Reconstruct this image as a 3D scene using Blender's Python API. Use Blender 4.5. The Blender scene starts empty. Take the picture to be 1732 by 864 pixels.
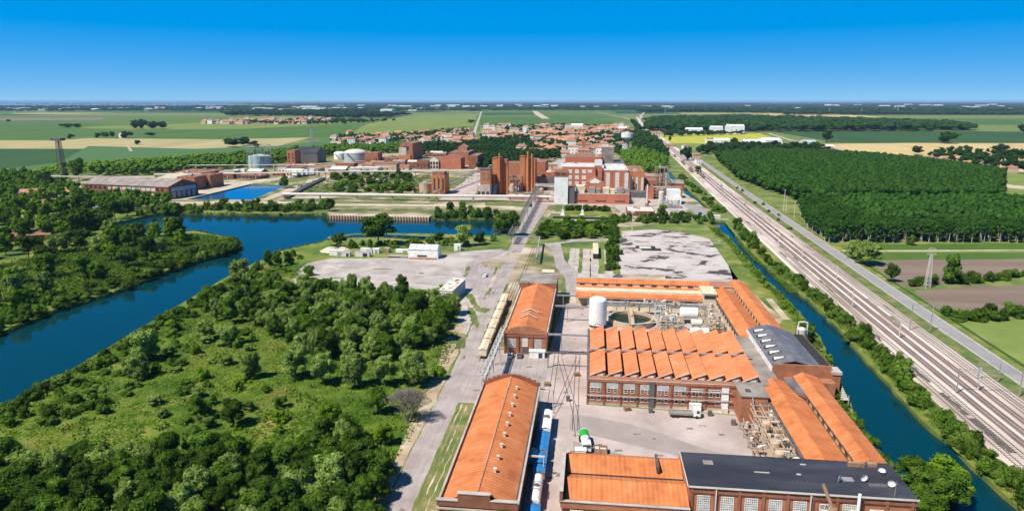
import bpy, math, random
import numpy as np
from mathutils import Vector, Matrix
from mathutils.geometry import tessellate_polygon

# ------------------------------------------------------------------ camera, sky, sun, exposure
R = math.radians
scene = bpy.context.scene
F, H, TH, YAW = 1150.0, 90.0, R(12.8), R(6.6)
cd = bpy.data.cameras.new("camera"); cam = bpy.data.objects.new("camera", cd)
scene.collection.objects.link(cam)
cd.sensor_fit = 'HORIZONTAL'; cd.sensor_width = 36.0; cd.lens = 36.0 * F / 1732.0
cd.clip_start = 0.5; cd.clip_end = 120000
cam.location = (0, 0, H); cam.rotation_euler = (R(90) - TH, 0, YAW)
scene.camera = cam
SUN_EL = R(55); SUN_DIR = Vector((-0.72, -0.69, 0)).normalized()      # towards the sun, seen from above
SKY_H, SKY_SP, SKY_S, SKY_V = -.005, 1.6, 2.05, 5.2
world = bpy.data.worlds.new("World"); scene.world = world; world.use_nodes = True
wn = world.node_tree.nodes; wl = world.node_tree.links
sky = wn.new('ShaderNodeTexSky'); sky.sky_type = 'NISHITA'; sky.sun_disc = False
sky.sun_elevation = SUN_EL; sky.sun_rotation = math.atan2(SUN_DIR.x, SUN_DIR.y)
sky.altitude = 0; sky.air_density = 1.0; sky.dust_density = 0.0; sky.ozone_density = 1.0
tc = wn.new('ShaderNodeTexCoord'); mp = wn.new('ShaderNodeMapping'); mp.vector_type = 'POINT'
mp.inputs['Scale'].default_value = (1, 1, 2.6); mp.inputs['Location'].default_value = (0, 0, 0.16)
wl.new(tc.outputs['Generated'], mp.inputs['Vector']); wl.new(mp.outputs['Vector'], sky.inputs['Vector'])
hv = wn.new('ShaderNodeSeparateColor'); hv.mode = 'HSV'; wl.new(sky.outputs['Color'], hv.inputs['Color'])
def wmath(op, a, b, clamp=False):                    # the photograph's vivid azure: fuller colour, evener brightness
    n = wn.new('ShaderNodeMath'); n.operation = op; n.use_clamp = clamp; wl.new(a, n.inputs[0]); n.inputs[1].default_value = b; return n.outputs[0]
cv = wn.new('ShaderNodeCombineColor'); cv.mode = 'HSV'
wl.new(wmath('ADD', hv.outputs[0], SKY_H), cv.inputs[0])
wl.new(wmath('MULTIPLY', wmath('POWER', hv.outputs[1], SKY_SP), SKY_S, True), cv.inputs[1])
sx = wn.new('ShaderNodeSeparateXYZ'); wl.new(tc.outputs['Generated'], sx.inputs[0])
mrz = wn.new('ShaderNodeMapRange'); wl.new(sx.outputs['Z'], mrz.inputs['Value'])       # a clear sky darkens towards the zenith
for k_, v_ in (('From Min', .14), ('From Max', .6), ('To Min', 1.0), ('To Max', .38)): mrz.inputs[k_].default_value = v_
vz = wn.new('ShaderNodeMath'); vz.operation = 'MULTIPLY'; wl.new(wmath('MULTIPLY', wmath('POWER', hv.outputs[2], .12), SKY_V), vz.inputs[0]); wl.new(mrz.outputs['Result'], vz.inputs[1])
wl.new(vz.outputs[0], cv.inputs[2])
bg = wn['Background']; bg.inputs['Strength'].default_value = 0.10
wl.new(cv.outputs['Color'], bg.inputs['Color'])
sd = bpy.data.lights.new("sun", 'SUN'); sd.energy = 5.0; sd.angle = R(0.5); sd.color = (1.0, 0.94, 0.84)
sun = bpy.data.objects.new("sun", sd); scene.collection.objects.link(sun)
sdir = Vector((SUN_DIR.x * math.cos(SUN_EL), SUN_DIR.y * math.cos(SUN_EL), math.sin(SUN_EL)))
sun.rotation_euler = (-sdir).to_track_quat('-Z', 'Y').to_euler(); sun.location = (0, 0, 300)
vs = scene.view_settings; vs.view_transform = 'Standard'; vs.look = 'None'; vs.gamma = 1; vs.exposure = 0.45
vs.use_curve_mapping = False; scene.display_settings.display_device = 'sRGB'
cy = scene.cycles
cy.max_bounces = 5; cy.diffuse_bounces = 2; cy.glossy_bounces = 2; cy.transmission_bounces = 2
cy.volume_bounces = 0; cy.transparent_max_bounces = 6; cy.use_denoising = True

# ------------------------------------------------------------------ helpers
C = scene.collection
rnd = random.Random(7)

def S(px, py, z=0.0):
    """the point at height z that the photograph shows at that pixel, in metres (photogrammetry of the view)"""
    x = (px - 866) / F; v = (py - 432) / F
    t = (H - z) / (math.sin(TH) + v * math.cos(TH))
    gx, gy = x * t, (math.cos(TH) - v * math.sin(TH)) * t
    return gx * math.cos(YAW) - gy * math.sin(YAW), gx * math.sin(YAW) + gy * math.cos(YAW)

def PIX(u, w, z=0.0):
    x = u * math.cos(YAW) + w * math.sin(YAW); y = -u * math.sin(YAW) + w * math.cos(YAW)
    d = y * math.cos(TH) + (H - z) * math.sin(TH)
    return 866 + F * x / d, 432 + F * ((H - z) * math.cos(TH) - y * math.sin(TH)) / d

def HZ(px, yb, yt):
    u, w = S(px, yb); lo, hi = 0.0, 89.0
    for _ in range(30):
        m = (lo + hi) / 2
        if PIX(u, w, m)[1] > yt: lo = m
        else: hi = m
    return lo

def srgb(r, g, b):
    f = lambda c: (c / 255 / 12.92) if c <= 10.3 else ((c / 255 + .055) / 1.055) ** 2.4
    return (f(r), f(g), f(b), 1)

def mat(name, cols, scale=0.2, rough=0.85, detail=4, bump=0.0, bscale=3.0, metal=0.0, wave=None, bands=None,
        coord='pos', rand=0.0, spec=0.3, dist=0.0, stretch=None, pos=None, streak=None):
    m = bpy.data.materials.new(name); m.use_nodes = True
    n = m.node_tree.nodes; l = m.node_tree.links; b = n['Principled BSDF']
    b.inputs['Roughness'].default_value = rough; b.inputs['Metallic'].default_value = metal
    b.inputs['Specular IOR Level'].default_value = spec
    if coord == 'pos':
        co = n.new('ShaderNodeNewGeometry').outputs['Position']
    else:
        co = n.new('ShaderNodeTexCoord').outputs['Object']
    if stretch:
        q = n.new('ShaderNodeMapping'); q.inputs['Scale'].default_value = stretch
        l.new(co, q.inputs['Vector']); co2 = q.outputs['Vector']
    else: co2 = co
    nz = n.new('ShaderNodeTexNoise'); nz.inputs['Scale'].default_value = scale
    nz.inputs['Detail'].default_value = detail; nz.inputs['Roughness'].default_value = 0.62
    nz.inputs['Distortion'].default_value = dist
    l.new(co2, nz.inputs['Vector'])
    rp = n.new('ShaderNodeValToRGB'); e = rp.color_ramp.elements
    k = len(cols)
    ps = pos or [0.32 + 0.36 * i / max(1, k - 1) for i in range(k)]
    e[0].position = ps[0]; e[0].color = (*cols[0][:3], 1)
    e[1].position = ps[-1]; e[1].color = (*cols[-1][:3], 1)
    for i in range(1, k - 1):
        q = e.new(ps[i]); q.color = (*cols[i][:3], 1)
    l.new(nz.outputs['Fac'], rp.inputs['Fac']); col = rp.outputs['Color']
    def mul(col, fac_out, lo, hi):
        mr = n.new('ShaderNodeMapRange'); mr.inputs['To Min'].default_value = lo; mr.inputs['To Max'].default_value = hi
        l.new(fac_out, mr.inputs['Value'])
        mx = n.new('ShaderNodeVectorMath'); mx.operation = 'SCALE'
        l.new(col, mx.inputs[0]); l.new(mr.outputs['Result'], mx.inputs['Scale']); return mx.outputs['Vector']
    if bands:                                  # ((direction), period, low, high): courses of tiles, sheets, planks
        d, per, lo, hi = bands
        dt = n.new('ShaderNodeVectorMath'); dt.operation = 'DOT_PRODUCT'; dt.inputs[1].default_value = d
        l.new(co, dt.inputs[0])
        ms = n.new('ShaderNodeMath'); ms.operation = 'MULTIPLY'; ms.inputs[1].default_value = 2 * math.pi / per
        l.new(dt.outputs['Value'], ms.inputs[0])
        sn = n.new('ShaderNodeMath'); sn.operation = 'SINE'; l.new(ms.outputs[0], sn.inputs[0])
        ad = n.new('ShaderNodeMath'); ad.operation = 'MULTIPLY_ADD'; ad.inputs[1].default_value = .5; ad.inputs[2].default_value = .5
        l.new(sn.outputs[0], ad.inputs[0]); col = mul(col, ad.outputs[0], lo, hi)
    if streak:                                 # soot, moss and fading that run down the slope
        sc_, lo, hi = streak
        q = n.new('ShaderNodeMapping'); q.inputs['Scale'].default_value = sc_; l.new(co, q.inputs['Vector'])
        ns = n.new('ShaderNodeTexNoise'); ns.inputs['Scale'].default_value = 1.0; ns.inputs['Detail'].default_value = 5
        l.new(q.outputs['Vector'], ns.inputs['Vector']); mr0 = n.new('ShaderNodeMapRange')
        for k_, v_ in (('From Min', .38), ('From Max', .6)): mr0.inputs[k_].default_value = v_
        l.new(ns.outputs['Fac'], mr0.inputs['Value']); col = mul(col, mr0.outputs['Result'], lo, hi)
    if rand:
        oi = n.new('ShaderNodeObjectInfo'); col = mul(col, oi.outputs['Random'], 1 - rand, 1 + rand)
    l.new(col, b.inputs['Base Color'])
    if bump:
        nb = n.new('ShaderNodeTexNoise'); nb.inputs['Scale'].default_value = bscale; nb.inputs['Detail'].default_value = 3
        l.new(co, nb.inputs['Vector'])
        bp = n.new('ShaderNodeBump'); bp.inputs['Strength'].default_value = bump; bp.inputs['Distance'].default_value = 0.3
        l.new(nb.outputs['Fac'], bp.inputs['Height']); l.new(bp.outputs['Normal'], b.inputs['Normal'])
    return m

def leafmat(name, c1, c2, c3, rand=0.22, scale=0.5):
    m = mat(name, [c1, c2, c3], scale=scale, rough=0.6, detail=3, rand=rand, spec=0.0)
    n = m.node_tree.nodes; l = m.node_tree.links; b = n['Principled BSDF']
    tr = n.new('ShaderNodeBsdfTranslucent'); mx = n.new('ShaderNodeMixShader'); mx.inputs[0].default_value = 0.18
    src = b.inputs['Base Color'].links[0].from_socket
    l.new(src, tr.inputs['Color']); l.new(b.outputs[0], mx.inputs[1]); l.new(tr.outputs[0], mx.inputs[2])
    l.new(mx.outputs[0], n['Material Output'].inputs['Surface'])
    return m

class MB:
    def __init__(s): s.v = []; s.f = []; s.m = []
    def face(s, pts, mi=0):
        i = len(s.v); s.v += [tuple(p) for p in pts]; s.f.append(tuple(range(i, i + len(pts)))); s.m.append(mi); return s
    def box(s, x0, y0, z0, x1, y1, z1, mi=0, top=None):
        if x1 < x0: x0, x1 = x1, x0
        if y1 < y0: y0, y1 = y1, y0
        i = len(s.v)
        s.v += [(x0,y0,z0),(x1,y0,z0),(x1,y1,z0),(x0,y1,z0),(x0,y0,z1),(x1,y0,z1),(x1,y1,z1),(x0,y1,z1)]
        for k, q in enumerate(((0,3,2,1),(4,5,6,7),(0,1,5,4),(1,2,6,5),(2,3,7,6),(3,0,4,7))):
            s.f.append(tuple(i + a for a in q)); s.m.append(top if (top is not None and k == 1) else mi)
        return s
    def prism(s, poly, z0, z1, mi=0, top=None):
        n = len(poly); i = len(s.v)
        s.v += [(x, y, z0) for x, y in poly] + [(x, y, z1) for x, y in poly]
        s.f.append(tuple(i + n - 1 - k for k in range(n))); s.m.append(mi)
        s.f.append(tuple(i + n + k for k in range(n))); s.m.append(mi if top is None else top)
        for k in range(n):
            a = (k + 1) % n; s.f.append((i + k, i + a, i + n + a, i + n + k)); s.m.append(mi)
        return s
    def slab(s, a, b, c, d, t, mi=0):
        """a sloping slab t thick under the four points (anticlockwise from above)"""
        i = len(s.v); s.v += [tuple(p) for p in (a, b, c, d)] + [(p[0], p[1], p[2] - t) for p in (a, b, c, d)]
        for q in ((0,1,2,3),(7,6,5,4),(0,4,5,1),(1,5,6,2),(2,6,7,3),(3,7,4,0)):
            s.f.append(tuple(i + k for k in q)); s.m.append(mi)
        return s
    def cyl(s, x, y, z0, z1, r0, r1=None, n=16, mi=0, top=None):
        r1 = r0 if r1 is None else r1; i = len(s.v)
        for z, r in ((z0, r0), (z1, r1)):
            s.v += [(x + r * math.cos(2*math.pi*k/n), y + r * math.sin(2*math.pi*k/n), z) for k in range(n)]
        for k in range(n):
            a = (k + 1) % n; s.f.append((i + k, i + a, i + n + a, i + n + k)); s.m.append(mi)
        s.f.append(tuple(i + n - 1 - k for k in range(n))); s.m.append(mi)
        s.f.append(tuple(i + n + k for k in range(n))); s.m.append(mi if top is None else top)
        return s
    def tube(s, p, q, r, n=8, mi=0, r2=None):
        p = Vector(p); q = Vector(q); d = (q - p)
        if d.length < 1e-6: return s
        r2 = r if r2 is None else r2
        d.normalize(); a = d.cross(Vector((0, 0, 1)))
        if a.length < 1e-3: a = Vector((1, 0, 0))
        a.normalize(); b = d.cross(a); i = len(s.v)
        for c, rr in ((p, r), (q, r2)):
            for k in range(n):
                t = 2 * math.pi * (k + .5) / n; s.v.append(tuple(c + rr * (math.cos(t) * a + math.sin(t) * b)))
        for k in range(n):
            e = (k + 1) % n; s.f.append((i + e, i + k, i + n + k, i + n + e)); s.m.append(mi)
        s.f.append(tuple(i + k for k in range(n))); s.m.append(mi)
        s.f.append(tuple(i + n + n - 1 - k for k in range(n))); s.m.append(mi)
        return s
    def dome(s, x, y, z, r, h, n=16, k=4, mi=0):
        pr = None
        for j in range(k + 1):
            t = math.pi / 2 * j / k; rr = r * math.cos(t) + (0.001 if j == k else 0); zz = z + h * math.sin(t)
            row = len(s.v); s.v += [(x + rr * math.cos(2*math.pi*q/n), y + rr * math.sin(2*math.pi*q/n), zz) for q in range(n)]
            if pr is not None:
                for q in range(n):
                    a = (q + 1) % n; s.f.append((pr + q, pr + a, row + a, row + q)); s.m.append(mi)
            pr = row
        return s
    def mesh(s, name, mats):
        me = bpy.data.meshes.new(name); me.from_pydata(s.v, [], s.f)
        for m in mats: me.materials.append(m)
        if len(mats) > 1: me.polygons.foreach_set('material_index', s.m)
        me.update(); return me
    def build(s, name, mats, parent=None, loc=(0,0,0), rz=0):
        if not isinstance(mats, (list, tuple)): mats = [mats]
        o = bpy.data.objects.new(name, s.mesh(name, mats)); C.objects.link(o)
        o.location = loc; o.rotation_euler = (0, 0, rz)
        if parent is not None: o.parent = parent
        return o

def tag(o, label=None, cat=None, group=None, kind=None):
    if label: o['label'] = label
    if cat: o['category'] = cat
    if group: o['group'] = group
    if kind: o['kind'] = kind
    return o
def thing(name, label, cat, loc=(0,0,0), rz=0, group=None):
    o = bpy.data.objects.new(name, None); C.objects.link(o); o.empty_display_size = 1
    o.location = loc; o.rotation_euler = (0, 0, rz)
    return tag(o, label, cat, group)
def place(mesh, name, parent=None, loc=(0,0,0), rz=0, sc=(1,1,1)):
    o = bpy.data.objects.new(name, mesh); C.objects.link(o)
    o.location = loc; o.rotation_euler = (0, 0, rz); o.scale = sc
    if parent is not None: o.parent = parent
    return o
def copy_tree(root, loc, rz=None, label=None, group=None, sc=None):
    kids = {}
    def cp(o, par):
        c = o.copy(); C.objects.link(c); c.parent = par
        for ch in o.children: cp(ch, c)
        return c
    r = cp(root, None); r.location = loc
    if rz is not None: r.rotation_euler = (0, 0, rz)
    if sc is not None: r.scale = sc
    if label: r['label'] = label
    if group: r['group'] = group
    return r
def wob(pts, amp, step, seed=1):
    """break straight outlines into uneven natural ones"""
    rr = random.Random(seed); out = []
    n = len(pts)
    for i in range(n):
        a = Vector(pts[i]); b = Vector(pts[(i + 1) % n]); L = (b - a).length; k = max(1, int(L / step))
        k = min(k, 60)
        for j in range(k):
            p = a.lerp(b, j / k)
            q = amp if j else amp * .3
            out.append((p.x + rr.uniform(-q, q), p.y + rr.uniform(-q, q)))
    return out
def sheet_arrays(poly, holes=()):
    loops = [[Vector((x, y, 0)) for x, y in poly]] + [[Vector((x, y, 0)) for x, y in h] for h in holes]
    tris = tessellate_polygon(loops); vs_ = [p for lp in loops for p in lp]
    out = []
    for a, b, c in tris:
        A, B, D = vs_[a], vs_[b], vs_[c]
        out.append((a, b, c) if (B - A).cross(D - A).z > 0 else (a, c, b))
    return vs_, out
def sheet(name, poly, m, z=0.004, kind='structure', label=None, cat=None, holes=(), px=False, wb=None, seed=1):
    if px: poly = [S(x, y) for x, y in poly]
    if wb: poly = wob(poly, wb[0], wb[1], seed)
    v, f = sheet_arrays(poly, holes)
    me = bpy.data.meshes.new(name); me.from_pydata([(p.x, p.y, z) for p in v], [], f); me.materials.append(m); me.update()
    o = bpy.data.objects.new(name, me); C.objects.link(o); return tag(o, label, cat, None, kind)
ORD = ['leftmost','second from left','third from left','fourth from left','fifth from left','sixth from left','seventh from left','eighth from left']
ORD += [o.replace('leftmost','rightmost').replace('from left','from right') for o in ORD[:8]][::-1]
def relabel(objs, looks, where, rows=('nearest row','second row','third row','farthest row'), minsz=2):
    """a label for each of many look-alikes: its look, its row counted from the camera, its place in that row"""
    by = {}
    for o, lk in zip(objs, looks): by.setdefault(lk, []).append(o)
    for lk, os_ in by.items():
        os_.sort(key=lambda o: o.location.y); n = len(os_); k = min(len(rows), 1 + n // 12)
        for i in range(k):
            part = os_[n*i//k: n*(i+1)//k]; part.sort(key=lambda o: PIX(o.location.x, o.location.y)[0]); m = len(part)
            rw = '' if k == 1 else ', ' + (rows[i] if i < k - 1 else rows[-1])
            for j, o in enumerate(part):
                if m == 1: p = ', the only one there' if k > 1 else ''
                elif m <= 16: p = ', ' + (ORD[j] if j < m / 2 else ORD[16 - (m - j)])
                else: p = ''
                o['label'] = lk + ' ' + where + rw + p
def inside(x, y, poly):
    c = False; j = len(poly) - 1
    for i in range(len(poly)):
        xi, yi = poly[i]; xj, yj = poly[j]
        if (yi > y) != (yj > y) and x < (xj - xi) * (y - yi) / (yj - yi) + xi: c = not c
        j = i
    return c
def scatter(poly, n, dmin, seed=1, avoid=(), tries=40):
    rr = random.Random(seed); xs = [p[0] for p in poly]; ys = [p[1] for p in poly]; out = []; cell = {}
    for _ in range(n * tries):
        if len(out) >= n: break
        x = rr.uniform(min(xs), max(xs)); y = rr.uniform(min(ys), max(ys))
        if not inside(x, y, poly) or any(inside(x, y, a) for a in avoid): continue
        k = (int(x // dmin), int(y // dmin)); ok = True
        for i in (-1, 0, 1):
            for j in (-1, 0, 1):
                for q in cell.get((k[0] + i, k[1] + j), ()):
                    if (q[0] - x) ** 2 + (q[1] - y) ** 2 < dmin * dmin: ok = False
        if ok: out.append((x, y)); cell.setdefault(k, []).append((x, y))
    return out
def pxs(pts): return [S(x, y) for x, y in pts]

# ------------------------------------------------------------------ materials
M = {}
M['brick'] = mat('brick', [(.27,.105,.055),(.36,.145,.075),(.42,.19,.105)], scale=.35, detail=8, bump=.15, bands=((0,0,1), .5, .93, 1.04))
M['brick_dark'] = mat('brick_dark', [(.16,.065,.04),(.24,.095,.055),(.31,.13,.075)], scale=.25, detail=7)
M['brick_orange'] = mat('brick_orange', [(.36,.13,.05),(.47,.18,.07),(.52,.22,.1)], scale=.15, detail=6, stretch=(1,1,.25))
M['brick_red'] = mat('brick_red', [(.38,.125,.07),(.46,.155,.09),(.5,.19,.11)], scale=.15, detail=6)
M['tile_y'] = mat('tile_y', [(.40,.115,.04),(.56,.175,.055),(.63,.22,.08),(.74,.32,.15)], scale=.22, detail=11, bands=((0,1,0), 1.1, 0.84, 1.06), bump=.4, bscale=5, pos=[.28,.45,.62,.8], streak=((.12,.9,.1),.88,1.03))
M['tile_x'] = mat('tile_x', [(.40,.115,.04),(.56,.175,.055),(.63,.22,.08),(.74,.32,.15)], scale=.22, detail=11, bands=((1,0,0), 1.1, 0.88, 1.05), bump=.4, bscale=5, pos=[.28,.45,.62,.8], streak=((.9,.12,.1),.88,1.03))
M['tile_saw'] = mat('tile_saw', [(.44,.13,.05),(.58,.19,.075),(.64,.23,.10),(.72,.32,.16)], scale=.16, detail=10, pos=[.28,.45,.62,.8], bump=.2, bscale=5, streak=((.14,.6,.1),.89,1.03))
M['tile_dull'] = mat('tile_dull', [(.28,.13,.08),(.38,.18,.11),(.46,.27,.18)], scale=.1, detail=6, rand=.22)
M['tile_new'] = mat('tile_new', [(.56,.13,.045),(.66,.165,.06),(.72,.21,.09)], scale=.2, detail=6, bump=.1)
M['black_roof'] = mat('black_roof', [(.028,.028,.034),(.038,.038,.046),(.06,.06,.07)], scale=.12, detail=5, rough=.6, stretch=(.4,1.4,1))
M['metal_roof'] = mat('metal_roof', [(.105,.10,.11),(.145,.137,.148),(.2,.19,.195)], scale=.25, rough=.5, detail=6, bands=((0,1,0), 1.0, .88, 1.05))
M['grey_roof'] = mat('grey_roof', [(.16,.14,.12),(.26,.22,.19),(.34,.3,.26)], scale=.15, detail=6)
M['brown_roof'] = mat('brown_roof', [(.18,.09,.06),(.26,.13,.085),(.33,.19,.13)], scale=.12, detail=6)
M['dark'] = mat('dark', [(.02,.02,.022),(.04,.038,.036)], scale=.5)
M['gutter'] = mat('gutter', [(.06,.055,.05),(.12,.11,.1)], scale=.5)
M['cream'] = mat('cream', [(.5,.4,.26),(.62,.52,.36),(.7,.6,.45)], scale=.3)
M['yellow_wall'] = mat('yellow_wall', [(.6,.33,.09),(.72,.42,.14)], scale=.3)
M['white'] = mat('white', [(.62,.61,.58),(.76,.75,.72),(.82,.81,.79)], scale=.3, rough=.5)
M['offwhite'] = mat('offwhite', [(.42,.39,.33),(.58,.54,.46),(.66,.62,.55)], scale=.4)
M['concrete'] = mat('concrete', [(.30,.26,.22),(.41,.355,.31),(.5,.44,.39)], scale=.2, detail=7)
M['steel'] = mat('steel', [(.3,.29,.28),(.42,.4,.38)], scale=.6, rough=.45, metal=.3)
M['steel_dark'] = mat('steel_dark', [(.08,.075,.07),(.16,.15,.14)], scale=.6, rough=.6)
M['steel_pale'] = mat('steel_pale', [(.5,.47,.42),(.62,.58,.52)], scale=.6, rough=.5)
M['rust'] = mat('rust', [(.2,.1,.06),(.34,.2,.12),(.42,.3,.2)], scale=.8, detail=6)
M['tank_tan'] = mat('tank_tan', [(.42,.3,.2),(.55,.42,.3)], scale=.2, detail=6)
M['tank_blue'] = mat('tank_blue', [(.3,.36,.4),(.42,.48,.52)], scale=.1, detail=5, bands=((0,0,1), 2.5, .9, 1.05))
M['glass'] = mat('glass', [(.02,.025,.03),(.05,.055,.06)], scale=.7, rough=.15, spec=.6)
M['glass_pale'] = mat('glass_pale', [(.14,.14,.13),(.42,.4,.36)], scale=1.1, rough=.25, spec=.5, detail=2)
M['glass_white'] = mat('glass_white', [(.55,.5,.42),(.72,.68,.6)], scale=.6, rough=.5, detail=2)
M['blue'] = mat('blue', [(.02,.15,.38),(.03,.2,.46)], scale=.6, rough=.45)
M['green_paint'] = mat('green_paint', [(.01,.32,.03),(.02,.42,.05)], scale=.5, rough=.4)
M['wood'] = mat('wood', [(.2,.12,.06),(.3,.18,.1)], scale=1)
M['rubber'] = mat('rubber', [(.015,.015,.016),(.03,.03,.03)], scale=1)
M['plank'] = mat('plank', [(.22,.19,.16),(.3,.27,.24)], scale=.8)
M['render_cream'] = mat('render_cream', [(.55,.47,.36),(.7,.62,.5)], scale=.15, rand=.2)
M['render_pink'] = mat('render_pink', [(.5,.32,.24),(.62,.42,.33)], scale=.15, rand=.2)
M['bark'] = mat('bark', [(.1,.075,.05),(.2,.16,.12)], scale=1.5)
M['bark_pale'] = mat('bark_pale', [(.42,.4,.34),(.6,.57,.5)], scale=1.5)
M['dead_bark'] = mat('dead_bark', [(.17,.14,.11),(.34,.29,.24)], scale=1.5)
M['asphalt'] = mat('asphalt', [(.27,.225,.205),(.345,.295,.275),(.41,.355,.33)], scale=.12, detail=8, dist=.4, streak=((1.3,.05,.1),.88,1.03))
M['asphalt_old'] = mat('asphalt_old', [(.25,.215,.195),(.39,.34,.31),(.5,.44,.405)], scale=.06, detail=9, dist=.6)
M['asphalt_patchy'] = mat('asphalt_patchy', [(.065,.055,.052),(.42,.365,.335),(.47,.415,.385),(.55,.49,.46)], scale=.07, detail=7, dist=.4, stretch=(.8,1,1), pos=[.43,.445,.56,.72])
M['concrete_yard'] = mat('concrete_yard', [(.30,.245,.22),(.41,.335,.305),(.50,.42,.385)], scale=.08, detail=9)
M['east_road'] = mat('east_road', [(.24,.225,.215),(.31,.29,.28)], scale=.1, detail=6)
M['dirt'] = mat('dirt', [(.25,.17,.1),(.4,.3,.2),(.5,.42,.32)], scale=.12, detail=8)
M['dirt_pale'] = mat('dirt_pale', [(.3,.25,.15),(.47,.39,.29),(.56,.5,.42)], scale=.08, detail=8)
M['works'] = mat('works', [(.08,.11,.025),(.17,.17,.06),(.33,.26,.17),(.46,.38,.29),(.55,.48,.4)], scale=.03, detail=11, pos=[.38,.46,.52,.6,.7])
M['ballast'] = mat('ballast', [(.33,.255,.21),(.56,.47,.405),(.70,.61,.54)], scale=.09, detail=9, stretch=(1,.15,1))
M['ballast_brown'] = mat('ballast_brown', [(.17,.12,.1),(.27,.19,.165),(.33,.25,.22)], scale=.3, detail=8, stretch=(1,.3,1))
M['ballast_dark'] = mat('ballast_dark', [(.07,.06,.055),(.13,.11,.1)], scale=.6, detail=8)
M['rail'] = mat('rail', [(.05,.03,.022),(.1,.06,.045)], scale=.6, rough=.5)
M['grass'] = mat('grass', [(.05,.09,.018),(.10,.15,.03),(.17,.2,.045),(.30,.24,.09)], scale=.045, detail=10, bump=.4, bscale=1.5, dist=.3)
M['lawn'] = mat('lawn', [(.05,.095,.018),(.095,.14,.03),(.16,.165,.05),(.28,.22,.12)], scale=.13, detail=9)
M['scrub'] = mat('scrub', [(.04,.078,.008),(.072,.125,.012),(.12,.17,.018),(.2,.2,.035),(.36,.25,.1)], scale=.05, detail=11, bump=.6, bscale=1.2, dist=.5, pos=[.3,.42,.52,.62,.74])
M['bank_grass'] = mat('bank_grass', [(.05,.095,.013),(.095,.145,.02),(.19,.20,.035),(.30,.26,.08)], scale=.08, detail=9, bump=.4)
M['reed'] = mat('reed', [(.12,.14,.05),(.22,.22,.09),(.3,.28,.15)], scale=.2, detail=6)
def crop(n, a, b, sc=.02, st=(1, .12, 1)):
    M[n] = mat(n, [a, b], scale=sc, detail=6, stretch=st); return M[n]
crop('crop_green', (.048,.10,.010), (.08,.145,.015)); crop('crop_dark', (.024,.065,.009), (.036,.088,.012))
crop('crop_mid', (.07,.12,.012), (.11,.165,.018)); crop('crop_pale', (.13,.175,.028), (.19,.225,.04))
crop('crop_yellow', (.32,.33,.03), (.42,.42,.045)); crop('wheat', (.44,.32,.13), (.56,.42,.2))
crop('stubble', (.28,.25,.1), (.42,.34,.16)); crop('ploughed', (.15,.105,.075), (.24,.175,.135), .05, (.15,1,1))
crop('meadow', (.13,.18,.035), (.2,.24,.055), .05, (1,1,1)); crop('vine', (.05,.12,.03),(.075,.15,.04), .2, (2,.1,1))

# farmland far away: a patchwork of fields, cell by cell
def farmland():
    m = bpy.data.materials.new('farmland'); m.use_nodes = True; n = m.node_tree.nodes; l = m.node_tree.links
    b = n['Principled BSDF']; b.inputs['Roughness'].default_value = .95; b.inputs['Specular IOR Level'].default_value = .1
    g = n.new('ShaderNodeNewGeometry'); mp_ = n.new('ShaderNodeMapping'); mp_.inputs['Scale'].default_value = (.0011, .0019, 1)
    mp_.inputs['Rotation'].default_value = (0, 0, .12)
    l.new(g.outputs['Position'], mp_.inputs['Vector'])
    v = n.new('ShaderNodeTexVoronoi'); v.distance = 'CHEBYCHEV'; v.voronoi_dimensions = '2D'; v.inputs['Scale'].default_value = 1.0
    l.new(mp_.outputs['Vector'], v.inputs['Vector'])
    sp = n.new('ShaderNodeSeparateColor'); l.new(v.outputs['Color'], sp.inputs['Color'])
    rp = n.new('ShaderNodeValToRGB'); rp.color_ramp.interpolation = 'CONSTANT'; e = rp.color_ramp.elements
    cs = [(0,(.03,.09,.028)),(.25,(.055,.12,.035)),(.45,(.09,.15,.045)),(.62,(.02,.065,.022)),(.8,(.14,.18,.06)),(.92,(.33,.28,.12))]
    e[0].position = 0; e[0].color = (*cs[0][1], 1); e[1].position = cs[1][0]; e[1].color = (*cs[1][1], 1)
    for p, c in cs[2:]: q = e.new(p); q.color = (*c, 1)
    l.new(sp.outputs[0], rp.inputs['Fac'])
    nz = n.new('ShaderNodeTexNoise'); nz.inputs['Scale'].default_value = .01; nz.inputs['Detail'].default_value = 8
    l.new(g.outputs['Position'], nz.inputs['Vector'])
    mr = n.new('ShaderNodeMapRange'); mr.inputs['To Min'].default_value = .75; mr.inputs['To Max'].default_value = 1.25
    l.new(nz.outputs['Fac'], mr.inputs['Value'])
    mx = n.new('ShaderNodeVectorMath'); mx.operation = 'SCALE'; l.new(rp.outputs['Color'], mx.inputs[0]); l.new(mr.outputs[0], mx.inputs['Scale'])
    l.new(mx.outputs['Vector'], b.inputs['Base Color']); return m
M['farmland'] = farmland()
def watermat(name, c, rough=.06, bump=.25, sc=.25):
    m = bpy.data.materials.new(name); m.use_nodes = True; n = m.node_tree.nodes; l = m.node_tree.links
    b = n['Principled BSDF']; b.inputs['Base Color'].default_value = (*c, 1); b.inputs['Roughness'].default_value = rough
    b.inputs['IOR'].default_value = 1.33; b.inputs['Specular IOR Level'].default_value = .35
    g = n.new('ShaderNodeNewGeometry')
    nz = n.new('ShaderNodeTexNoise'); nz.inputs['Scale'].default_value = sc; nz.inputs['Detail'].default_value = 5
    l.new(g.outputs['Position'], nz.inputs['Vector'])
    bp = n.new('ShaderNodeBump'); bp.inputs['Strength'].default_value = bump; bp.inputs['Distance'].default_value = .25
    l.new(nz.outputs['Fac'], bp.inputs['Height']); l.new(bp.outputs['Normal'], b.inputs['Normal'])
    return m
M['river_water'] = watermat('river_water', (.001,.030,.038))
M['canal_water'] = watermat('canal_water', (.001,.032,.044))
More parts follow.
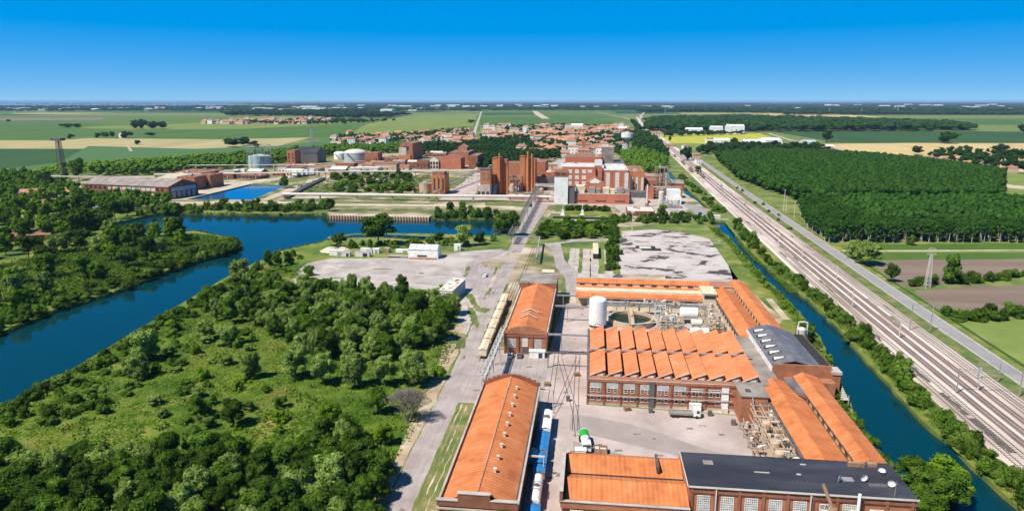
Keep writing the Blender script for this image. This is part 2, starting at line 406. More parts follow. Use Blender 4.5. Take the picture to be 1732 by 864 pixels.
M['pond_water'] = watermat('pond_water', (.0,.09,.24))
M['tank_water'] = watermat('tank_water', (.015,.028,.012))
M['sea_water'] = watermat('sea_water', (.1,.22,.36), .4)
M['leaf_dark'] = leafmat('leaf_dark', (0.022, 0.048, 0.006), (0.042, 0.085, 0.01), (0.08, 0.14, 0.018))
M['leaf_mid'] = leafmat('leaf_mid', (0.036, 0.078, 0.008), (0.07, 0.14, 0.014), (0.13, 0.21, 0.026))
M['leaf_bright'] = leafmat('leaf_bright', (0.07, 0.14, 0.008), (0.12, 0.215, 0.013), (0.19, 0.29, 0.028))
M['leaf_willow'] = leafmat('leaf_willow', (0.095, 0.155, 0.028), (0.175, 0.26, 0.052), (0.29, 0.375, 0.1))
M['leaf_poplar'] = leafmat('leaf_poplar', (0.022, 0.065, 0.01), (0.034, 0.09, 0.013), (0.055, 0.125, 0.02), rand=.12, scale=.08)
M['leaf_far'] = leafmat('leaf_far', (0.014, 0.04, 0.008), (0.024, 0.058, 0.01), (0.04, 0.08, 0.016), scale=.02)
M['leaf_canal'] = leafmat('leaf_canal', (0.06, 0.11, 0.012), (0.1, 0.17, 0.022), (0.17, 0.25, 0.045), scale=.15)
M['leaf_scrub'] = mat('leaf_scrub', [(.038,.085,.008),(.07,.14,.012),(.115,.185,.018),(.18,.2,.035),(.29,.21,.08)], scale=.045, detail=9, rough=.7, spec=0, pos=[.34,.45,.54,.63,.74])
#@@SETTING
# ------------------------------------------------------------------ water bodies and the ground round them
river_px = [(-160,790),(-60,725),(0,693),(100,640),(170,598),(230,562),(300,530),(340,507),(385,490),(412,470),(445,447),(470,425),(530,412),
            (570,403),(640,400),(700,406),(770,406),(845,398),(862,385),(858,372),(835,371),(740,370),(640,368),(555,367),(550,362),(480,362),(380,361),(270,360),
            (232,368),(200,375),(165,388),(200,395),(262,395),(330,390),(380,400),(402,408),(405,418),(380,428),(320,445),(270,462),
            (220,485),(150,505),(90,525),(40,545),(0,562),(-60,592),(-160,650)]
river = wob(pxs(river_px), 1.2, 9, 3)
canal_a = wob([(74,90),(76,146),(77,184),(84,225),(89,252),(92,285),(92.5,318),(91.5,350),(93,420),(94.5,470),(92,500),(91,528),
         (103,528),(102,500),(99.5,470),(98.5,440),(98,376),(101.5,334),(102,283),(99.5,246),(97,194),(98.8,149),(98.5,90)], .8, 6, 4)
canal_b = wob([(94,572),(95,650),(93.5,780),(97,900),(100,1000),(105,1000),(102.5,900),(100,780),(101.5,650),(102.5,572)], .6, 12, 5)
pond = pxs([(290,337),(425,338),(487,313),(368,310)])
holes = [river, canal_a, canal_b, pond]
NEAR = 3600
def build_ground():
    sq = [(-NEAR, -300), (NEAR, -300), (NEAR, NEAR + 1400), (-NEAR, NEAR + 1400)]
    v, f = sheet_arrays(sq, holes); vv = [(p.x, p.y, 0) for p in v]; ff = list(f); mm = [0] * len(ff)
    B = 46000; i = len(vv); y0, y1 = -300, NEAR + 1400
    vv += [(-B, -B, 0), (B, -B, 0), (B, B, 0), (-B, B, 0)]
    ff += [(i, i+1, 1, 0), (i+1, i+2, 2, 1), (i+2, i+3, 3, 2), (i+3, i, 0, 3)]; mm += [1] * 4
    k = 4                                                  # earth banks round every sheet of water
    for h in holes:
        n = len(h); j = len(vv); vv += [(x, y, -1.5) for x, y in h]
        for a in range(n):
            b = (a + 1) % n; ff.append((k + a, k + b, j + b, j + a)); mm.append(2)
        k += n
    me = bpy.data.meshes.new('ground'); me.from_pydata(vv, [], ff)
    for m in ('grass', 'farmland', 'bank_grass'): me.materials.append(M[m])
    me.polygons.foreach_set('material_index', mm); me.update()
    o = bpy.data.objects.new('ground', me); C.objects.link(o); tag(o, kind='structure')
build_ground()
sheet('river_water', river, M['river_water'], -1.2)
sheet('canal_water', canal_a, M['canal_water'], -1.2); sheet('canal_water', canal_b, M['canal_water'], -1.2)
sheet('pond_water', pond, M['pond_water'], -.9)
sheet('sea_water', pxs([(-300,181.2),(240,181.0),(330,179.5),(385,178),(385,175.6),(-300,175.2)]), M['sea_water'], 1.0)

# farmland beyond the near ground is its own material; fields one can make out are sheets of their own
def field(pts, m, z=.02, wb=None, seed=1): return sheet('field', pts, M[m], z, px=True, wb=wb, seed=seed)
field([(-260,196),(330,196),(560,200),(812,194),(812,222),(700,238),(560,236),(300,246),(-260,250)], 'crop_mid', .012)
field([(-260,236),(90,238),(150,234),(360,236),(525,233),(470,247),(330,252),(-260,251)], 'stubble', .03)
field([(-260,251),(215,253),(248,260),(190,270),(100,278),(0,289),(-260,305)], 'crop_dark', .036)
field([(-260,205),(80,203),(180,210),(120,217),(230,222),(100,236),(-260,236)], 'crop_green', .03)
field([(110,216),(240,212),(500,203),(560,206),(620,206),(420,218),(240,219)], 'crop_pale', .04)
field([(140,220),(330,220),(560,213),(690,208),(640,220),(540,232),(360,235),(160,233)], 'crop_green', .034)
field([(380,200),(540,192),(580,194),(560,198),(420,203)], 'crop_pale', .05)
field([(620,210),(690,196),(808,193),(800,213),(690,222),(560,238),(600,222)], 'crop_pale', .045)
field([(0,200),(180,199),(170,203),(0,204)], 'ploughed', .05)
field([(816,187),(1000,185),(1040,190),(1068,207),(1040,214),(810,214)], 'crop_mid', .05)
field([(816,191),(905,191),(910,194),(815,195)], 'crop_dark', .07)
field([(813,199),(915,199),(1010,201),(1050,211),(811,212)], 'crop_green', .07)
field([(925,196),(1015,196),(1035,200),(940,200)], 'crop_green', .075)
field([(900,188),(908,188),(924,198),(930,201),(917,201),(905,194)], 'dirt_pale', .08)
field([(1108,226),(1285,226),(1325,238),(1262,246),(1140,244)], 'crop_yellow', .05)
field([(1125,242),(1260,244),(1225,256),(1150,254)], 'meadow', .06)
field([(1190,196),(1240,192),(1470,196),(1530,200),(1320,200)], 'crop_pale', .08)
field([(1265,194),(1370,191),(1495,198),(1300,198)], 'wheat', .1)
field([(1300,222),(1650,222),(1900,226),(1900,244),(1420,242)], 'crop_dark', .05)
field([(1540,200),(1900,202),(1900,216),(1600,210)], 'crop_green', .06)
field([(1380,244),(1540,242),(1900,243),(1900,276),(1740,270),(1560,264),(1440,256)], 'wheat', .055)
field([(1690,292),(1900,288),(1900,330),(1700,322)], 'meadow', .03)
field([(1690,311),(1900,330),(1900,337),(1690,316)], 'dirt_pale', .05)
field([(1440,413),(1900,411),(1900,436),(1480,440),(1420,424)], 'crop_green', .01)
field([(1445,425),(1900,424),(1900,427),(1450,427)], 'meadow', .02)
field([(1478,443),(1540,439),(1900,438),(1900,470),(1740,466),(1600,480),(1545,488),(1500,474)], 'ploughed', .014, (1,12))
field([(1545,492),(1640,484),(1900,480),(1900,524),(1740,524),(1600,528),(1575,515)], 'ploughed', .014, (1,12), 2)
field([(1600,542),(1740,540),(1950,545),(1950,740),(1740,640)], 'meadow', .014, (1,12), 3)
field([(150,247),(330,252),(470,247),(560,236),(640,236),(600,252),(480,258),(400,262),(260,266),(100,282),(-40,298),(-100,297),(100,275)], 'vine', .04)
field([(540,236),(690,232),(700,244),(560,250)], 'vine', .045)

sheet('meadow', [(-170,60),(-172,168),(-180,238),(-189,330),(-189,364),(-172,430),(-150,380),(-120,330),(-80,300),(-62,290),(-60,250),(-52,200),(-48,150),(-44,60)], M['scrub'], .006)
sheet('meadow', pxs([(-200,300),(60,300),(330,345),(240,362),(200,372),(160,386),(190,398),(262,398),(330,393),(378,402),(398,410),(398,417),(318,442),(268,458),(215,482),(150,501),(90,520),(36,542),(-60,588),(-300,640)]), M['scrub'], .006)

sheet('dirt_verge', wob([(-46.5,100),(-45,135),(-45.5,180),(-47,235),(-50,262),(-56,262),(-52,225),(-49.5,180),(-48.5,135),(-50,100)], .5, 5, 8), M['dirt'], .012)
sheet('road', wob([(-46.0,60),(-44.8,135),(-45.8,230),(-47.8,330),(-50.5,460),(-52.5,560),(-53,650),(-35.5,650),(-37,560),(-39.4,500),(-40.5,460),(-40.5,330),(-39.3,230),(-37.8,135),(-37.2,60)], .22, 3, 5), M['asphalt'], .016)
# works yards, roads and paths
sheet('concrete_yard', [(-13.4,60),(-13.4,236),(-11,300),(0.5,300),(0.5,193),(58,190),(58,150),(-4.8,150),(-4.8,60)], M['concrete_yard'], .010)
sheet('yard', [(-40,190),(-40,237),(-13,237),(-13,190)], M['asphalt'], .012)
sheet('yard', wob(pxs([(520,445),(560,437),(700,436),(745,432),(800,424),(850,421),(842,430),(815,440),(808,452),(788,462),(790,500),(800,515),(790,560),(785,600),(780,600),(775,520),(715,502),(670,497),(560,498),(505,495),(520,470),(500,462)]), .8, 8, 9), M['asphalt_old'], .009)
sheet('path', wob(pxs([(440,492),(490,470),(515,460),(530,470),(520,494),(480,497)]), 1, 6, 3), M['dirt_pale'], .014)
sheet('road', pxs([(848,421),(858,426),(822,440),(810,450),(812,468),(822,490),(830,512),(815,520),(803,500),(786,478),(780,462),(788,446),(815,432)]), M['asphalt'], .020)
sheet('yard', wob(pxs([(770,440),(860,424),(852,452),(824,520),(800,600),(783,600),(790,540),(770,515),(750,490)]), .4, 5, 12), M['concrete'], .0085)
sheet('yard', pxs([(812,444),(852,441),(846,452),(826,492),(812,468)]), M['asphalt'], .014)
sheet('concrete_yard', pxs([(1052,391),(1105,388),(1150,392),(1200,404),(1250,474),(1202,478),(975,472),(978,462),(1050,464),(1046,440)]), M['asphalt_patchy'], .012)
sheet('concrete_yard', pxs([(975,476),(980,470),(1030,469),(1250,473),(1256,480)]), M['concrete_yard'], .018)
sheet('road', pxs([(920,412),(958,408),(968,404),(1046,404),(1046,407),(970,409),(948,412),(955,440),(978,462),(978,500),(958,500),(956,470),(940,452),(935,424)]), M['asphalt'], .02)
for i, (a, b, c) in enumerate(((952,10,4), (962,22,3), (975,32,6), (988,44,6), (1012,64,5))):
    w0, w1 = 345, 418; u0 = S(a + 10, 440)[0]
    sheet('path', wob([(u0, w0), (u0 + c * .8, w0), (u0 + c * .8, w1), (u0, w1)], .4, 6, i), M['concrete'], .016)
for i, q in enumerate(([(788,499),(808,499),(810,516),(795,520)], [(740,512),(790,512),(792,530),(745,520)], [(720,500),(745,486),(756,493),(745,506)], [(690,504),(716,490),(740,506),(735,511)])):
    sheet('path', pxs(q), M['concrete'], .024)
for i, q in enumerate(([(812,444),(830,439),(852,438),(858,444),(842,452),(822,452)], [(786,498),(798,496),(812,520),(828,522),(822,530),(806,526)], [(838,452),(846,452),(838,466),(834,464)], [(832,470),(838,468),(834,480),(828,480)], [(826,488),(832,486),(828,498),(823,498)], [(788,452),(796,450),(790,466),(784,470)],
        [(716,500),(748,486),(758,489),(722,506)], [(700,510),(720,504),(742,512),(738,518),(712,514)], [(790,520),(800,520),(812,548),(806,556),(796,540)], [(770,560),(790,566),(786,588),(770,590)], [(670,494),(700,500),(690,506),(650,500)], [(752,420),(800,418),(790,424),(760,426)], [(862,428),(880,428),(874,438),(860,438)])):
    sheet('weedy_patch', wob(pxs(q), .5, 1.6, 500+i), M['lawn' if i % 3 else 'works'], .027 + i*.0002)
for i, q in enumerate(([(-48.2,300),(-47.6,300),(-49.4,400),(-50.4,400)], [(-40.4,240),(-39.4,240),(-39.6,330),(-41.0,330)], [(-41,330),(-39.4,330),(-39.2,420),(-40.9,420)], [(-46.9,236),(-45.9,236),(-47.0,275),(-48.0,275)], [(-50.6,430),(-49.8,430),(-52,540),(-53.4,540)], [(-40.3,430),(-38,430),(-34,520),(-39.2,520)])):
    sheet('weedy_verge', wob(q, .35, 2.2, 700+i), M['lawn' if i % 2 else 'works'], .030 + i*.0002)
# tracks along the lawn between road and the long warehouse
sheet('lawn', wob([(-39.2,60),(-38.4,135),(-38.3,190),(-31.5,190),(-31,60)], .2, 2, 9), M['lawn'], .018)
sheet('bare_strip', wob([(-38.4,60),(-37.7,135),(-37.4,189),(-37.0,189),(-37.1,135),(-37.5,60)], .25, 2, 19), M['works'], .0195)
sheet('lawn', [(-37.6,238),(-39,300),(-40,340),(-39.5,420),(-20,420),(-12,330),(-14,300),(-30,312),(-30.5,238)], M['works'], .010)
for i, (u0, wd, a, b) in enumerate(((-36.6,.22,140,188),(-35.4,.22,128,168),(-34.9,.7,112,134))):
    sheet('worn_path', wob([(u0,a),(u0+wd,a),(u0+.6+wd,(a+b)/2),(u0+1+wd,b),(u0+1,b),(u0+.6,(a+b)/2)], .25, 2.5, 20+i), M['dirt_pale'], .021+i*.0004)
# far bank works area
sheet('works_ground', wob(pxs([(555,362),(560,352),(250,352),(20,318),(150,300),(240,298),(430,286),(560,270),(620,256),(740,262),(850,262),(950,258),(1040,262),(1106,264),(1118,290),(1150,322),(1188,349),(1205,356),(1204,368),(1110,380),(1060,384),(925,384),(915,360),(880,358),(860,362),(740,364),(640,364)]), 2, 25, 4), M['works'], .010, holes=[pond])
for q in ([(560,352),(640,350),(730,350),(735,344),(480,336),(470,341),(320,348),(250,351)], [(480,330),(735,336),(735,329),(700,320),(560,312),(492,316)], [(300,297),(430,290),(445,300),(320,306)], [(130,322),(300,345),(250,352),(100,332)],
          [(645,320),(720,322),(715,300),(650,300)], [(925,372),(1040,372),(1036,360),(935,360)], [(1030,372),(1040,372),(1036,362),(1020,362)], [(745,300),(795,300),(780,315),(750,322)], [(820,348),(900,350),(900,342),(820,340)], [(530,300),(640,306),(640,296),(560,290)], [(1140,366),(1180,366),(1170,358),(1140,358)], [(450,300),(520,296),(520,306),(460,310)]):
    sheet('lawn', wob(pxs(q), 1.5, 15, 5), M['lawn'], .016)
sheet('path', pxs([(250,341),(500,341),(560,344),(735,346),(870,349),(870,352),(735,349),(560,348),(500,344),(240,345)]), M['dirt_pale'], .022)
sheet('path', pxs([(250,340),(312,338),(430,310),(560,292),(556,289),(420,306),(360,312),(290,330)]), M['dirt_pale'], .024)
sheet('path', pxs([(440,338),(455,338),(505,320),(560,300),(575,294),(565,293),(540,300),(495,316)]), M['dirt_pale'], .026)
sheet('path', pxs([(40,318),(120,322),(110,333),(0,330)]), M['dirt_pale'], .02)
sheet('path', pxs([(-40,368),(40,364),(55,367),(40,373),(-40,378)]), M['concrete'], .02)
sheet('lawn', [(88,530),(106,530),(106,568),(88,568)], M['bank_grass'], .03)
sheet('path', pxs([(1152,345),(1180,348),(1200,358),(1206,370),(1186,372),(1172,358)]), M['east_road'], .034)
sheet('dirt_bank', wob([(-62,432),(-60,436),(-76,440),(-130,448),(-160,446),(-175,430),(-176,436),(-162,450),(-120,455),(-66,452)], 1, 6, 7), M['bank_grass'], .014)
sheet('concrete_yard', wob(pxs([(800,338),(862,339),(935,345),(1040,349),(1062,368),(1120,369),(1150,362),(1172,352),(1150,338),(1122,322),(1112,296),(1085,283),(960,266),(900,286),(806,290),(770,318),(742,338)]), 1.5, 12, 77), M['concrete_yard'], .0175)
sheet('lawn', wob(pxs([(934,368),(1036,368),(1034,354),(942,353)]), .6, 6, 78), M['bank_grass'], .0215)
sheet('path', pxs([(934,361),(952,361),(952,358.5),(936,358.5)]), M['concrete'], .024)
# canal banks and east path
sheet('canal_bank', wob([(69,60),(70.5,150),(72,205),(78,215),(82,240),(76,262),(77,300),(70,320),(73,345),(83,420),(86,500),(90,530),(92.4,528),(91.5,500),(94,470),(92.5,420),(91,350),(92,318),(91.5,285),(88.5,252),(83.5,225),(76.5,184),(75.5,146),(73.5,60)], .5, 8, 2), M['bank_grass'], .012)
sheet('path', [(67.8,60),(68.4,150),(69.8,205),(72.2,205),(71,185),(70.2,150),(69,60)], M['concrete'], .02)
sheet('dirt_verge', wob(pxs([(1270,492),(1300,520),(1325,540),(1318,548),(1290,530),(1262,492)]), .5, 4, 2), M['dirt'], .03)
sheet('canal_bank', wob([(98.4,60),(98.5,149),(97.5,194),(100,246),(102.5,283),(102,334),(98.5,376),(99,440),(101,500),(103,528),(116,528),(110,420),(107,300),(106,200),(107,60)], .6, 9, 6), M['bank_grass'], .012)

# ------------------------------------------------------------------ the railway and the road beside it
RC = [(-60,105.4),(0,106),(120,106.9),(200,107.8),(300,109.6),(458,113.6),(703,120),(1045,131),(1578,148),(2200,170),(3000,203),(4000,246),(4800,282)]
def rc(w, off=0.0):
    for (a, ua), (b, ub) in zip(RC, RC[1:]):
        if a <= w <= b: return ua + (ub - ua) * (w - a) / (b - a) + off
    return RC[-1][1] + off
WS = list(range(-40, 800, 20)) + list(range(800, 4801, 100))
def ribbon(name, offs, m, z, w0=-40, w1=4800, kind='structure'):
    ws = [w for w in WS if w0 <= w <= w1]
    me = bpy.data.meshes.new(name); v = []; f = []
    for w in ws:
        o0, o1 = offs(w) if callable(offs) else offs
        v += [(rc(w, o0), w, z), (rc(w, o1), w, z)]
    for i in range(len(ws) - 1): f.append((2*i, 2*i+1, 2*i+3, 2*i+2))
    me.from_pydata(v, [], f); me.materials.append(m); me.update()
    o = bpy.data.objects.new(name, me); C.objects.link(o); return tag(o, kind=kind)
def emb():                                                 # the ballast bed stands 0.3 m proud
    ws = [w for w in WS if w <= 4000]; v = []; f = []
    for w in ws:
        wd = 25 if w < 1500 else max(9, 25 - (w - 1500) / 60)
        for o_, z in ((-1.2, .01), (0, .3), (wd, .3), (wd + 1.2, .01)): v.append((rc(w, o_), w, z))
    for i in range(len(ws) - 1):
        for k in range(3): f.append((4*i+k, 4*i+k+1, 4*i+k+5, 4*i+k+4))
    me = bpy.data.meshes.new('railway_bed'); me.from_pydata(v, [], f); me.materials.append(M['ballast']); me.update()
    o = bpy.data.objects.new('railway_bed', me); C.objects.link(o); tag(o, kind='structure')
emb()
ribbon('track_bed', (8.2, 10.9), M['ballast_brown'], .32, w1=2500); ribbon('track_bed', (12.2, 14.9), M['ballast_brown'], .32, w1=2500)
ribbon('track_bed', (16.3, 18.8), M['ballast_brown'], .32, w1=1500); ribbon('cable_duct', (11.3, 11.75), M['white'], .34, w1=900)
ribbon('cable_duct', (4.4, 4.7), M['steel_pale'], .34, w1=260)
tk = [(1.9, 1600), (5.6, 1100), (9.6, 4000), (13.6, 4000), (17.6, 1500), (21.4, 900), (23.9, 700)]
for off, w1 in tk:
    mb = MB(); ws = [w for w in WS if w <= w1]
    for a, b in zip(ws, ws[1:]):
        for g_ in (-.72, .72):
            x0, x1 = rc(a, off + g_), rc(b, off + g_)
            mb.slab((x0 - .075, a, .46), (x0 + .075, a, .46), (x1 + .075, b, .46), (x1 - .075, b, .46), .12)
    t = mb.build('railway_track', M['rail']); tag(t, kind='structure')
    sl = MB(); a = 100.0
    while a < min(w1, 420):
        x = rc(a, off); sl.box(x - 1.25, a - .14, .305, x + 1.25, a + .14, .36); a += 1.2
    s_ = sl.build('sleepers', M['plank'], t)
for i, (a, b, o0, o1) in enumerate(((176,196,2.9,4.8),(198,214,2.9,4.4),(222,236,3.0,4.2),(160,170,6.6,8),(262,276,3,4.2),(150,158,3.2,4.2))):
    sheet('ballast_patch', wob([(rc(a,o0),a),(rc(a,o1),a),(rc(b,o1),b),(rc(b,o0),b)], .45, 1.6, i), M['ballast_dark'], .345)
for i in range(26):
    a = rnd.uniform(230, 900); o0 = rnd.choice([3.2, 7.0, 15.2, 19.2, 22.4]) + rnd.uniform(-.4, .4); L_ = rnd.uniform(5, 26)
    sheet('ballast_patch', wob([(rc(a,o0),a),(rc(a,o0+1),a),(rc(a+L_,o0+1.1),a+L_),(rc(a+L_,o0),a+L_)], .3, 3, i), M[rnd.choice(['ballast_brown','lawn','ballast_dark','dirt'])], .335 + i * .0005)
ribbon('rail_verge', (25.9, 31.5), M['lawn'], .012, w1=2200)
def er(w):
    c = 32.2 if w > 250 else 32.2 - (250 - w) * .006
    return (c, c + (7.6 if w > 300 else 6.6 + (w - 200) * .01 if w > 200 else 6.6))
ribbon('east_road', er, M['east_road'], .03, w1=4800)
ribbon('road_edge_line', lambda w: (er(w)[0] + .35, er(w)[0] + .55), M['white'], .036, w1=700)
ribbon('road_edge_line', lambda w: (er(w)[1] - .55, er(w)[1] - .35), M['white'], .036, w1=700)
ribbon('road_verge', lambda w: (er(w)[1] + .1, er(w)[1] + 5), M['bank_grass'], .02, w1=3000)
ribbon('ditch', lambda w: (er(w)[1] + 3.2, er(w)[1] + 4.6), M['crop_dark'], .026, w1=420)
# the straight country road and lanes far ahead
def lane(pts, wd, m, z=.08, name='country_road'):
    g0 = [Vector(S(*p)) for p in pts]; v = []; f = []
    for i, p in enumerate(g0):
        d = (g0[min(i+1, len(g0)-1)] - g0[max(i-1, 0)]).normalized(); nrm = Vector((-d.y, d.x)) * wd / 2
        v += [(p.x + nrm.x, p.y + nrm.y, z), (p.x - nrm.x, p.y - nrm.y, z)]
    for i in range(len(g0) - 1): f.append((2*i, 2*i+2, 2*i+3, 2*i+1))
    me = bpy.data.meshes.new(name); me.from_pydata(v, [], f); me.materials.append(m); me.update()
    o = bpy.data.objects.new(name, me); C.objects.link(o); tag(o, kind='structure')
lane([(797,242),(800,232),(805,216),(813,192),(815,188)], 9, M['concrete'], .1)
lane([(1300,226),(1340,238),(1400,247),(1440,258),(1470,262)], 9, M['concrete'], .09)
lane([(1112,236),(1088,215),(1070,203),(1040,196),(1010,190)], 10, M['concrete'], .11)
lane([(1085,214),(1082,203),(1084,196),(1090,190)], 14, M['concrete'], .12)
lane([(620,213),(690,198)], 4, M['dirt'], .09); lane([(208,234),(222,256)], 5, M['dirt'], .09)
lane([(1425,424),(1560,424),(1740,423)], 3, M['dirt_pale'], .04)
lane([(1300,505),(1330,540)], 3, M['dirt_pale'], .04)
#@@BUILD
sheet('concrete_yard', [(58,150),(67.5,150),(70,206),(70,300),(72,318),(-8,318),(-8,300),(0.5,299),(0.5,194),(58,190.5)], M['concrete'], .008)
sheet('concrete_yard', [(-4.8,60),(67.8,60),(67.8,150),(-4.8,150)], M['concrete'], .006)

q_ = random.Random(21)
M['stain'] = mat('stain', [(.14,.115,.10),(.24,.20,.18)], scale=.5, detail=8)
M['worn'] = mat('worn', [(.27,.225,.205),(.34,.285,.26)], scale=.15, detail=9)
M['light_slab'] = mat('light_slab', [(.46,.395,.36),(.56,.49,.45)], scale=.2, detail=8)
sheet('worn_lane', wob([(-4,186),(12,182),(30,171),(50,160),(55,156),(54,152),(40,154),(22,166),(6,172),(-4,176)], .7, 5, 41), M['worn'], .0135)
sheet('worn_lane', wob([(-3,170),(10,164),(26,156),(34,153),(20,153),(6,158),(-3,163)], .6, 5, 42), M['worn'], .014)
for i in range(46):
    x, y = q_.choice([(q_.uniform(-3,44), q_.uniform(156,190)), (q_.uniform(-10,0), q_.uniform(120,300)), (q_.uniform(-36,-14), q_.uniform(192,230))]); a = q_.uniform(.3,1.3); b = q_.uniform(.2,.8)
    sheet('oil_stain', wob([(x-a,y-b),(x+a,y-b*.6),(x+a*.8,y+b),(x-a*.7,y+b*.8)], .22, .5, i), M['stain'], .0150 + i*.0001)
for i in range(70):                                     # cracks and dark seams on the two open lots
    px_, py_ = q_.choice([(q_.uniform(520,760), q_.uniform(442,494)), (q_.uniform(1060,1220), q_.uniform(396,468))]); x, y = S(px_, py_); a = q_.uniform(1,7); b = q_.uniform(.3,1.6)
    sheet('yard_patch', wob([(x-a,y-b),(x+a,y-b*.6),(x+a*.8,y+b),(x-a*.7,y+b*.8)], .5, 1.2, 100+i), M[q_.choice(['stain','worn','light_slab','lawn','worn'])], .021 + i*.0002)
for i in range(16):
    w_ = 130 + i*30 + q_.uniform(-8,8); x = -42.5 - max(0, w_-230)*.012 + q_.uniform(-2.4,2.4); sheet('road_patch', wob([(x-.6,w_),(x+.6,w_),(x+.5,w_+q_.uniform(1,7)),(x-.5,w_+3)], .15, 1, 300+i), M['stain' if i % 3 == 0 else 'worn'], .021 + i*.0002)

# ------------------------------------------------------------------ windows and building kits
_win = {}
def window(parent, x, y, z, w, h, nx=2, nz=3, face='S', frame='white', glass='glass_pale', pane=True, name='window', t=.09):
    """a framed window standing proud of the wall plane; child pane"""
    key = (round(w,2), round(h,2), nx, nz, frame, glass, t)
    if key not in _win:
        a = MB(); e = t
        a.box(-e, -.12, -e, 0, 0, h + e); a.box(w, -.12, -e, w + e, 0, h + e); a.box(0, -.12, h, w, 0, h + e); a.box(0, -.16, -e, w, 0, 0)
        for i in range(1, nx): a.box(w*i/nx - .035, -.09, 0, w*i/nx + .035, -.03, h)
        for i in range(1, nz): a.box(0, -.085, h*i/nz - .035, w, -.035, h*i/nz + .035)
        b = MB().box(.0, -.03, .0, w, -.005, h)
        _win[key] = (a.mesh(name, [M[frame]]), b.mesh('pane', [M[glass]]))
    fm, pm = _win[key]
    rz = {'S': 0, 'W': -math.pi/2, 'E': math.pi/2, 'N': math.pi}[face]
    f = place(fm, name, parent, (x, y, z), rz)
    if pane: place(pm, 'pane', f)
    return f
def gable_y(mb_roof, mb_wall, x0, x1, y0, y1, ze, zr, ov=.35, t=.18, ridge=.5):
    """ridge runs along y"""
    xr = x0 + (x1 - x0) * ridge; s0 = (zr - ze) / (xr - x0); s1 = (zr - ze) / (x1 - xr)
    mb_roof.slab((x0-ov, y0, ze-ov*s0+t), (xr, y0, zr+t), (xr, y1, zr+t), (x0-ov, y1, ze-ov*s0+t), t)
    mb_roof.slab((xr, y0, zr+t), (x1+ov, y0, ze-ov*s1+t), (x1+ov, y1, ze-ov*s1+t), (xr, y1, zr+t), t)
    for y in (y0, y1): mb_wall.face([(x0, y, ze), (x1, y, ze), (xr, y, zr)] if y == y0 else [(x1, y, ze), (x0, y, ze), (xr, y, zr)])
def gable_x(mb_roof, mb_wall, x0, x1, y0, y1, ze, zr, ov=.35, t=.18, ridge=.5):
    yr = y0 + (y1 - y0) * ridge; s0 = (zr - ze) / (yr - y0); s1 = (zr - ze) / (y1 - yr)
    mb_roof.slab((x0, y0-ov, ze-ov*s0+t), (x1, y0-ov, ze-ov*s0+t), (x1, yr, zr+t), (x0, yr, zr+t), t)
    mb_roof.slab((x0, yr, zr+t), (x1, yr, zr+t), (x1, y1+ov, ze-ov*s1+t), (x0, y1+ov, ze-ov*s1+t), t)
    for x in (x0, x1): mb_wall.face([(x, y1, ze), (x, y0, ze), (x, yr, zr)] if x == x0 else [(x, y0, ze), (x, y1, ze), (x, yr, zr)])

# ------------------------------------------------------------------ the long warehouse on the left of the alley
b = thing('warehouse', 'long warehouse with orange tile roof and nine small vents beside the blue wagons', 'warehouse', (-30.2, 126, 0))
w = MB(); r = MB()
w.box(0, 0, 0, 16.6, 62.6, 7.0)
N = 8; prof = []
for i in range(N + 1):                                     # a shallow curved roof section
    x = .5 + 15.6 * i / N; q = abs(i - N/2) / (N/2); prof.append((x, 7.1 + 3.0 * (1 - q ** 1.35)))
for (xa, za), (xb, zb) in zip(prof, prof[1:]):
    r.slab((xa, .6, za), (xb, .6, zb), (xb, 62.0, zb), (xa, 62.0, za), .2)
wo = w.build('wall', M['brick'], b)
r.build('roof', M['tile_y'], b)
p = MB().box(-.35, 0, 7.0, .12, 62.6, 7.75); p.box(16.5, 0, 7.0, 16.95, 62.6, 7.3); p.build('side_parapet', M['concrete'], b)
g_ = MB(); g_.box(15.9, .6, 7.02, 16.5, 62, 7.12); g_.build('gutter', M['gutter'], b)
f = MB()                                                   # stepped near parapet
f.box(-.3, -.45, 6.9, 4.2, .25, 8.2); f.box(4.2, -.5, 6.9, 11.0, .3, 10.0); f.box(11.0, -.45, 6.9, 16.9, .25, 8.6)
f.build('gable_parapet', M['brick_dark'], b); f = MB()   # arched far one
for i in range(12):
    x = -.3 + 17.2 * i / 12; zt = 7.8 + 2.9 * math.sin(math.pi * (i + .5) / 12) ** .8; f.box(x, 62.2, 6.9, x + 17.2/12, 62.75, zt)
f.build('gable_parapet', M['brick_dark'], b)
c_ = MB().box(-.5, -.62, 8.2, 4.2, .4, 8.35); c_.box(4.1, -.66, 10.0, 11.1, .45, 10.15); c_.box(11.0, -.62, 8.6, 17.1, .4, 8.75); c_.box(-.5, -.75, 6.3, 17.1, -.46, 6.6); c_.build('coping', M['concrete'], b)
rg = MB().slab((8.15, .6, 10.26), (8.45, .6, 10.26), (8.45, 62, 10.26), (8.15, 62, 10.26), .1); rg.build('ridge_cap', M['tile_dull'], b)
for i in range(9):
    y = 9.5 + i * 5.6; v = MB(); v.box(10.4, y, 9.2, 10.95, y + .6, 10.25); v.box(10.3, y - .1, 10.25, 11.05, y + .7, 10.36); v.build('roof_vent', M['offwhite'], b)
for i in range(5): window(b, 1.2 + i * 3.1, 0, 2.2, 1.9, 2.8, 4, 5)
for i in range(10): window(b, 0, 6 + i * 5.8, 2.5, 2.2, 2.6, 3, 3, 'W')

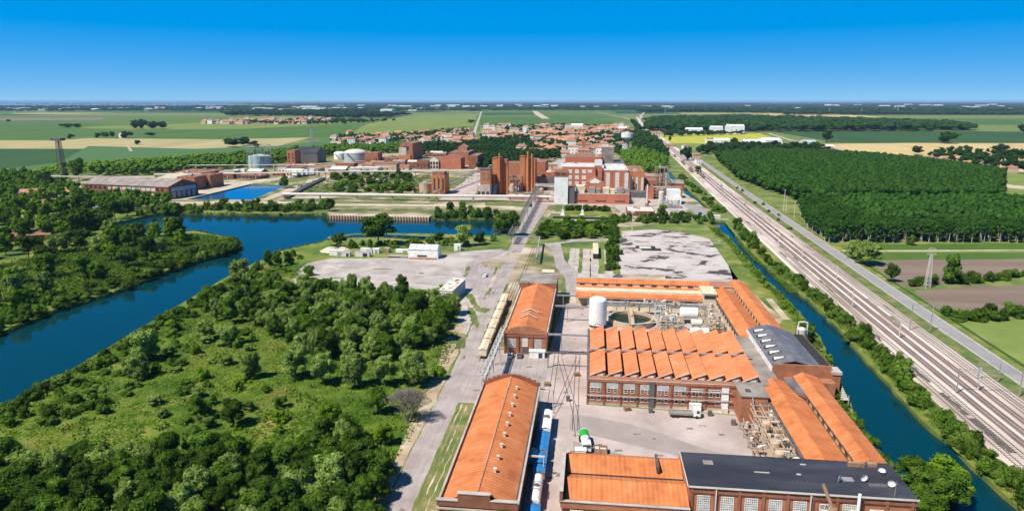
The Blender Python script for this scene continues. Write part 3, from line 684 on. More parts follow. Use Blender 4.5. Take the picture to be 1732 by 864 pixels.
# ------------------------------------------------------------------ the gabled hall behind it
b = thing('gabled_hall', 'gabled brick hall with orange roof and grey flat block behind it, facing the yard', 'hall', (-29.6, 233, 0))
w = MB(); r = MB(); w.box(0, 0, 0, 15.2, 60, 7.6); gable_y(r, w, 0.35, 14.85, .9, 60, 7.75, 10.6, 0); 
ga = MB()
for i in range(14):
    x = -.2 + 15.6 * i / 14; zt = 8.0 + 2.7 * math.sin(math.pi * (i + .5) / 14) ** .75; ga.box(x, -.15, 7.6, x + 15.6/14, .85, zt)
ga.build('gable_parapet', M['brick'], b)
w.build('wall', M['brick'], b); r.build('roof', M['tile_y'], b)
pl = MB()
for x in (-.25, 4.7, 9.8, 14.9): pl.box(x, -.35, 0, x + .6, -.002, 7.6)
pl.box(-.25, -.42, 6.8, 15.5, -.35, 7.2); pl.build('pilasters', M['brick_dark'], b)
pp = MB().box(-.5, .85, 7.6, .1, 60, 8.5); pp.box(15.1, .85, 7.6, 15.6, 60, 8.2); pp.build('side_parapet', M['concrete'], b)
window(b, .9, 0, 2.6, 3.0, 3.0, 6, 5); window(b, 11.0, 0, 2.6, 2.3, 3.0, 4, 5)
window(b, 6.4, 0, 3.0, 1.9, 3.2, 3, 5, glass='glass_white'); d = MB().box(6.3, -.15, 0, 8.3, -.003, 2.7); d.build('door', M['steel_dark'], b)
for y in (12.5, 19.5):
    v = MB(); v.slab((4.2, y, 9.75), (7.6, y, 11.2), (7.6, y + 1.3, 11.2), (4.2, y + 1.3, 9.75), .45); v.slab((7.6, y, 11.2), (11.0, y, 9.75), (11.0, y + 1.3, 9.75), (7.6, y + 1.3, 11.2), .45); v.build('ridge_vent', M['tile_dull'], b)
    v = MB(); v.slab((4.2, y - .25, 9.95), (7.6, y - .25, 11.4), (7.6, y, 11.4), (4.2, y, 9.95), .2); v.slab((7.6, y - .25, 11.4), (11.0, y - .25, 9.95), (11.0, y, 9.95), (7.6, y, 11.4), .2); v.build('vent_coping', M['white'], b)
n_ = MB().box(-1, 60, 0, 15.6, 78, 10.4); n_.box(3, 59.7, 8, 3.5, 60, 11.2); n_.build('rear_block', M['brick_dark'], b)
MB().box(-1.1, 59.9, 10.4, 15.8, 78.2, 10.65).build('rear_roof', M['grey_roof'], b)
for i in range(9): window(b, 0, 3 + i * 6.2, 3, 2.0, 2.6, 3, 3, 'W')

# ------------------------------------------------------------------ sawtooth workshop
b = thing('sawtooth_workshop', 'brick workshop with two rows of orange sawtooth roofs and white framed windows', 'factory', (0.7, 193.3, 0))
L = 50.5
w = MB().box(0, 0, 0, L, 46, 8.0); w.box(-.1, -.25, 7.6, 45.5, 2.6, 8.35); wo = w.build('wall', M['brick'], b)
pl = MB(); nb = 9; bw = 45.0 / nb
for i in range(nb + 1): MB().box(i * bw - .25, -.22, 0, i * bw + .25, -.002, 7.6).build('pilaster', M['brick_dark'], b)
MB().box(-.15, -.3, 8.35, 45.6, .1, 8.47).build('coping', M['concrete'], b)
MB().box(-.1, -.06, 0, 45, -.003, .7).build('plinth', M['concrete'], b)
dp = MB().box(18.3, -.5, 0, 19.9, -.23, 8.3); dp.build('dark_pier', M['steel_dark'], b)
tw = (L - .4) / 10
for row, (y0, y1) in enumerate(((2.9, 21.6), (24.0, 45.2))):
    for i in range(10):
        x0 = .4 + i * tw; x1 = x0 + tw - .12; zb, zt = 8.05, 10.15
        t = MB(); t.slab((x0, y0 - .25, zb + .15), (x1, y0 - .25, zt + .15), (x1, y1 + .1, zt + .15), (x0, y1 + .1, zb + .15), .15)
        ro = t.build('sawtooth_roof', M['tile_saw'], b)
        MB().face([(x0, y0, zb), (x1, y0, zb), (x1, y0, zt)]).build('gable', M['brick'], ro); MB().face([(x1, y1, zb), (x0, y1, zb), (x1, y1, zt)]).build('gable', M['brick'], ro)
        e = MB(); e.box(x1 - .05, y0, zb, x1 + .02, y1, zt); e.build('skylight', M['glass'], ro)
        if row == 0: e = MB(); e.slab((x0 - .05, y0 - .42, zb + .32), (x1, y0 - .42, zt + .34), (x1, y0 - .26, zt + .34), (x0 - .05, y0 - .26, zb + .32), .16); e.build('verge', M['offwhite'], ro)
        if row == 0: e = MB(); e.box(x0 + tw * .48, y0 - .12, zb + .2, x0 + tw * .86, y0 - .02, zb + .95); e.build('gable_window', M['glass_white'], ro)
MB().box(.0, 21.9, 9.2, L + 2, 22.7, 9.6).build('roof_pipe', M['steel'], b)
MB().box(-.4, -.2, 7.8, .3, 46, 8.5).build('side_parapet', M['steel_dark'], b)
for i in range(8):
    for j in (0, 1):
        x = i * bw + .95 + j * 1.95
        if i < 8: window(b, x, 0, 4.3, .95, 1.25, 1, 2, glass='glass')
        if i < 7 or j: window(b, x, 0, 1.7, 1.0, 1.15, 1, 2, glass='glass')
    if i < 6: window(b, i * bw + .8, 0, 5.65, 3.2, 1.45, 10, 4, glass='glass_pale')
    else: window(b, i * bw + .8, 0, 5.95, 3.2, .5, 8, 1, glass='glass')
MB().box(39.4, -.4, 1.6, 41.5, -.24, 7.4).build('white_panel', M['white'], b)
for z in (3.35,): MB().tube((-.8, -.6, z), (42.5, -.6, z), .16).build('wall_pipe', M['steel'], b)
MB().tube((27.5, -.55, 5.9), (42.5, -.55, 5.9), .12).build('wall_pipe', M['steel'], b)
MB().box(30.2, -1.6, 0, 33.6, -.24, 2.4).build('white_lean_to', M['white'], b)
MB().box(39.6, -1.7, 0, 41.3, -.42, 1.5).build('shed_box', M['offwhite'], b)
MB().box(43.5, -7.5, 0, 50.8, 2.4, 8.2).box(43.2, -7.8, 8.2, 51.2, 2.5, 8.5, 1).build('brick_annex', [M['brick'], M['grey_roof']], b)
MB().box(45.2, -5, 8.5, 46.6, -3.4, 8.9).build('roof_hatch', M['gutter'], b)
MB().box(L, 2.6, 0, 57.2, 46, 7.9).build('link_roof', M['grey_roof'], b)

# ------------------------------------------------------------------ long tiled sheds to the east of the near yard
b = thing('tiled_shed', 'low orange tiled shed between the pipe yard and the yellow clerestory', 'shed', (52.7, 150, 0))
w = MB(); r = MB(); w.box(0, 0, 0, 9.7, 50, 6.6); gable_y(r, w, 0, 9.7, 0, 49.7, 6.7, 8.5, .2, ridge=.33)
w.build('wall', M['offwhite'], b); r.build('roof', M['tile_y'], b)
MB().box(-.95, 0, 6.2, -.25, 50, 6.75).build('gutter', M['gutter'], b)
MB().prism([(6.4, 50), (9.8, 50), (9.8, 37.5), (8.2, 40)], 7.5, 8.5).build('flat_roof', M['metal_roof'], b)
MB().box(9.1, 0, 6.5, 9.8, 50, 6.95).build('valley', M['gutter'], b)
for i in range(8): window(b, 0, 4 + i * 5.8, 1.6, 2.4, 3.2, 4, 4, 'W')
b = thing('clerestory_shed', 'long orange tiled shed with yellow clerestory wall running beside the canal path', 'shed', (62.8, 150, 0))
w = MB(); r = MB(); w.box(0, 0, 0, 6.6, 52.5, 8.3); gable_y(r, w, 0, 6.6, 0, 52, 8.4, 9.7, .25, ridge=.36)
w.build('wall', M['brick'], b); r.build('roof', M['tile_y'], b)
MB().box(-.12, .1, 6.7, -.004, 52, 8.25).build('clerestory_wall', M['yellow_wall'], b)
MB().box(-.5, 0, 8.25, -.26, 52.2, 8.45).box(6.9, 0, 8.0, 7.15, 52.2, 8.3).build('gutter', M['gutter'], b)
for i in range(12): window(b, -.12, 3.4 + i * 4.2, 6.9, 1.5, 1.15, 3, 1, 'W', 'gutter', 'glass')

# ------------------------------------------------------------------ near roofs at the bottom of the yard
b = thing('double_roof_shed', 'brick shed with two parallel orange tile roofs next to the black roofed building', 'shed', (-4.5, 131.5, 0))
w = MB(); r = MB(); w.box(0, 0, 0, 27.0, 20.4, 6.2); w.box(-.2, -.9, 5, 27, 0, 6.6)
for y0, y1 in ((.2, 10.3), (11.2, 20.3)):
    gable_x(r, w, .8, 27.0, y0, y1, 6.3, 7.8, .1, ridge=.62)
w.build('wall', M['brick'], b); r.build('roof', M['tile_x'], b)
for y in (-.75, 10.3): MB().box(.8, y, 6.2, 27, y + .9, 6.42).build('valley_gutter', M['dark'], b)
MB().box(-.4, -1, 6.2, .3, 20.6, 9.0).build('side_parapet', M['brick_dark'], b)
MB().box(-.55, -1.1, 9.0, .4, 20.7, 9.15).box(-.3, -1.15, 6.6, 27, -.5, 6.75).build('coping', M['concrete'], b)
MB().box(21.2, 12, 7.1, 21.8, 18, 8.62).build('roof_strip', M['gutter'], b)
for i in range(5): window(b, 2 + i * 5, -.9, 1.8, 2.6, 2.8, 5, 4)

b = thing('black_roofed_works', 'tall brick works with flat black roof, satellite dishes and large gridded windows', 'factory', (22.6, 134.2, 0))
w = MB().box(0, 0, 0, 46.0, 14.2, 9.7); w.box(0, 14.2, 0, 46, 17.8, 7.0); w.build('wall', M['brick'], b)
MB().box(-.2, -.2, 9.7, 46.2, 14.4, 10.0).build('roof', M['black_roof'], b)
MB().box(-.3, -.35, 9.75, 46.3, -.2, 10.12).box(-.35, -.35, 9.75, -.2, 14.4, 10.12).build('coping', M['steel_pale'], b)
MB().slab((0, 14.5, 9.3), (46, 14.5, 9.3), (46, 18.1, 7.4), (0, 18.1, 7.4), .2).build('rear_tiles', M['tile_x'], b)
for i in range(10): MB().box(.3 + i * 4.95, -.3, 0, min(45.9, .9 + i * 4.95), -.004, 9.2).build('pilaster', M['brick_dark'], b)
MB().box(0, -.34, 8.6, 46, -.303, 9.2).build('frieze', M['brick_dark'], b)
for i in range(7):
    if i != 5: window(b, 1.9 + i * 4.95, 0, 3.6, 2.5, 4.2, 6, 8, glass='glass_pale')
window(b, 27.0, 0, 6.3, 1.9, 1.2, 2, 1); window(b, 37.0, 0, 3.0, 2.6, 4.0, 5, 7); window(b, 42.2, 0, 3.0, 2.4, 3.2, 4, 4)
MB().tube((5.6, -.55, 0), (5.6, -.55, 9.6), .14).build('drain_pipe', M['steel_pale'], b)
MB().tube((24.9, -.55, 0), (24.9, -.55, 9.6), .14).build('drain_pipe', M['steel_pale'], b)
MB().box(4.4, 9.3, 10.01, 6.6, 11.2, 10.05).build('roof_patch', M['grey_roof'], b)
for q in ((15, 7, 3.2, .16), (24, 7.0, .9, .3), (26, 11.5, 1.2, .2)): MB().box(q[0], q[1], 10.0, q[0] + q[2], q[1] + q[3], 10.2).build('roof_plank', M['steel_pale'], b)
MB().box(36.5, 12.0, 10.0, 40.0, 12.6, 10.9).box(37, 12.6, 10.0, 39.2, 13.6, 10.5).build('roof_box', M['rust'], b)
MB().box(41.0, 12.4, 10.0, 42.8, 13.6, 10.7).build('roof_box', M['rust'], b)
MB().box(33.2, 5.5, 10.0, 35.5, 7.0, 10.25).build('roof_grille', M['steel'], b)
MB().box(38.0, 3.8, 10.0, 43.5, 5.0, 10.3).build('roof_grille', M['steel_dark'], b)
MB().box(16.5, .6, 10.0, 18.6, 1.3, 10.12).build('roof_patch', M['dark'], b)
def dish(x, y, z, rx, lab, big=.75):
    t = thing('satellite_dish', lab, 'dish', (x, y, z), rx)
    MB().tube((0, 0, 0), (0, 0, 1.0), .07).build('mast', M['steel'], t)
    d = MB(); n = 14
    ring = [[(big*q*math.cos(2*math.pi*k/n), -.05 - .25*(q*q) , 1.15 + big*q*math.sin(2*math.pi*k/n)) for k in range(n)] for q in (.05,.5,1)]
    for a_, b_ in zip(ring, ring[1:]):
        for k in range(n): d.face([a_[k], a_[(k+1)%n], b_[(k+1)%n], b_[k]])
    d.build('reflector', M['white'], t); MB().tube((0,-.1,1.1),(0,-.7,1.25),.03).build('feed_arm', M['steel'], t)
dish(54.6, 139.2, 10.0, .9, 'white satellite dish on the black roof, left of the other two dishes')
dish(59.9, 139.9, 10.0, .2, 'white satellite dish on the black roof beside a small white box', .8)
dish(65.0, 138.2, 10.0, -.4, 'white satellite dish on the black roof nearest its east corner')
t = thing('roof_ventilator', 'white mushroom ventilator near the rusty boxes on the black roof', 'ventilator', (65.5, 144.2, 10.0))
MB().cyl(0,0,0,.5,.35).build('duct', M['steel'], t); MB().cyl(0,0,.5,.7,.8,.7).dome(0,0,.7,.7,.3).build('cap', M['white'], t)
t = thing('antenna_mast', 'thin antenna pole standing at the front edge of the black roof', 'antenna', (64.2, 134.6, 10.0))
MB().tube((0,0,0),(0,0,3.6),.05).build('pole', M['steel'], t); MB().box(-.6,-.03,3.0,.6,.03,3.06).build('crossbar', M['steel'], t)
t = thing('duct_stack', 'cluster of brown ducts and a white flue against the black roofed brick works', 'duct', (50.5, 132.4, 0))
MB().tube((-.8,1.7,12.2),(1.2,.4,7.5),.38,10).tube((1.2,.4,7.5),(2.2,-.4,5),.9,10).cyl(2.4,-.6,0,6.8,1.1).build('brown_duct', M['rust'], t)
MB().tube((6.2,.5,6.5),(6.2,.5,11.2),.33,10).build('white_flue', M['white'], t)
MB().box(3.9,-1.6,0,9.5,1.5,6.6).build('platform', M['cream'], t)
MB().cyl(5.0,-.4,6.6,7.6,.8).tube((7.4,-1,6.9),(9.0,.4,7.7),.35).build('machinery', M['steel_pale'], t)

# ------------------------------------------------------------------ the grey metal roofed hall by the canal
b = thing('grey_roofed_hall', 'brick hall with curved grey metal roof and six triangular dormers beside the canal', 'hall', (57.6, 206, 0))
w = MB().box(0, 0, 0, 19.8, 37, 8.0); w.box(0, 0, 8.0, 17.5, .5, 10.6); w.box(17.5, -1.2, 0, 19.9, 3, 9.2); w.box(3.5, -3.8, 0, 17.8, 0, 6.5); w.build('wall', M['brick'], b)
MB().box(-.12, .5, 5.0, -.003, 36.5, 9.6).build('white_side_wall', M['white'], b)
for i in range(9): window(b, -.12, 4 + i * 3.9, 6.6, 1.7, 1.6, 3, 2, 'W', 'white', 'glass')
r = MB(); pr = [(.1, 9.7), (3.2, 11.0), (6.6, 11.7), (10.2, 11.0), (15.3, 9.2)]
for (xa, za), (xb, zb) in zip(pr, pr[1:]): r.slab((xa, .5, za), (xb, .5, zb), (xb, 36 - max(0, xb - 9) * .25, zb), (xa, 36 - max(0, xa - 9) * .25, za), .25)
w2 = MB(); w2.face([(.1, .45, 8)] + [(x, .45, z - .2) for x, z in pr] [::1] + [(15.3, .45, 8)]); 
w2 = MB(); pts = [(.1, 8)] + [(x, z - .22) for x, z in pr] + [(15.3, 8)]
w2.face([(x, 36, z) for x, z in pts]); w2.build('end_gable', M['brick_dark'], b)
r.build('roof', M['metal_roof'], b)
MB().box(15.4, .6, 8.0, 19.4, 36.5, 8.25).build('dark_roof_strip', M['dark'], b)  # near-black flat strip between the metal roof and the east wall
for i in range(6):
    y = 3.4 + i * 5.3; d = MB()
    a1, a2, a3 = (.9, y, 10.2), (.9, y + 1.8, 10.2), (.95, y + .9, 11.4); tip = (5.2, y + .85, 11.6)
    d.face([a1, a3, a2]); d.face([a1, tip, a3]); d.face([a3, tip, a2]); dm = d.build('dormer', M['black_roof'], b)
    e = MB().slab((1.2, y + .1, 10.75), (4.2, y + .62, 11.48), (4.1, y + .82, 11.62), (1.2, y + .62, 11.4), .06); e.build('dormer_glazing', M['white'], dm)
MB().box(17.3, -1.5, 8.4, 20.2, 3.2, 9.3).build('corner_cap', M['concrete'], b)
st = MB()
for i in range(8): st.box(18.2 + i * .32, -8 + i * .8, 3.2 + i * .25, 20.4, -7.2 + i * .8, 3.3 + i * .25)
for x, y in ((18.3,-8),(20.3,-8),(20.3,-2)): st.tube((x,y,0),(x,y,4.6),.1)
st.build('outside_stair', M['steel_pale'], b)
t = thing('cyclone_tank', 'steel cyclone tank with looped pipe at the corner of the grey roof', 'tank', (77.0, 244.0, 0))
MB().cyl(0,0,5.2,9.6,1.6).dome(0,0,9.6,1.6,.9).cyl(0,0,3.6,5.2,.5,1.6).build('tank', M['steel_pale'], t)
pp = MB(); pts = [(-1.2,.3,9.5),(-1.0,.3,12.2),(.8,.3,12.4),(2.1,.3,12.0),(2.2,.3,3)]
for p_, q_ in zip(pts, pts[1:]): pp.tube(p_, q_, .3)
pp.build('pipe', M['steel_pale'], t)
lg = MB()
for x, y in ((-1.5,-1.5),(1.5,-1.5),(1.5,1.5),(-1.5,1.5),(3,1.4)): lg.tube((x,y,0),(x,y,10),.12)
lg.box(-2,-2,4.9,3.2,2,5.05); lg.build('frame', M['steel_dark'], t)

# ------------------------------------------------------------------ north sheds: same family as the east ones
b = thing('north_shed', 'long orange tiled shed with cream clerestory along the far side of the tank yard', 'shed', (-5.2, 291, 0))
w = MB(); w.box(0, 4.8, 0, 60, 17.5, 7.3); w.box(0, 12, 7.3, 60, 17.5, 9.0); w.box(5, 1.2, 0, 60, 4.8, 5.2); w.build('wall', M['cream'], b)
MB().box(0, .2, 5.2, 5.0, 4.8, 5.5).build('canopy', M['concrete'], b)
MB().slab((-.2, .2, 5.75), (54.8, .2, 5.75), (54.8, 12.0, 7.7), (-.2, 12.0, 7.7), .2).build('lower_roof', M['tile_x'], b)
MB().slab((-.2, 11.7, 9.0), (60, 11.7, 9.0), (60, 15.2, 10.3), (-.2, 15.2, 10.3), .2).slab((-.2, 15.2, 10.3), (60, 15.2, 10.3), (60, 18.2, 8.8), (-.2, 18.2, 8.8), .2).build('upper_roof', M['tile_x'], b)
MB().slab((-.3, -.5, 5.2), (60, -.5, 5.2), (60, .3, 5.5), (-.3, .3, 5.5), .15).build('eaves_roof', M['tile_dull'], b)
for i in range(10): window(b, 1.6 + i * 5.4, 12, 7.85, 2.0, 1.0, 2, 1, 'S', 'gutter', 'glass')
for i in range(9): window(b, 6 + i * 5.2, 1.2, 1.6, 3.0, 2.6, 4, 2, 'S', 'gutter', 'glass')
b = thing('corner_block', 'cream flat roofed block joining the two long tiled sheds', 'building', (49.7, 290.2, 0))
MB().box(0, 0, 0, 5.6, 12.5, 8.8).build('wall', M['cream'], b); MB().box(-.2, -.2, 8.8, 5.8, 12.7, 9.0).build('roof', M['cream'], b)
MB().box(.4, -.1, 6.6, 5.4, -.003, 8.2).build('opening', M['glass'], b)
b = thing('valley_shed', 'orange tiled shed with broad roof on the east side of the tank yard', 'shed', (55.2, 243, 0))
w = MB(); r = MB(); w.box(0, 0, 0, 8.9, 58, 7.0); gable_y(r, w, 0, 8.9, -5, 58, 7.1, 9.0, .3, ridge=.45)
w.build('wall', M['cream'], b); r.build('roof', M['tile_y'], b)
MB().box(-.7, 0, 6.6, -.32, 58, 6.9).build('gutter', M['gutter'], b)
for i in range(12): window(b, 0, 4 + i * 4.6, 4.6, 1.9, 1.8, 3, 2, 'W', 'gutter', 'glass')
b = thing('outer_shed', 'narrow orange tiled shed with windowed clerestory along the canal bank grass', 'shed', (64.8, 243, 0))
w = MB(); r = MB(); w.box(0, 0, 0, 6.2, 70, 8.4); gable_y(r, w, 0, 6.2, 0, 70.3, 8.5, 9.6, .25, ridge=.4)
w.build('wall', M['cream'], b); r.build('roof', M['tile_y'], b)
MB().box(6.5, 0, 8.0, 6.8, 70, 8.3).build('gutter', M['gutter'], b)
for i in range(15): window(b, 0, 3 + i * 4.5, 7.0, 1.7, 1.0, 2, 1, 'W', 'gutter', 'glass')
b = thing('end_shed', 'short tiled roof across the far corner of the long sheds', 'shed', (53.5, 303.5, 0))
w = MB(); r = MB(); w.box(0, 0, 0, 11.2, 9, 8.2); gable_x(r, w, 0, 11.2, 0, 9, 8.3, 9.8, .2)
w.build('wall', M['cream'], b); r.build('roof', M['tile_dull'], b)
for i, (x, y, rr_, hh) in enumerate(((72.2, 292, .9, 4.2), (73.6, 290.6, .8, 4.0), (73.0, 258, 1.2, 5))):
    t = thing('small_tank', ['white tank behind the narrow shed by the canal grass', 'shorter white tank paired with another behind the narrow shed', 'white round tank on the bare earth by the canal'][i], 'tank', (x, y, 0))
    MB().cyl(0,0,0,hh,rr_).build('body', M['white'], t); MB().dome(0,0,hh,rr_,.5).build('lid', M['offwhite'], t)

# ------------------------------------------------------------------ the tank yard
t = thing('clarifier', 'round open concrete basin of dark green water crossed by a walkway', 'basin', (18.1, 273.5, 0))
n = 40; wl_ = MB()
for k in range(n):
    a, c = 2*math.pi*k/n, 2*math.pi*(k+1)/n; q = []
    for ang in (a, c): q.append([(rr_*math.cos(ang), rr_*math.sin(ang)) for rr_ in (8.5, 9.3)])
    for (p0, z0), (p1, z1) in (((q[0][1],0),(q[1][1],2.6)),):
        wl_.face([(*q[0][1],0),(*q[1][1],0),(*q[1][1],2.6),(*q[0][1],2.6)])
    wl_.face([(*q[0][1],2.6),(*q[1][1],2.6),(*q[1][0],2.6),(*q[0][0],2.6)]); wl_.face([(*q[1][0],0),(*q[0][0],0),(*q[0][0],2.6),(*q[1][0],2.6)])
wl_.build('basin_wall', M['tank_tan'], t)
MB().cyl(0,0,0,1.3,8.5,n=40).build('water_surface', M['tank_water'], t)
br = MB().box(-1.2, -9.6, 2.7, .9, 9.6, 2.9)
for i in range(9):
    br.tube((-1.1, -9+i*2.2, 2.9), (-1.1, -9+i*2.2, 4.0), .08); br.tube((.8, -9+i*2.2, 2.9), (.8, -9+i*2.2, 4.0), .08)
br.tube((-1.1,-9.5,4.0),(-1.1,9.5,4.0),.08).tube((.8,-9.5,4.0),(.8,9.5,4.0),.08).cyl(-.1,0,1.3,3.6,.9)
br.build('walkway', M['tank_tan'], t)
MB().tube((-.5,-9.8,2.6),(9.5,-6.5,2.8),.22).build('launder_pipe', M['steel_pale'], t)
t = thing('white_silo', 'tall white cylindrical silo with domed top beside the round basin', 'silo', (4.2, 266.5, 0))
MB().cyl(0,0,1.6,11.6,3.5,n=28).build('shell', M['white'], t); MB().dome(0,0,11.6,3.5,1.3,28).build('dome_top', M['white'], t)
lg = MB()
for k in range(6): lg.cyl(3.0*math.cos(k*1.047), 3.0*math.sin(k*1.047), 0, 1.6, .3, n=6)
lg.build('legs', M['rust'], t)
l_ = MB().tube((3.55,-.5,1),(3.55,-.5,12.5),.06).tube((3.55,.1,1),(3.55,.1,12.5),.06).tube((3,-1.5,9),(3.6,2,9),.07).tube((-1.5,-3.9,3.4),(1.5,-3.9,3.4),.09).tube((-1.5,-3.9,0),(-1.5,-3.9,3.4),.09).tube((1.5,-3.9,0),(1.5,-3.9,3.4),.09)
l_.build('ladder', M['steel'], t)
def htank(x, y, z, L_, r_, lab, m='white', rz=0):
    t = thing('horizontal_tank', lab, 'tank', (x, y, 0), rz)
    s = MB().tube((0,0,z+r_),(L_,0,z+r_),r_,16); s.tube((-.5,0,z+r_),(0,0,z+r_),r_*.7,16,r2=r_); s.tube((L_,0,z+r_),(L_+.5,0,z+r_),r_,16,r2=r_*.7); s.build('shell', M[m], t)
    q = MB()
    for xx in (.15*L_, .85*L_): q.box(xx-.2, -r_*.8, 0, xx+.2, r_*.8, z + r_*.5)
    q.build('saddles', M['concrete'], t); MB().cyl(L_*.5,0,z+2*r_-.1,z+2*r_+.35,.4).build('manhole', M['steel'], t)
    return t
htank(38.6, 276, 2.0, 6.6, 2.4, 'large white horizontal tank raised above the yard by the valley shed')
htank(40.4, 257, 0.6, 6.2, 1.9, 'white horizontal tank just behind the sawtooth roofs')
htank(42.0, 267, 1.8, 3.6, 1.5, 'shorter white tank between two larger white tanks', 'offwhite')
htank(22, 254.5, 1.0, 5, 1.1, 'small cream tank lying close to the back of the sawtooth roofs', 'cream')
def rack(x, y, L_, D, hts, lab, nx=4, ny=2, m='tank_tan', seed=1, cat='pipe rack', rz=0):
    rr_ = random.Random(seed); t = thing('process_rack', lab, cat, (x, y, 0), rz); f_ = MB(); top = max(hts)
    for i in range(nx + 1):
        for j in range(ny + 1): f_.box(L_*i/nx-.1, D*j/ny-.1, 0, L_*i/nx+.1, D*j/ny+.1, top)
    for h_ in hts:
        for j in range(ny + 1): f_.box(-.2, D*j/ny-.12, h_-.25, L_+.2, D*j/ny+.12, h_)
        for i in range(nx + 1): f_.box(L_*i/nx-.1, 0, h_-.27, L_*i/nx+.1, D, h_-.03)
    f_.build('frame', M[m], t)
    for k in range(min(60, int(L_ * D / 6) + 4)):
        q = MB()
        h_ = rr_.choice(hts); xx = rr_.uniform(.5, L_ - 1); yy = rr_.uniform(.5, D - .5); c_ = rr_.random()
        if c_ < .4: q.box(xx, yy, h_, xx + rr_.uniform(.5, 1.8), yy + rr_.uniform(.4, 1.2), h_ + rr_.uniform(.4, 1.3))
        elif c_ < .75: q.cyl(xx, yy, h_ if rr_.random() < .5 else 0, h_ + rr_.uniform(.6, 2.2), rr_.uniform(.3, .8), n=10)
        else: q.tube((xx, yy, h_ + .4), (xx + rr_.uniform(.8, 2.5), yy, h_ + rr_.uniform(.3, 1.2)), .35)
        q.build('pump' if c_ < .4 else 'vessel', M[rr_.choice(['steel_pale','steel','offwhite','tank_tan','tank_tan','rust','gutter'])], t)
    q = MB()
    for k in range(6):
        yy = D * (k + .5) / 6; h_ = hts[k % len(hts)] + .2; q.tube((-.5, yy, h_), (L_ + .5, yy, h_), rr_.choice([.12, .18, .25]))
    for k in range(4):
        xx = rr_.uniform(0, L_); q.tube((xx, rr_.uniform(0, D), 0), (xx, rr_.uniform(0, D), top + rr_.uniform(.5, 2)), .14)
    q.build('pipes', M['steel'], t); return t
rack(28.6, 258, 9, 10, (3.0, 5.2), 'cream steel rack of pumps between the round basin and white tanks', 4, 3, seed=3)
rack(30.6, 271, 6, 8, (3.4,), 'low cream pipe platform behind the pump rack', 3, 2, seed=4)
rack(28.4, 277, 4, 5, (4.5, 7.0), 'white cabin on a frame beside the round basin', 2, 1, 'white', seed=5)
rack(47.2, 262, 6.0, 24, (3.2, 5.0), 'long cream pipe rack along the wall of the valley shed', 2, 6, seed=6)
rack(8.0, 284.2, 42, 2.6, (4.0, 5.0), 'long overhead pipe rack in front of the north shed', 9, 1, 'steel', seed=7)
t = thing('walled_sump', 'square concrete sump in front of the clarifier', 'sump', (15.5, 257.5, 0)); MB().box(0,0,0,4,3.4,1.2).build('wall', M['concrete'], t); MB().box(.3,.3,1.2,3.7,3.1,1.25).build('cover', M['dark'], t)
t = thing('flue_pipe', 'thin dark standing flue near the white tanks', 'flue', (50.6, 256, 0)); MB().cyl(0,0,0,9.5,.22,n=8).build('pipe', M['steel_dark'], t); MB().cyl(0,0,0,.4,.6,n=8).build('base', M['concrete'], t)
# pipe yard on the east of the near court
rack(46.8, 160, 5.0, 26, (2.6, 5.0, 6.4), 'tangled pale process rack against the low tiled shed', 2, 5, 'tank_tan', seed=11)
rack(43.4, 166, 2.8, 16, (2.0,), 'row of small pumps and valves at the edge of the concrete court', 2, 3, 'rust', seed=12)
for i, y in enumerate((158, 163.5, 174)):
    t = thing('standing_drum', ['pale grey standing drum nearest the black roofed works', 'pale drum in the middle of the pipe yard', 'pale drum at the far end of the pipe yard'][i], 'drum', (47.6 + .4 * i, y, 0))
    MB().cyl(0,0,.8,6.2,1.25).dome(0,0,6.2,1.25,.6).build('shell', M['tank_tan'], t)
    MB().cyl(0,0,0,.8,.8).build('base', M['concrete'], t); MB().tube((0,0,6.6),(2.4,.6,6.2),.3).tube((2.4,.6,6.2),(2.4,.6,2),.3).build('pipe', M['steel_pale'], t)
t = thing('elbow_duct', 'thick white curved duct beside the low tiled shed', 'duct', (49.9, 156.4, 0))
q = MB(); pts = [(0,0,1),(0,0,4.4),(.4,0,5.3),(1.4,.2,5.6),(2.4,.4,5.2)]
for p_, q_ in zip(pts, pts[1:]): q.tube(p_, q_, .5, 10)
q.build('duct', M['white'], t); MB().box(-.8,-.8,0,.8,.8,1).build('base', M['concrete'], t)
t = thing('inclined_conveyor', 'narrow orange brown inclined conveyor in the pipe yard', 'conveyor', (50.8, 154, 0))
MB().slab((0,0,1.5),(1.1,0,1.5),(.2,26,6.6),(-.9,26,6.6),.5).build('belt', M['rust'], t)
q = MB()
for k in range(6): q.box(-.1-.15*k, k*5+.4, 0, .2-.15*k, k*5+.7, 1.2+k*.95)
q.build('legs', M['steel_dark'], t)

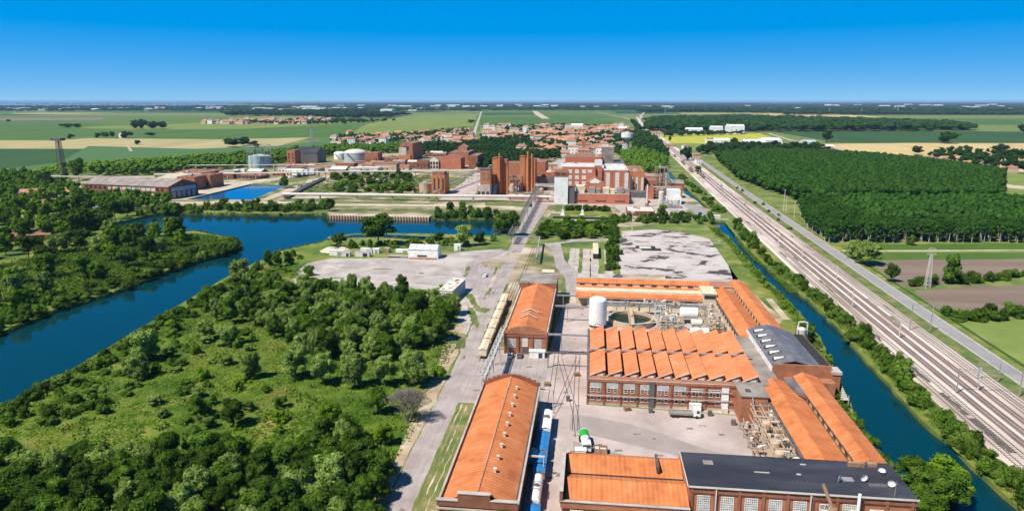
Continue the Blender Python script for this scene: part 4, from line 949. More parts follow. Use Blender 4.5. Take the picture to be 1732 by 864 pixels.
# ------------------------------------------------------------------ wagons, lorries and cars
WH = None
def bogies(mb, L_, gauge=.75, r_=.45):
    for x in (-L_/2+1.2, -L_/2+3.0, L_/2-3.0, L_/2-1.2):
        for y in (-gauge, gauge): mb.tube((x, y-.07, r_+.0), (x, y+.07, r_), r_, 10)
def wagon(loc, rz, kind, L_, label, group, m='white'):
    t = thing('tank_wagon' if kind == 'tank' else 'freight_wagon', label, 'wagon', loc, rz, group)
    u = MB(); bogies(u, L_); u.build('wheels', M['rubber'], t)
    MB().box(-L_/2, -1.2, .85, L_/2, 1.2, 1.15).build('underframe', M['steel_dark'], t)
    if kind == 'tank':
        s = MB().tube((-L_/2+.7,0,2.35),(L_/2-.7,0,2.35),1.25,18).tube((-L_/2+.3,0,2.35),(-L_/2+.7,0,2.35),.9,18,r2=1.25).tube((L_/2-.7,0,2.35),(L_/2-.3,0,2.35),1.25,18,r2=.9); s.build('tank', M[m], t)
        MB().cyl(0,0,3.5,3.85,.6,n=12).build('hatch', M['steel_dark'], t)
        MB().box(-1.5,-1.0,3.62,1.5,-.8,3.72).box(-1.5,.8,3.62,1.5,1.0,3.72).box(-1.6,-.9,3.6,-1.4,.9,3.7).box(1.4,-.9,3.6,1.6,.9,3.7).build('catwalk', M['steel'], t)
    elif kind == 'open':
        b_ = MB().box(-L_/2+.2,-1.35,1.15,L_/2-.2,1.35,1.3); 
        for (x0,y0,x1,y1) in ((-L_/2+.2,-1.4,L_/2-.2,-1.25),(-L_/2+.2,1.25,L_/2-.2,1.4),(-L_/2+.2,-1.25,-L_/2+.35,1.25),(L_/2-.35,-1.25,L_/2-.2,1.25)): b_.box(x0,y0,1.15,x1,y1,3.0)
        b_.build('body', M['rust'], t)
        tp = MB(); n = 6
        for k in range(n):
            x0 = -L_/2+.3 + (L_-.6)*k/n; x1 = -L_/2+.3 + (L_-.6)*(k+1)/n; z = (3.02, 3.28)[k % 2]; z2 = (3.28, 3.02)[k % 2]
            tp.face([(x0,-1.5,z-.1),(x1,-1.5,z2-.1),(x1,0,z2+.25),(x0,0,z+.25)]); tp.face([(x0,0,z+.25),(x1,0,z2+.25),(x1,1.5,z2-.1),(x0,1.5,z-.1)])
        tp.build('tarpaulin', M[m], t)
    else:
        MB().box(-L_/2+.2,-1.4,1.15,L_/2-.2,1.4,3.3).build('body', M[m], t)
        MB().slab((-L_/2+.1,-1.5,3.4),(L_/2-.1,-1.5,3.4),(L_/2-.1,0,3.9),(-L_/2+.1,0,3.9),.1).slab((-L_/2+.1,0,3.9),(L_/2-.1,0,3.9),(L_/2-.1,1.5,3.4),(-L_/2+.1,1.5,3.4),.1).build('roof', M[m], t)
        MB().box(-1.0,-1.46,1.3,1.0,-1.41,3.1).build('door', M['steel'], t)
        if kind == 'hatch': MB().box(.2,-.7,3.75,1.6,.7,4.05).build('roof_hatch', M['steel_dark'], t)
    return t
hp = math.pi / 2
gr = 'wagons standing in the alley beside the long warehouse'
wagon((-10.6, 175.0, 0), hp, 'hatch', 11.5, 'white van wagon with a dark roof hatch at the head of the alley train', gr)
wagon((-10.6, 163.3, 0), hp, 'open', 11.2, 'blue covered wagon right behind the white van wagon', gr, 'blue')
wagon((-10.6, 152.3, 0), hp, 'open', 10.0, 'second blue covered wagon, next to the white tank wagon', gr, 'blue')
wagon((-10.6, 141.1, 0), hp, 'tank', 11.6, 'white tank wagon with dark hatch between blue wagons', gr)
wagon((-10.6, 129.7, 0), hp, 'open', 10.2, 'blue covered wagon at the near end, in front of the white tank wagon', gr, 'blue')
wagon((-12.9, 156.0, 0), hp, 'van', 4.2, 'small light blue wagon tucked between blue wagons and the warehouse', None, 'tank_blue')
gr = 'cream wagons in a row beside the entrance road'
ws_ = [S(811+ (848-811)*k/6.0, 578 - (578-508)*k/6.0, 3) for k in range(6)]
labs = ['cream covered wagon at the near end of the roadside row', 'second wagon from the near end of the roadside row', 'third wagon from the near end of the roadside row', 'third wagon from the far end of the roadside row', 'second wagon from the far end of the roadside row', 'cream covered wagon at the far end of the roadside row']
for k in range(6): wagon((-36.9 - .12 * k, 232 + k * 12.2, 0), hp + .012, 'van', 11.4, labs[k], gr, 'cream')
for nm, u0, w0, w1 in (('alley', -10.6, 110, 186), ('roadside', -36.9, 224, 330), ('yard', -34.4, 300, 420)):
    mb = MB()
    for g_ in (-.72, .72): mb.box(u0 + g_ - .08, w0, .0, u0 + g_ + .08, w1, .14)
    tag(mb.build('railway_track', M['rail']), kind='structure')
# embedded rails crossing the concrete alley
def erail(pts, nm='embedded_rail'):
    mb = MB()
    for (a, b_) in zip(pts, pts[1:]):
        a, b_ = Vector(a), Vector(b_); d = (b_ - a).normalized(); nn = Vector((-d.y, d.x)) * .09
        for g_ in (-.72, .72):
            o = Vector((-d.y, d.x)) * g_
            mb.face([(a.x+o.x-nn.x, a.y+o.y-nn.y, .028), (b_.x+o.x-nn.x, b_.y+o.y-nn.y, .028), (b_.x+o.x+nn.x, b_.y+o.y+nn.y, .028), (a.x+o.x+nn.x, a.y+o.y+nn.y, .028)])
    tag(mb.build(nm, M['rail']), kind='structure')
for q in ([(-10.6,186),(-10.6,236),(-10.4,300)], [(-2.6,176),(-3.0,235)], [(-8.2,190),(-2.7,232)], [(-2.9,188),(-9.6,232)], [(-2.9,188),(-1.6,172)], [(-8.2,190),(-10.6,178)]): erail(q)
def lorry(loc, rz, label, cabm='white', body='flat'):
    t = thing('lorry', label, 'lorry', loc, rz)
    c_ = MB().box(2.4,-1.2,.7,4.4,1.2,2.9); c_.slab((2.5,-1.15,3.15),(4.2,-1.15,2.95),(4.2,1.15,2.95),(2.5,1.15,3.15),.25); cb = c_.build('cab', M[cabm], t)
    MB().box(4.4,-1.05,1.7,4.44,1.05,2.6).build('windscreen', M['glass'], cb)
    MB().box(3.3,-1.23,1.7,4.1,-1.2,2.5).box(3.3,1.2,1.7,4.1,1.23,2.5).build('side_window', M['glass'], cb)
    MB().box(-4.4,-.5,.6,2.5,.5,.95).build('chassis', M['steel_dark'], t)
    w_ = MB()
    for x in (-3.4,-2.2,3.4):
        for y in (-1.05,1.05): w_.tube((x,y-.17,.5),(x,y+.17,.5),.5,12)
    w_.build('wheels', M['rubber'], t)
    if body == 'flat':
        p_ = MB().box(-4.5,-1.25,1.0,2.1,1.25,1.2); p_.box(-4.5,-1.25,1.2,2.1,-1.18,1.6).box(-4.5,1.18,1.2,2.1,1.25,1.6).box(-4.5,-1.18,1.2,-4.43,1.18,1.6).box(2.03,-1.18,1.2,2.1,1.18,1.6); p_.build('load_bed', M['plank'], t)
    return t
lorry((29.0, 188.2, 0), .0, 'flatbed lorry with white cab parked in front of the sawtooth workshop')
t = lorry((0.2, 167.5, 0), -hp + .12, 'tanker lorry with green and white drum in the near yard', 'white', 'mixer')
MB().tube((-4.2,0,1.7),(-2.6,0,2.5),.55,14,r2=1.25).build('drum_end', M['white'], t)
MB().tube((-2.6,0,2.5),(.6,0,2.5),1.25,14,r2=1.2).build('drum', M['green_paint'], t); MB().tube((.6,0,2.5),(2.0,0,2.2),1.2,14,r2=.7).build('drum_nose', M['white'], t)
MB().box(-4.8,-.4,1.2,-4.1,.4,3.0).build('hopper', M['steel'], t)
def car(loc, rz, label, m='white'):
    t = thing('parked_car', label, 'car', loc, rz); s = MB()
    pr_ = [(-2.1,.35),(-2.1,.9),(-1.7,1.0),(-1.2,1.42),(.5,1.45),(1.2,1.0),(2.05,.85),(2.1,.35)]; n = len(pr_)
    for y in (-.85, .85): s.face([(x, y, z) for x, z in (pr_ if y < 0 else pr_[::-1])])
    for k in range(n):
        a, c_ = pr_[k], pr_[(k+1) % n]; s.face([(a[0],-.85,a[1]),(a[0],.85,a[1]),(c_[0],.85,c_[1]),(c_[0],-.85,c_[1])])
    s.build('body', M[m], t)
    MB().slab((.55,-.75,1.44),(.55,.75,1.44),(1.15,.75,1.06),(1.15,-.75,1.06),-.03).slab((-1.65,-.75,1.06),(-1.65,.75,1.06),(-1.25,.75,1.42),(-1.25,-.75,1.42),-.03).box(-1.1,-.87,1.02,.8,-.855,1.34).box(-1.1,.855,1.02,.8,.87,1.34).build('windows', M['glass'], t)
    w_ = MB()
    for x in (-1.3,1.3):
        for y in (-.8,.8): w_.tube((x,y-.1,.32),(x,y+.1,.32),.32,10)
    w_.build('wheels', M['rubber'], t); return t
car((-27.2, 229.6, 0), hp, 'white car parked by the door of the gabled hall'); 
x, y = S(821, 468); car((x, y, 0), hp - .2, 'white car alone on the pale concrete between the two roads')
x, y = S(884, 600); car((-23.8, 229.9, 0), hp, 'dark car beside the white one at the gabled hall', 'steel_dark')
t = thing('yard_cabin', 'white cabin with dark doors in front of the gabled hall', 'cabin', (-20.2, 229.4, 0))
MB().box(0,0,0,5.4,2.4,2.4).build('wall', M['white'], t); MB().box(-.2,-.2,2.4,5.6,2.6,2.55).build('roof', M['white'], t); MB().box(3.2,-.05,0,4.6,-.003,1.9).build('door', M['glass'], t)
t = thing('rust_skip', 'open crate of brown and grey scrap beside the green tanker', 'skip', (2.6, 163.4, 0))
MB().box(0,0,0,3.6,2.2,.3).box(0,0,.3,.12,2.2,1.5).box(3.48,0,.3,3.6,2.2,1.5).box(0,0,.3,3.6,.1,1.5).box(0,2.1,.3,3.6,2.2,1.5).build('body', M['rust'], t)
MB().box(.3,.3,.3,1.4,1.9,1.3).box(1.7,.4,.3,3.2,1.7,1.1).build('scrap', M['offwhite'], t)
t = thing('white_box', 'low white box beside the cab of the green tanker', 'container', (-2.2, 161.2, 0)); MB().box(0,0,0,2.8,1.8,1.9).build('body', M['offwhite'], t); MB().box(-.1,-.1,1.9,2.9,1.9,2.0).build('lid', M['white'], t)

for k, (x, y, lab) in enumerate(((44.6,182,'stack of grey pallets by the brick annex'),(-13.2,205,'stack of pallets beside the alley rails'),(31.5,155,'stack of pallets against the black roofed works'),(-3.6,214,'stack of pallets at the crossing of the embedded rails'),(12,189.5,'low stack of planks under the sawtooth windows'))):
    t = thing('pallet_stack', lab, 'pallets', (x, y, 0), .1*k); 
    for j in range(4): MB().box(0,0,j*.3,1.8,1.4,j*.3+.22).build('pallet', M['wood'], t)
for k, (x, y, lab) in enumerate(((19.4,189.8,'small dark waste bin under the dark pier of the workshop'),(-5.2,195,'small dark drum on the open concrete'),(42.2,184.5,'dark bin beside the white panel'),(36.5,189.6,'grey bin right of the white lean-to'))):
    t = thing('waste_bin', lab, 'bin', (x, y, 0)); MB().box(-.6,-.5,.12,.6,.5,1.3).build('body', M['steel_dark'], t); MB().slab((-.65,-.55,1.32),(.65,-.55,1.32),(.65,.55,1.5),(-.65,.55,1.5),.08).build('lid', M['gutter'], t)
# ------------------------------------------------------------------ pipe bridges
def truss(name, label, p, q, wd, ht, ncell, m='steel', legs=(), pipes=2, cat='pipe bridge', group=None, pm='steel_pale', legm=None):
    p = Vector(p); q = Vector(q); d = q - p; L_ = Vector((d.x, d.y)).length; ang = math.atan2(d.y, d.x); rise = d.z
    t = thing(name, label, cat, tuple(p - Vector((0,0,p.z))), ang, group); f_ = MB(); z0 = p.z
    P = lambda s, y, dz: (L_*s, y, z0 + rise*s + dz)
    for y in (-wd/2, wd/2):
        for dz in (0, ht): f_.tube(P(0,y,dz), P(1,y,dz), .13, 5)
        for k in range(ncell):
            a, b_ = k/ncell, (k+1)/ncell
            f_.tube(P(a,y,0), P(a,y,ht), .08, 4); f_.tube(P(a,y,0 if k%2 else ht), P(b_,y,ht if k%2 else 0), .08, 4)
    for k in range(ncell+1):
        for dz in (0, ht): f_.tube(P(k/ncell,-wd/2,dz), P(k/ncell,wd/2,dz), .08, 4)
    f_.build('truss', M[m], t)
    if pipes:
        g_ = MB()
        for k in range(pipes):
            y = -wd/2 + wd*(k+.5)/pipes; g_.tube(P(-.01,y,ht*.35), P(1.01,y,ht*.35), min(.34, wd/pipes*.42), 8)
        g_.build('pipes', M[pm], t)
    for s in legs:
        a = MB()
        for y in (-wd/2, wd/2): a.tube((L_*s-.0, y*1.3, 0), P(s,y,0), .16, 6)
        a.tube((L_*s, -wd*.65, (z0+rise*s)*.5), (L_*s, wd*.65, (z0+rise*s)*.5), .1, 5)
        a.build('leg', M[legm or m], t)
    return t
truss('pipe_bridge', 'white lattice pipe bridge running from the gabled hall to the warehouse', (-30.6,237,7.2), (-31.0,192,7.2), 1.6, 1.5, 16, 'steel_pale', (.02,.35,.68,.97), 2)
a = S(853, 437); c_ = S(905, 332)
truss('pipe_bridge', 'long lattice pipe bridge beside the entrance road across the water', (-49.6,425,5.5), (-51.0,645,8.5), 3.4, 2.4, 34, 'steel', (.01,.14,.28,.45,.62,.8,.98), 3, pm='steel_dark')
truss('pipe_bridge', 'thin pipe crossing above the entrance road on a frame', (-50,425.5,5.0), (-31.5,425.5,5.0), .8, .5, 8, 'steel', (.02,.98), 2)
truss('pipe_bridge', 'thin pipe frame returning beside the old railway sidings', (-31.5,425.5,5.0), (-29.2,372,4.6), .8, .5, 10, 'steel', (.4,.98), 2)
for y, z, lab in ((233.5,7.6,'pipe crossing from the near end of the gabled hall to the sawtooth workshop'),(272,6.6,'pipe crossing above the alley beside the white silo'),(288,6.6,'pipe crossing above the alley to the north shed')):
    truss('pipe_bridge', lab, (-14.4,y,z), (1.0 if y<280 else -5,y,z), .6, .35, 6, 'steel', (.35,) if y<240 else (.4,), 1)
truss('pipe_bridge', 'thin pipe spanning the alley in front of the gabled hall', (-13.8,221,5.5), (.6,221,5.5), .3, .25, 5, 'steel_dark', (.05,), 1)
for y, lab in ((190,'pale beam spanning the blue wagons near the warehouse end'),(150.2,'pale beam spanning the alley above the blue wagons')):
    t = thing('loading_gantry', lab, 'gantry', (-13.6, y, 0)); MB().box(0,-.18,5.6,4.2,.18,5.95).build('beam', M['steel_pale'], t); MB().tube((4.0,0,0),(4.0,0,5.6),.15).build('post', M['steel_pale'], t)
t = thing('alley_fence', 'row of rusty posts along the alley by the gabled hall', 'fence', (-12.6, 236, 0)); q = MB()
for k in range(14): q.box(-.15, k*4, 0, .15, k*4+.3, 2.4)
q.box(-.05,0,1.9,.05,53,2.05); q.build('posts', M['rust'], t)
#@@MID
# ------------------------------------------------------------------ the old works beyond the river
def block(name, label, xl, xr, yb, yt, D, wall='brick_dark', roof='brown_roof', kind='flat', cat='building', group=None, wins=None, z_base=0, rise=None, wm='glass', wf='brick_dark', parapet=.4, yaw=0, ridge=.5):
    """a building whose lit front stands between those two ground points, D metres deep"""
    (ul, w1_), (ur, w2_) = S(xl, yb), S(xr, yb); w0 = (w1_ + w2_) / 2; W = ur - ul; h = HZ((xl + xr) / 2, yb, yt)
    t = thing(name, label, cat, (ul, w0, 0), yaw, group); w = MB(); w.box(0, 0, 0, W, D, h)
    if kind == 'flat':
        if parapet: w.box(0,0,h,W,.35,h+parapet).box(0,D-.35,h,W,D,h+parapet).box(0,.35,h,.35,D-.35,h+parapet).box(W-.35,.35,h,W,D-.35,h+parapet)
        r = MB().box(.35,.35,h,W-.35,D-.35,h+.12)
    else:
        r = MB(); rs = rise or W * .18
        (gable_y if kind == 'gy' else gable_x)(r, w, 0, W, 0, D, h, h + rs, .4, .2, ridge)
    w.build('wall', M[wall], t); r.build('roof', M[roof], t)
    if kind == 'flat' and W > 14 and D > 12:
        q_ = random.Random(int(xl*7+yb))
        for k in range(q_.randint(1, 4)):
            x_, y_ = q_.uniform(2, W-6), q_.uniform(2, D-6); MB().box(x_,y_,h,x_+q_.uniform(1.5,4),y_+q_.uniform(1.5,4),h+q_.uniform(.8,2.4)).build('roof_box', M[q_.choice(['offwhite','grey_roof','rust','brick'])], t)
    if wins:
        n, z0, hh, ww = wins[:4]; rows = wins[4] if len(wins) > 4 else 1; step = wins[5] if len(wins) > 5 else hh * 1.6
        for k in range(n):
            for q in range(rows):
                window(t, W*(k+.5)/n - ww/2, 0, z0 + q*step, ww, hh, 2, max(2, int(hh/1.5)), 'S', wf, wm, t=.2)
    t['_w'] = W; t['_h'] = h; return t, W, h, (ul, w0)
# the big processing hall
b, W, h, o = block('silo_tower', 'tall white tower with brown top beside the end of the entrance road', 937, 960, 345, 299, 15, 'white', 'brick_dark', cat='tower', parapet=0)
MB().box(-.2,-.2,h,W+.2,15.2,h+4.2).build('top_storey', M['brick_dark'], b)
for k in range(2): MB().box(1.2+k*5.4,-.35,h+1.9,4.6+k*5.4,-.21,h+3.2).build('window', M['glass'], b)
MB().box(W-.0,1.5,0,W+6,15,h*.58).build('dark_annex', M['steel_dark'], b)
b, W, h, o = block('processing_hall', 'large red brick hall with three columns of white windows behind the white tower', 950, 1006, 338, 284, 50, 'brick_red', 'offwhite', cat='factory', parapet=1.0)
for k in range(3):
    for q in range(4): MB().box(5.5+k*6.4,-.2,h-5.2-q*5.4,9.2+k*6.4,-.02,h-1.6-q*5.4).build('window', M['glass_white'], b)
MB().box(23.5,-.2,h-4.4,27.5,-.02,h-1.6).build('window', M['glass_white'], b)
MB().box(-2,6,h,W,7,h+3.2).build('white_strip', M['white'], b)
b, W, h, o = block('stair_tower', 'square red brick shaft with white top rising between the halls', 1004, 1017, 338, 272, 11, 'brick_red', 'white', cat='tower')
MB().box(.1,-.15,h-4.5,W-.1,-.02,h+.2).build('white_cladding', M['white'], b)
b, W, h, o = block('turbine_hall', 'red brick hall with three tall slit windows and white roof band', 1016.5, 1060, 338, 287, 44, 'brick_red', 'offwhite', cat='factory', parapet=.6)
for k in range(3): window(b, 4.2+k*8.6, 0, 9.5, 3.0, 15.5, 3, 8, 'S', 'white', 'glass_white', t=.25)
MB().box(-.2,-.3,h-.8,W+.3,0,h+.9).build('white_band', M['white'], b); MB().box(2,10,h,W-3,11,h+4.5).build('white_strip', M['white'], b)
pl = MB()
for k in range(4): pl.box(.3+k*8.4,-.3,0,1.3+k*8.4,-.01,h-.8)
pl.build('pilasters', M['brick_orange'], b)
b, W, h, o = block('east_hall', 'red brick hall with three pale window strips at the east end of the works', 1062, 1088, 337, 291, 60, 'brick_orange', 'brown_roof', cat='factory', parapet=.5)
for k in range(3): MB().box(1.8+k*4.9,-.2,3,3.9+k*4.9,-.01,h-5).build('window', M['glass_white'], b)
b, W, h, o = block('boiler_hall', 'low wide red brick front block with boxed roof bays before the processing hall', 969, 1064, 345, 329, 26, 'brick_red', 'concrete', cat='factory', wins=(3, 2.2, .8, 9))
for k in range(3):
    MB().box(14+k*12.6,5,h,19.5+k*12.6,15,h+5).box(20.2+k*12.6,6,h,24.5+k*12.6,14,h+4).build('roof_bay', M[('grey_roof','cream','grey_roof')[k]], b)
MB().box(2,6,h,10,18,h+6.5).build('pale_bay', M['cream'], b)
b, W, h, o = block('gabled_bay', 'small red brick block with white fan gable in front of the halls', 990, 1021, 341, 310, 10, 'brick_red', 'brown_roof', 'gy', cat='building', rise=6)
MB().prism([(4, -.2), (12, -.2), (12, -.02), (4, -.02)], h, h + 1.2).face([(2.5,-.22,h+1.2),(W-2.5,-.22,h+1.2),(W/2,-.22,h+4.8)]).build('fan_window', M['white'], b)
b, W, h, o = block('rear_hall', 'long ribbed brown brick roof hall behind the white banded hall', 955, 1016, 322, 266, 40, 'brick_red', 'brown_roof', cat='factory', parapet=.3)
b, W, h, o = block('grey_shaft', 'tall pale grey windowless concrete shaft above the halls', 1016, 1036, 318, 249, 18, 'grey_roof', 'concrete', cat='tower', parapet=0)
b, W, h, o = block('rear_annex', 'dark ridged flat roofed annex behind the turbine hall', 1036, 1055, 322, 277, 50, 'brick_dark', 'metal_roof', cat='building')
b, W, h, o = block('west_wing', 'flat brick wing joining the white tower to the twin shafts', 922, 958, 322, 292, 20, 'brick', 'offwhite', cat='building')
for q in ((888,925,312,272,'brown brick block with sloping roof behind the east brick shafts'),(842,880,315,276,'brown brick block between the two groups of shafts'),(905,922,318,275,'dark brick block right of the east shafts')):
    block('shaft_house', q[4], q[0], q[1], q[2], q[3], 22, 'brick', 'brown_roof', cat='building', parapet=.3)
# shafts: groups of upright brick columns
def shafts(label, cols, stacks=()):
    u0, w0 = S(cols[0][0], cols[0][2]); t = thing('brick_shafts', label, 'tower', (u0, w0, 0))
    for (xl, xr, yb, yt, D, off) in cols:
        ua = S(xl, yb)[0] - u0; ub = S(xr, yb)[0] - u0; h = HZ((xl+xr)/2, yb, yt)
        MB().box(ua, off, 0, ub, off + D, h).box(ua-.2, off-.2, h, ub+.2, off+D+.2, h+.6, 1).build('shaft', [M['brick_orange'], M['brick_dark']], t)
    for (x, yb, yt, r_) in stacks:
        ua = S(x, yb)[0] - u0; h = HZ(x, yb, yt); MB().cyl(ua, -r_, 0, h, r_, r_*.92, n=12).build('stack', M['brick_orange'], t)
    return t, u0, w0
t, u0, w0 = shafts('western group of tall orange brick shafts with a thin chimney', [(832,841,329,269,14,4),(841,849,329,267,9,0),(849,857,329,272,13,5),(857,859.5,329,280,5,-1)], ((845.5,329,259,.9),(835.5,329,296,1.0)))
MB().slab((1.6,-6,0.2),(5.6,-6,.2),(5,.2,11),(2.2,.2,11),.4).build('steel_chute', M['tank_blue'], t)
t, u0, w0 = shafts('eastern group of tall orange brick shafts with twin chimneys', [(878,887,324,266,14,4),(889,897,324,268,9,0),(899,906,324,270,12,3)], ((893,324,256,1.1),(900,324,260,1.1),(883,324,300,1.0)))
# crystalliser houses and tanks near the quay
b, W, h, o = block('slit_window_tower', 'orange brick tower with three dark slit windows next to a round tan tank', 730, 752.5, 329, 297, 22, 'brick_orange', 'brown_roof', cat='tower', parapet=.3)
for k in range(3): MB().box(2.2+k*4.3,-.12,4.5,3.7+k*4.3,-.01,16).build('window', M['glass'], b)
MB().box(.5,4,h,W-1,18,h+3.0).build('roof_storey', M['brown_roof'], b)
u, w = S(720, 326); t = thing('round_tank', 'round tan brick tank with low conical lid beside the slit window tower', 'tank', (u, w, 0))
MB().cyl(0,0,0,9.5,6.2,n=24).build('shell', M['tank_tan'], t); MB().cyl(0,0,9.5,11.2,6.4,1.5,n=24).build('lid', M['grey_roof'], t)
b, W, h, o = block('settling_house', 'grey concrete and brick house left of the western shafts', 806, 829, 333, 314, 20, 'concrete', 'offwhite', cat='building', wins=(3,2,3,2.5)); 
MB().box(3,4,h,W,18,h+15).build('upper_storey', M['brick'], b); MB().box(2.6,3.6,h+15,W+.4,18.4,h+15.5).build('upper_roof', M['steel_dark'], b)
for k in range(2): MB().box(5+k*5,3.85,h+6,7.4+k*5,3.98,h+12).build('window', M['brown_roof'], b)
MB().box(-8,-4,0,-1,10,3.2).build('low_annex', M['concrete'], b)
truss('conveyor_bridge', 'dark sloping conveyor bridge rising from the quay pipe to the shafts', (*S(735,333),4), (*S(812,303),10.5), 3.4, 2.2, 18, 'steel_dark', (.02,.25,.5,.75,.98), 2, 'conveyor')
# east cluster
block('low_brick_office', 'low brown brick building with pale flat roof behind the hedge', 1061, 1107, 366, 358, 26, 'brick_dark', 'offwhite', cat='building', wins=(7,1.2,1.2,1.6))
b, W, h, o = block('loading_canopy', 'dark canopy on posts beside the east halls', 1066, 1092, 344, 325, 14, 'steel_dark', 'metal_roof', cat='canopy', parapet=0)
MB().box(-.2,-.2,.01,W+.2,-.05,5).build('pale_machinery', M['offwhite'], b)
block('brick_store', 'brick store with two openings east of the halls', 1089, 1110, 330, 306, 26, 'brick', 'brown_roof', cat='building', wins=(2,3,2.6,3,2,5))
block('brick_store', 'lower red brick store beside the pale process tower', 1090, 1105, 337, 316, 12, 'brick_red', 'brown_roof', cat='building')
block('white_process_house', 'big white box building beside the canal', 1129, 1150, 345, 322, 12, 'white', 'white', cat='building', parapet=0)
block('white_process_house', 'small white box building right of the big white box', 1141, 1152, 346, 334, 8, 'white', 'white', cat='building', parapet=0)
block('white_process_house', 'small white shed left of the big white box', 1122, 1128, 346, 334, 8, 'white', 'offwhite', cat='building', parapet=0)
for (xa, xb, yb, yt, D, lab, sd_) in ((1108,1130,322,285,16,'tall rusty process frame at the east end of the works',21),(1100,1132,337,322,12,'brown pipe racks in front of the tall process frame',22),(1118,1150,352,342,9,'low frames of pipes before the white boxes',23),(1136,1148,365,358,6,'pale small machinery near the hedge',24),(862,880,326,300,14,'steel frame between the brick shafts',25),(1068,1090,340,332,8,'pale machinery under the dark canopy',26)):
    u, w = S(xa, yb); u2, _ = S(xb, yb); h = HZ(xa, yb, yt); rack(u, w, u2 - u, D, (h*.35, h*.68, h), lab, 3, 2, 'rust' if sd_ in (21,22) else 'steel_pale', sd_, 'process plant')
u, w = S(1094, 349); t = thing('white_chimney', 'slim white chimney by the dark canopy', 'chimney', (u, w, 0)); MB().cyl(0,0,0,HZ(1094,349,312),.9,.7,n=12).build('shaft', M['steel_pale'], t); MB().cyl(0,0,0,3,1.6,n=12).build('base', M['brick'], t)
truss('duct_bridge', 'pale covered duct bridge from the eastern shafts to the white tower', (*S(906,330),9), (*S(938,332),9), 3, 2.4, 6, 'steel_pale', (.1,.9), 2, 'duct')
truss('duct_bridge', 'low dark pipe bridge in front of the shafts', (*S(860,338),6), (*S(930,341),6), 3, 2, 12, 'steel_dark', (.05,.35,.65,.95), 3, 'duct', pm='rust')
truss('duct_bridge', 'high pipe bridge behind the dark canopy', (*S(1064,330),9), (*S(1128,335),9), 2.6, 2, 12, 'steel_dark', (.05,.5,.95), 3, 'duct')
rack(*S(982,342), 30, 8, (6, 10), 'pale machinery platform on the low front block', 6, 2, 'steel_pale', 27, 'process plant')
block('annex_block', 'low red brick block below the two groups of shafts', 858, 925, 337, 331, 14, 'brick_red', 'offwhite', cat='building')
block('dark_recess_block', 'dark brown block in the gap between shafts and white tower', 906, 937, 322, 300, 16, 'steel_dark', 'brown_roof', cat='building')
for k, (x, y, r_, hh) in enumerate(((866,334,2.2,12),(871,333,1.8,9),(915,334,2.5,8),(1076,341,2.6,7),(1083,341,2.0,9),(1118,346,2.4,11))):
    u, w = S(x, y); t = thing('process_vessel', ['tall pale vessel right of the western shafts','shorter pale vessel right of the western shafts','squat vessel beside the eastern shafts','squat vessel under the canopy edge','taller vessel under the canopy edge','upright vessel left of the white boxes'][k], 'vessel', (u, w, 0))
    MB().cyl(0,0,1.5,hh,r_,n=16).dome(0,0,hh,r_,r_*.5,16).build('shell', M['steel_pale' if k % 2 else 'tank_tan'], t); MB().cyl(0,0,0,1.5,r_*.7,n=10).build('base', M['concrete'], t)
# front garden with white monuments
for x, lab in ((952,'white stepped monument nearer the white tower'),(985,'white monument with a slim pole on the lawn')):
    u, w = S(x, 364); t = thing('monument', lab, 'monument', (u, w, 0)); MB().box(-1.8,-1.8,0,1.8,1.8,.8).box(-1,-1,.8,1,1,4.2).build('plinth', M['white'], t); MB().cyl(0,0,4.5,9.5,.25,.12,n=6).build('pole', M['white'], t)
u0, w0 = S(935, 369); u1, _ = S(1036, 369); t = thing('garden_wall', 'low dark retaining wall below the lawn of the works', 'wall', (u0, w0, 0)); MB().box(0,-.4,0,u1-u0,0,1.6).build('wall', M['dark'], t); MB().box(0,-.5,1.6,u1-u0,.2,1.8).build('coping', M['concrete'], t)

# pipelines across the far bank
def pipeline(label, pts, z, r_, n=2, m='steel_pale', gap=16, name='pipeline'):
    P0 = [Vector((*S(*p), 0)) for p in pts]; o = P0[0]; t = thing(name, label, 'pipeline', tuple(o)); q = MB(); lg = []
    for a, b_ in zip(P0, P0[1:]):
        d = (b_ - a); L_ = d.length; d.normalize(); nn = Vector((-d.y, d.x, 0))
        for k in range(n):
            off = nn * (k - (n-1)/2) * r_ * 2.3; q.tube(tuple(a - o + off + Vector((0,0,z))), tuple(b_ - o + off + Vector((0,0,z))), r_, 8)
        s = 2.0
        while s < L_: lg.append(a - o + d * s); s += gap
    q.build('pipes', M[m], t)
    for p in lg[:60]: MB().box(p.x-.35, p.y-1.0, 0, p.x+.35, p.y+1.0, z-r_).build('support', M['concrete'], t)
pipeline('long white double pipeline on piers along the river bank', [(478,337),(600,338),(735,340),(932,342)], 5.0, 1.1, 2, gap=34)
pipeline('pale pipeline running behind the basin across the old works', [(262,305),(430,303),(600,300),(700,299),(832,298)], 7.0, .8, 2, gap=40)
pipeline('white pipeline from the lattice tower to the long hall', [(88,308),(200,309),(262,309)], 6.5, .6, 1, gap=30)
pipeline('white pipeline behind the long hall roof', [(238,292),(330,290),(520,289)], 8, .5, 1, gap=50)
pipeline('pair of dark pipe runs slanting towards the basin corner', [(484,336),(520,317),(548,303)], 1.6, .9, 3, 'steel_dark', 20)
truss('pipe_bridge', 'blue grey covered pipe bridge arching over the river inlet', (*S(130,366),3.0), (*S(203,357),7.5), 2.6, 1.6, 10, 'tank_blue', (.02,.5,.98), 3, pm='tank_blue')
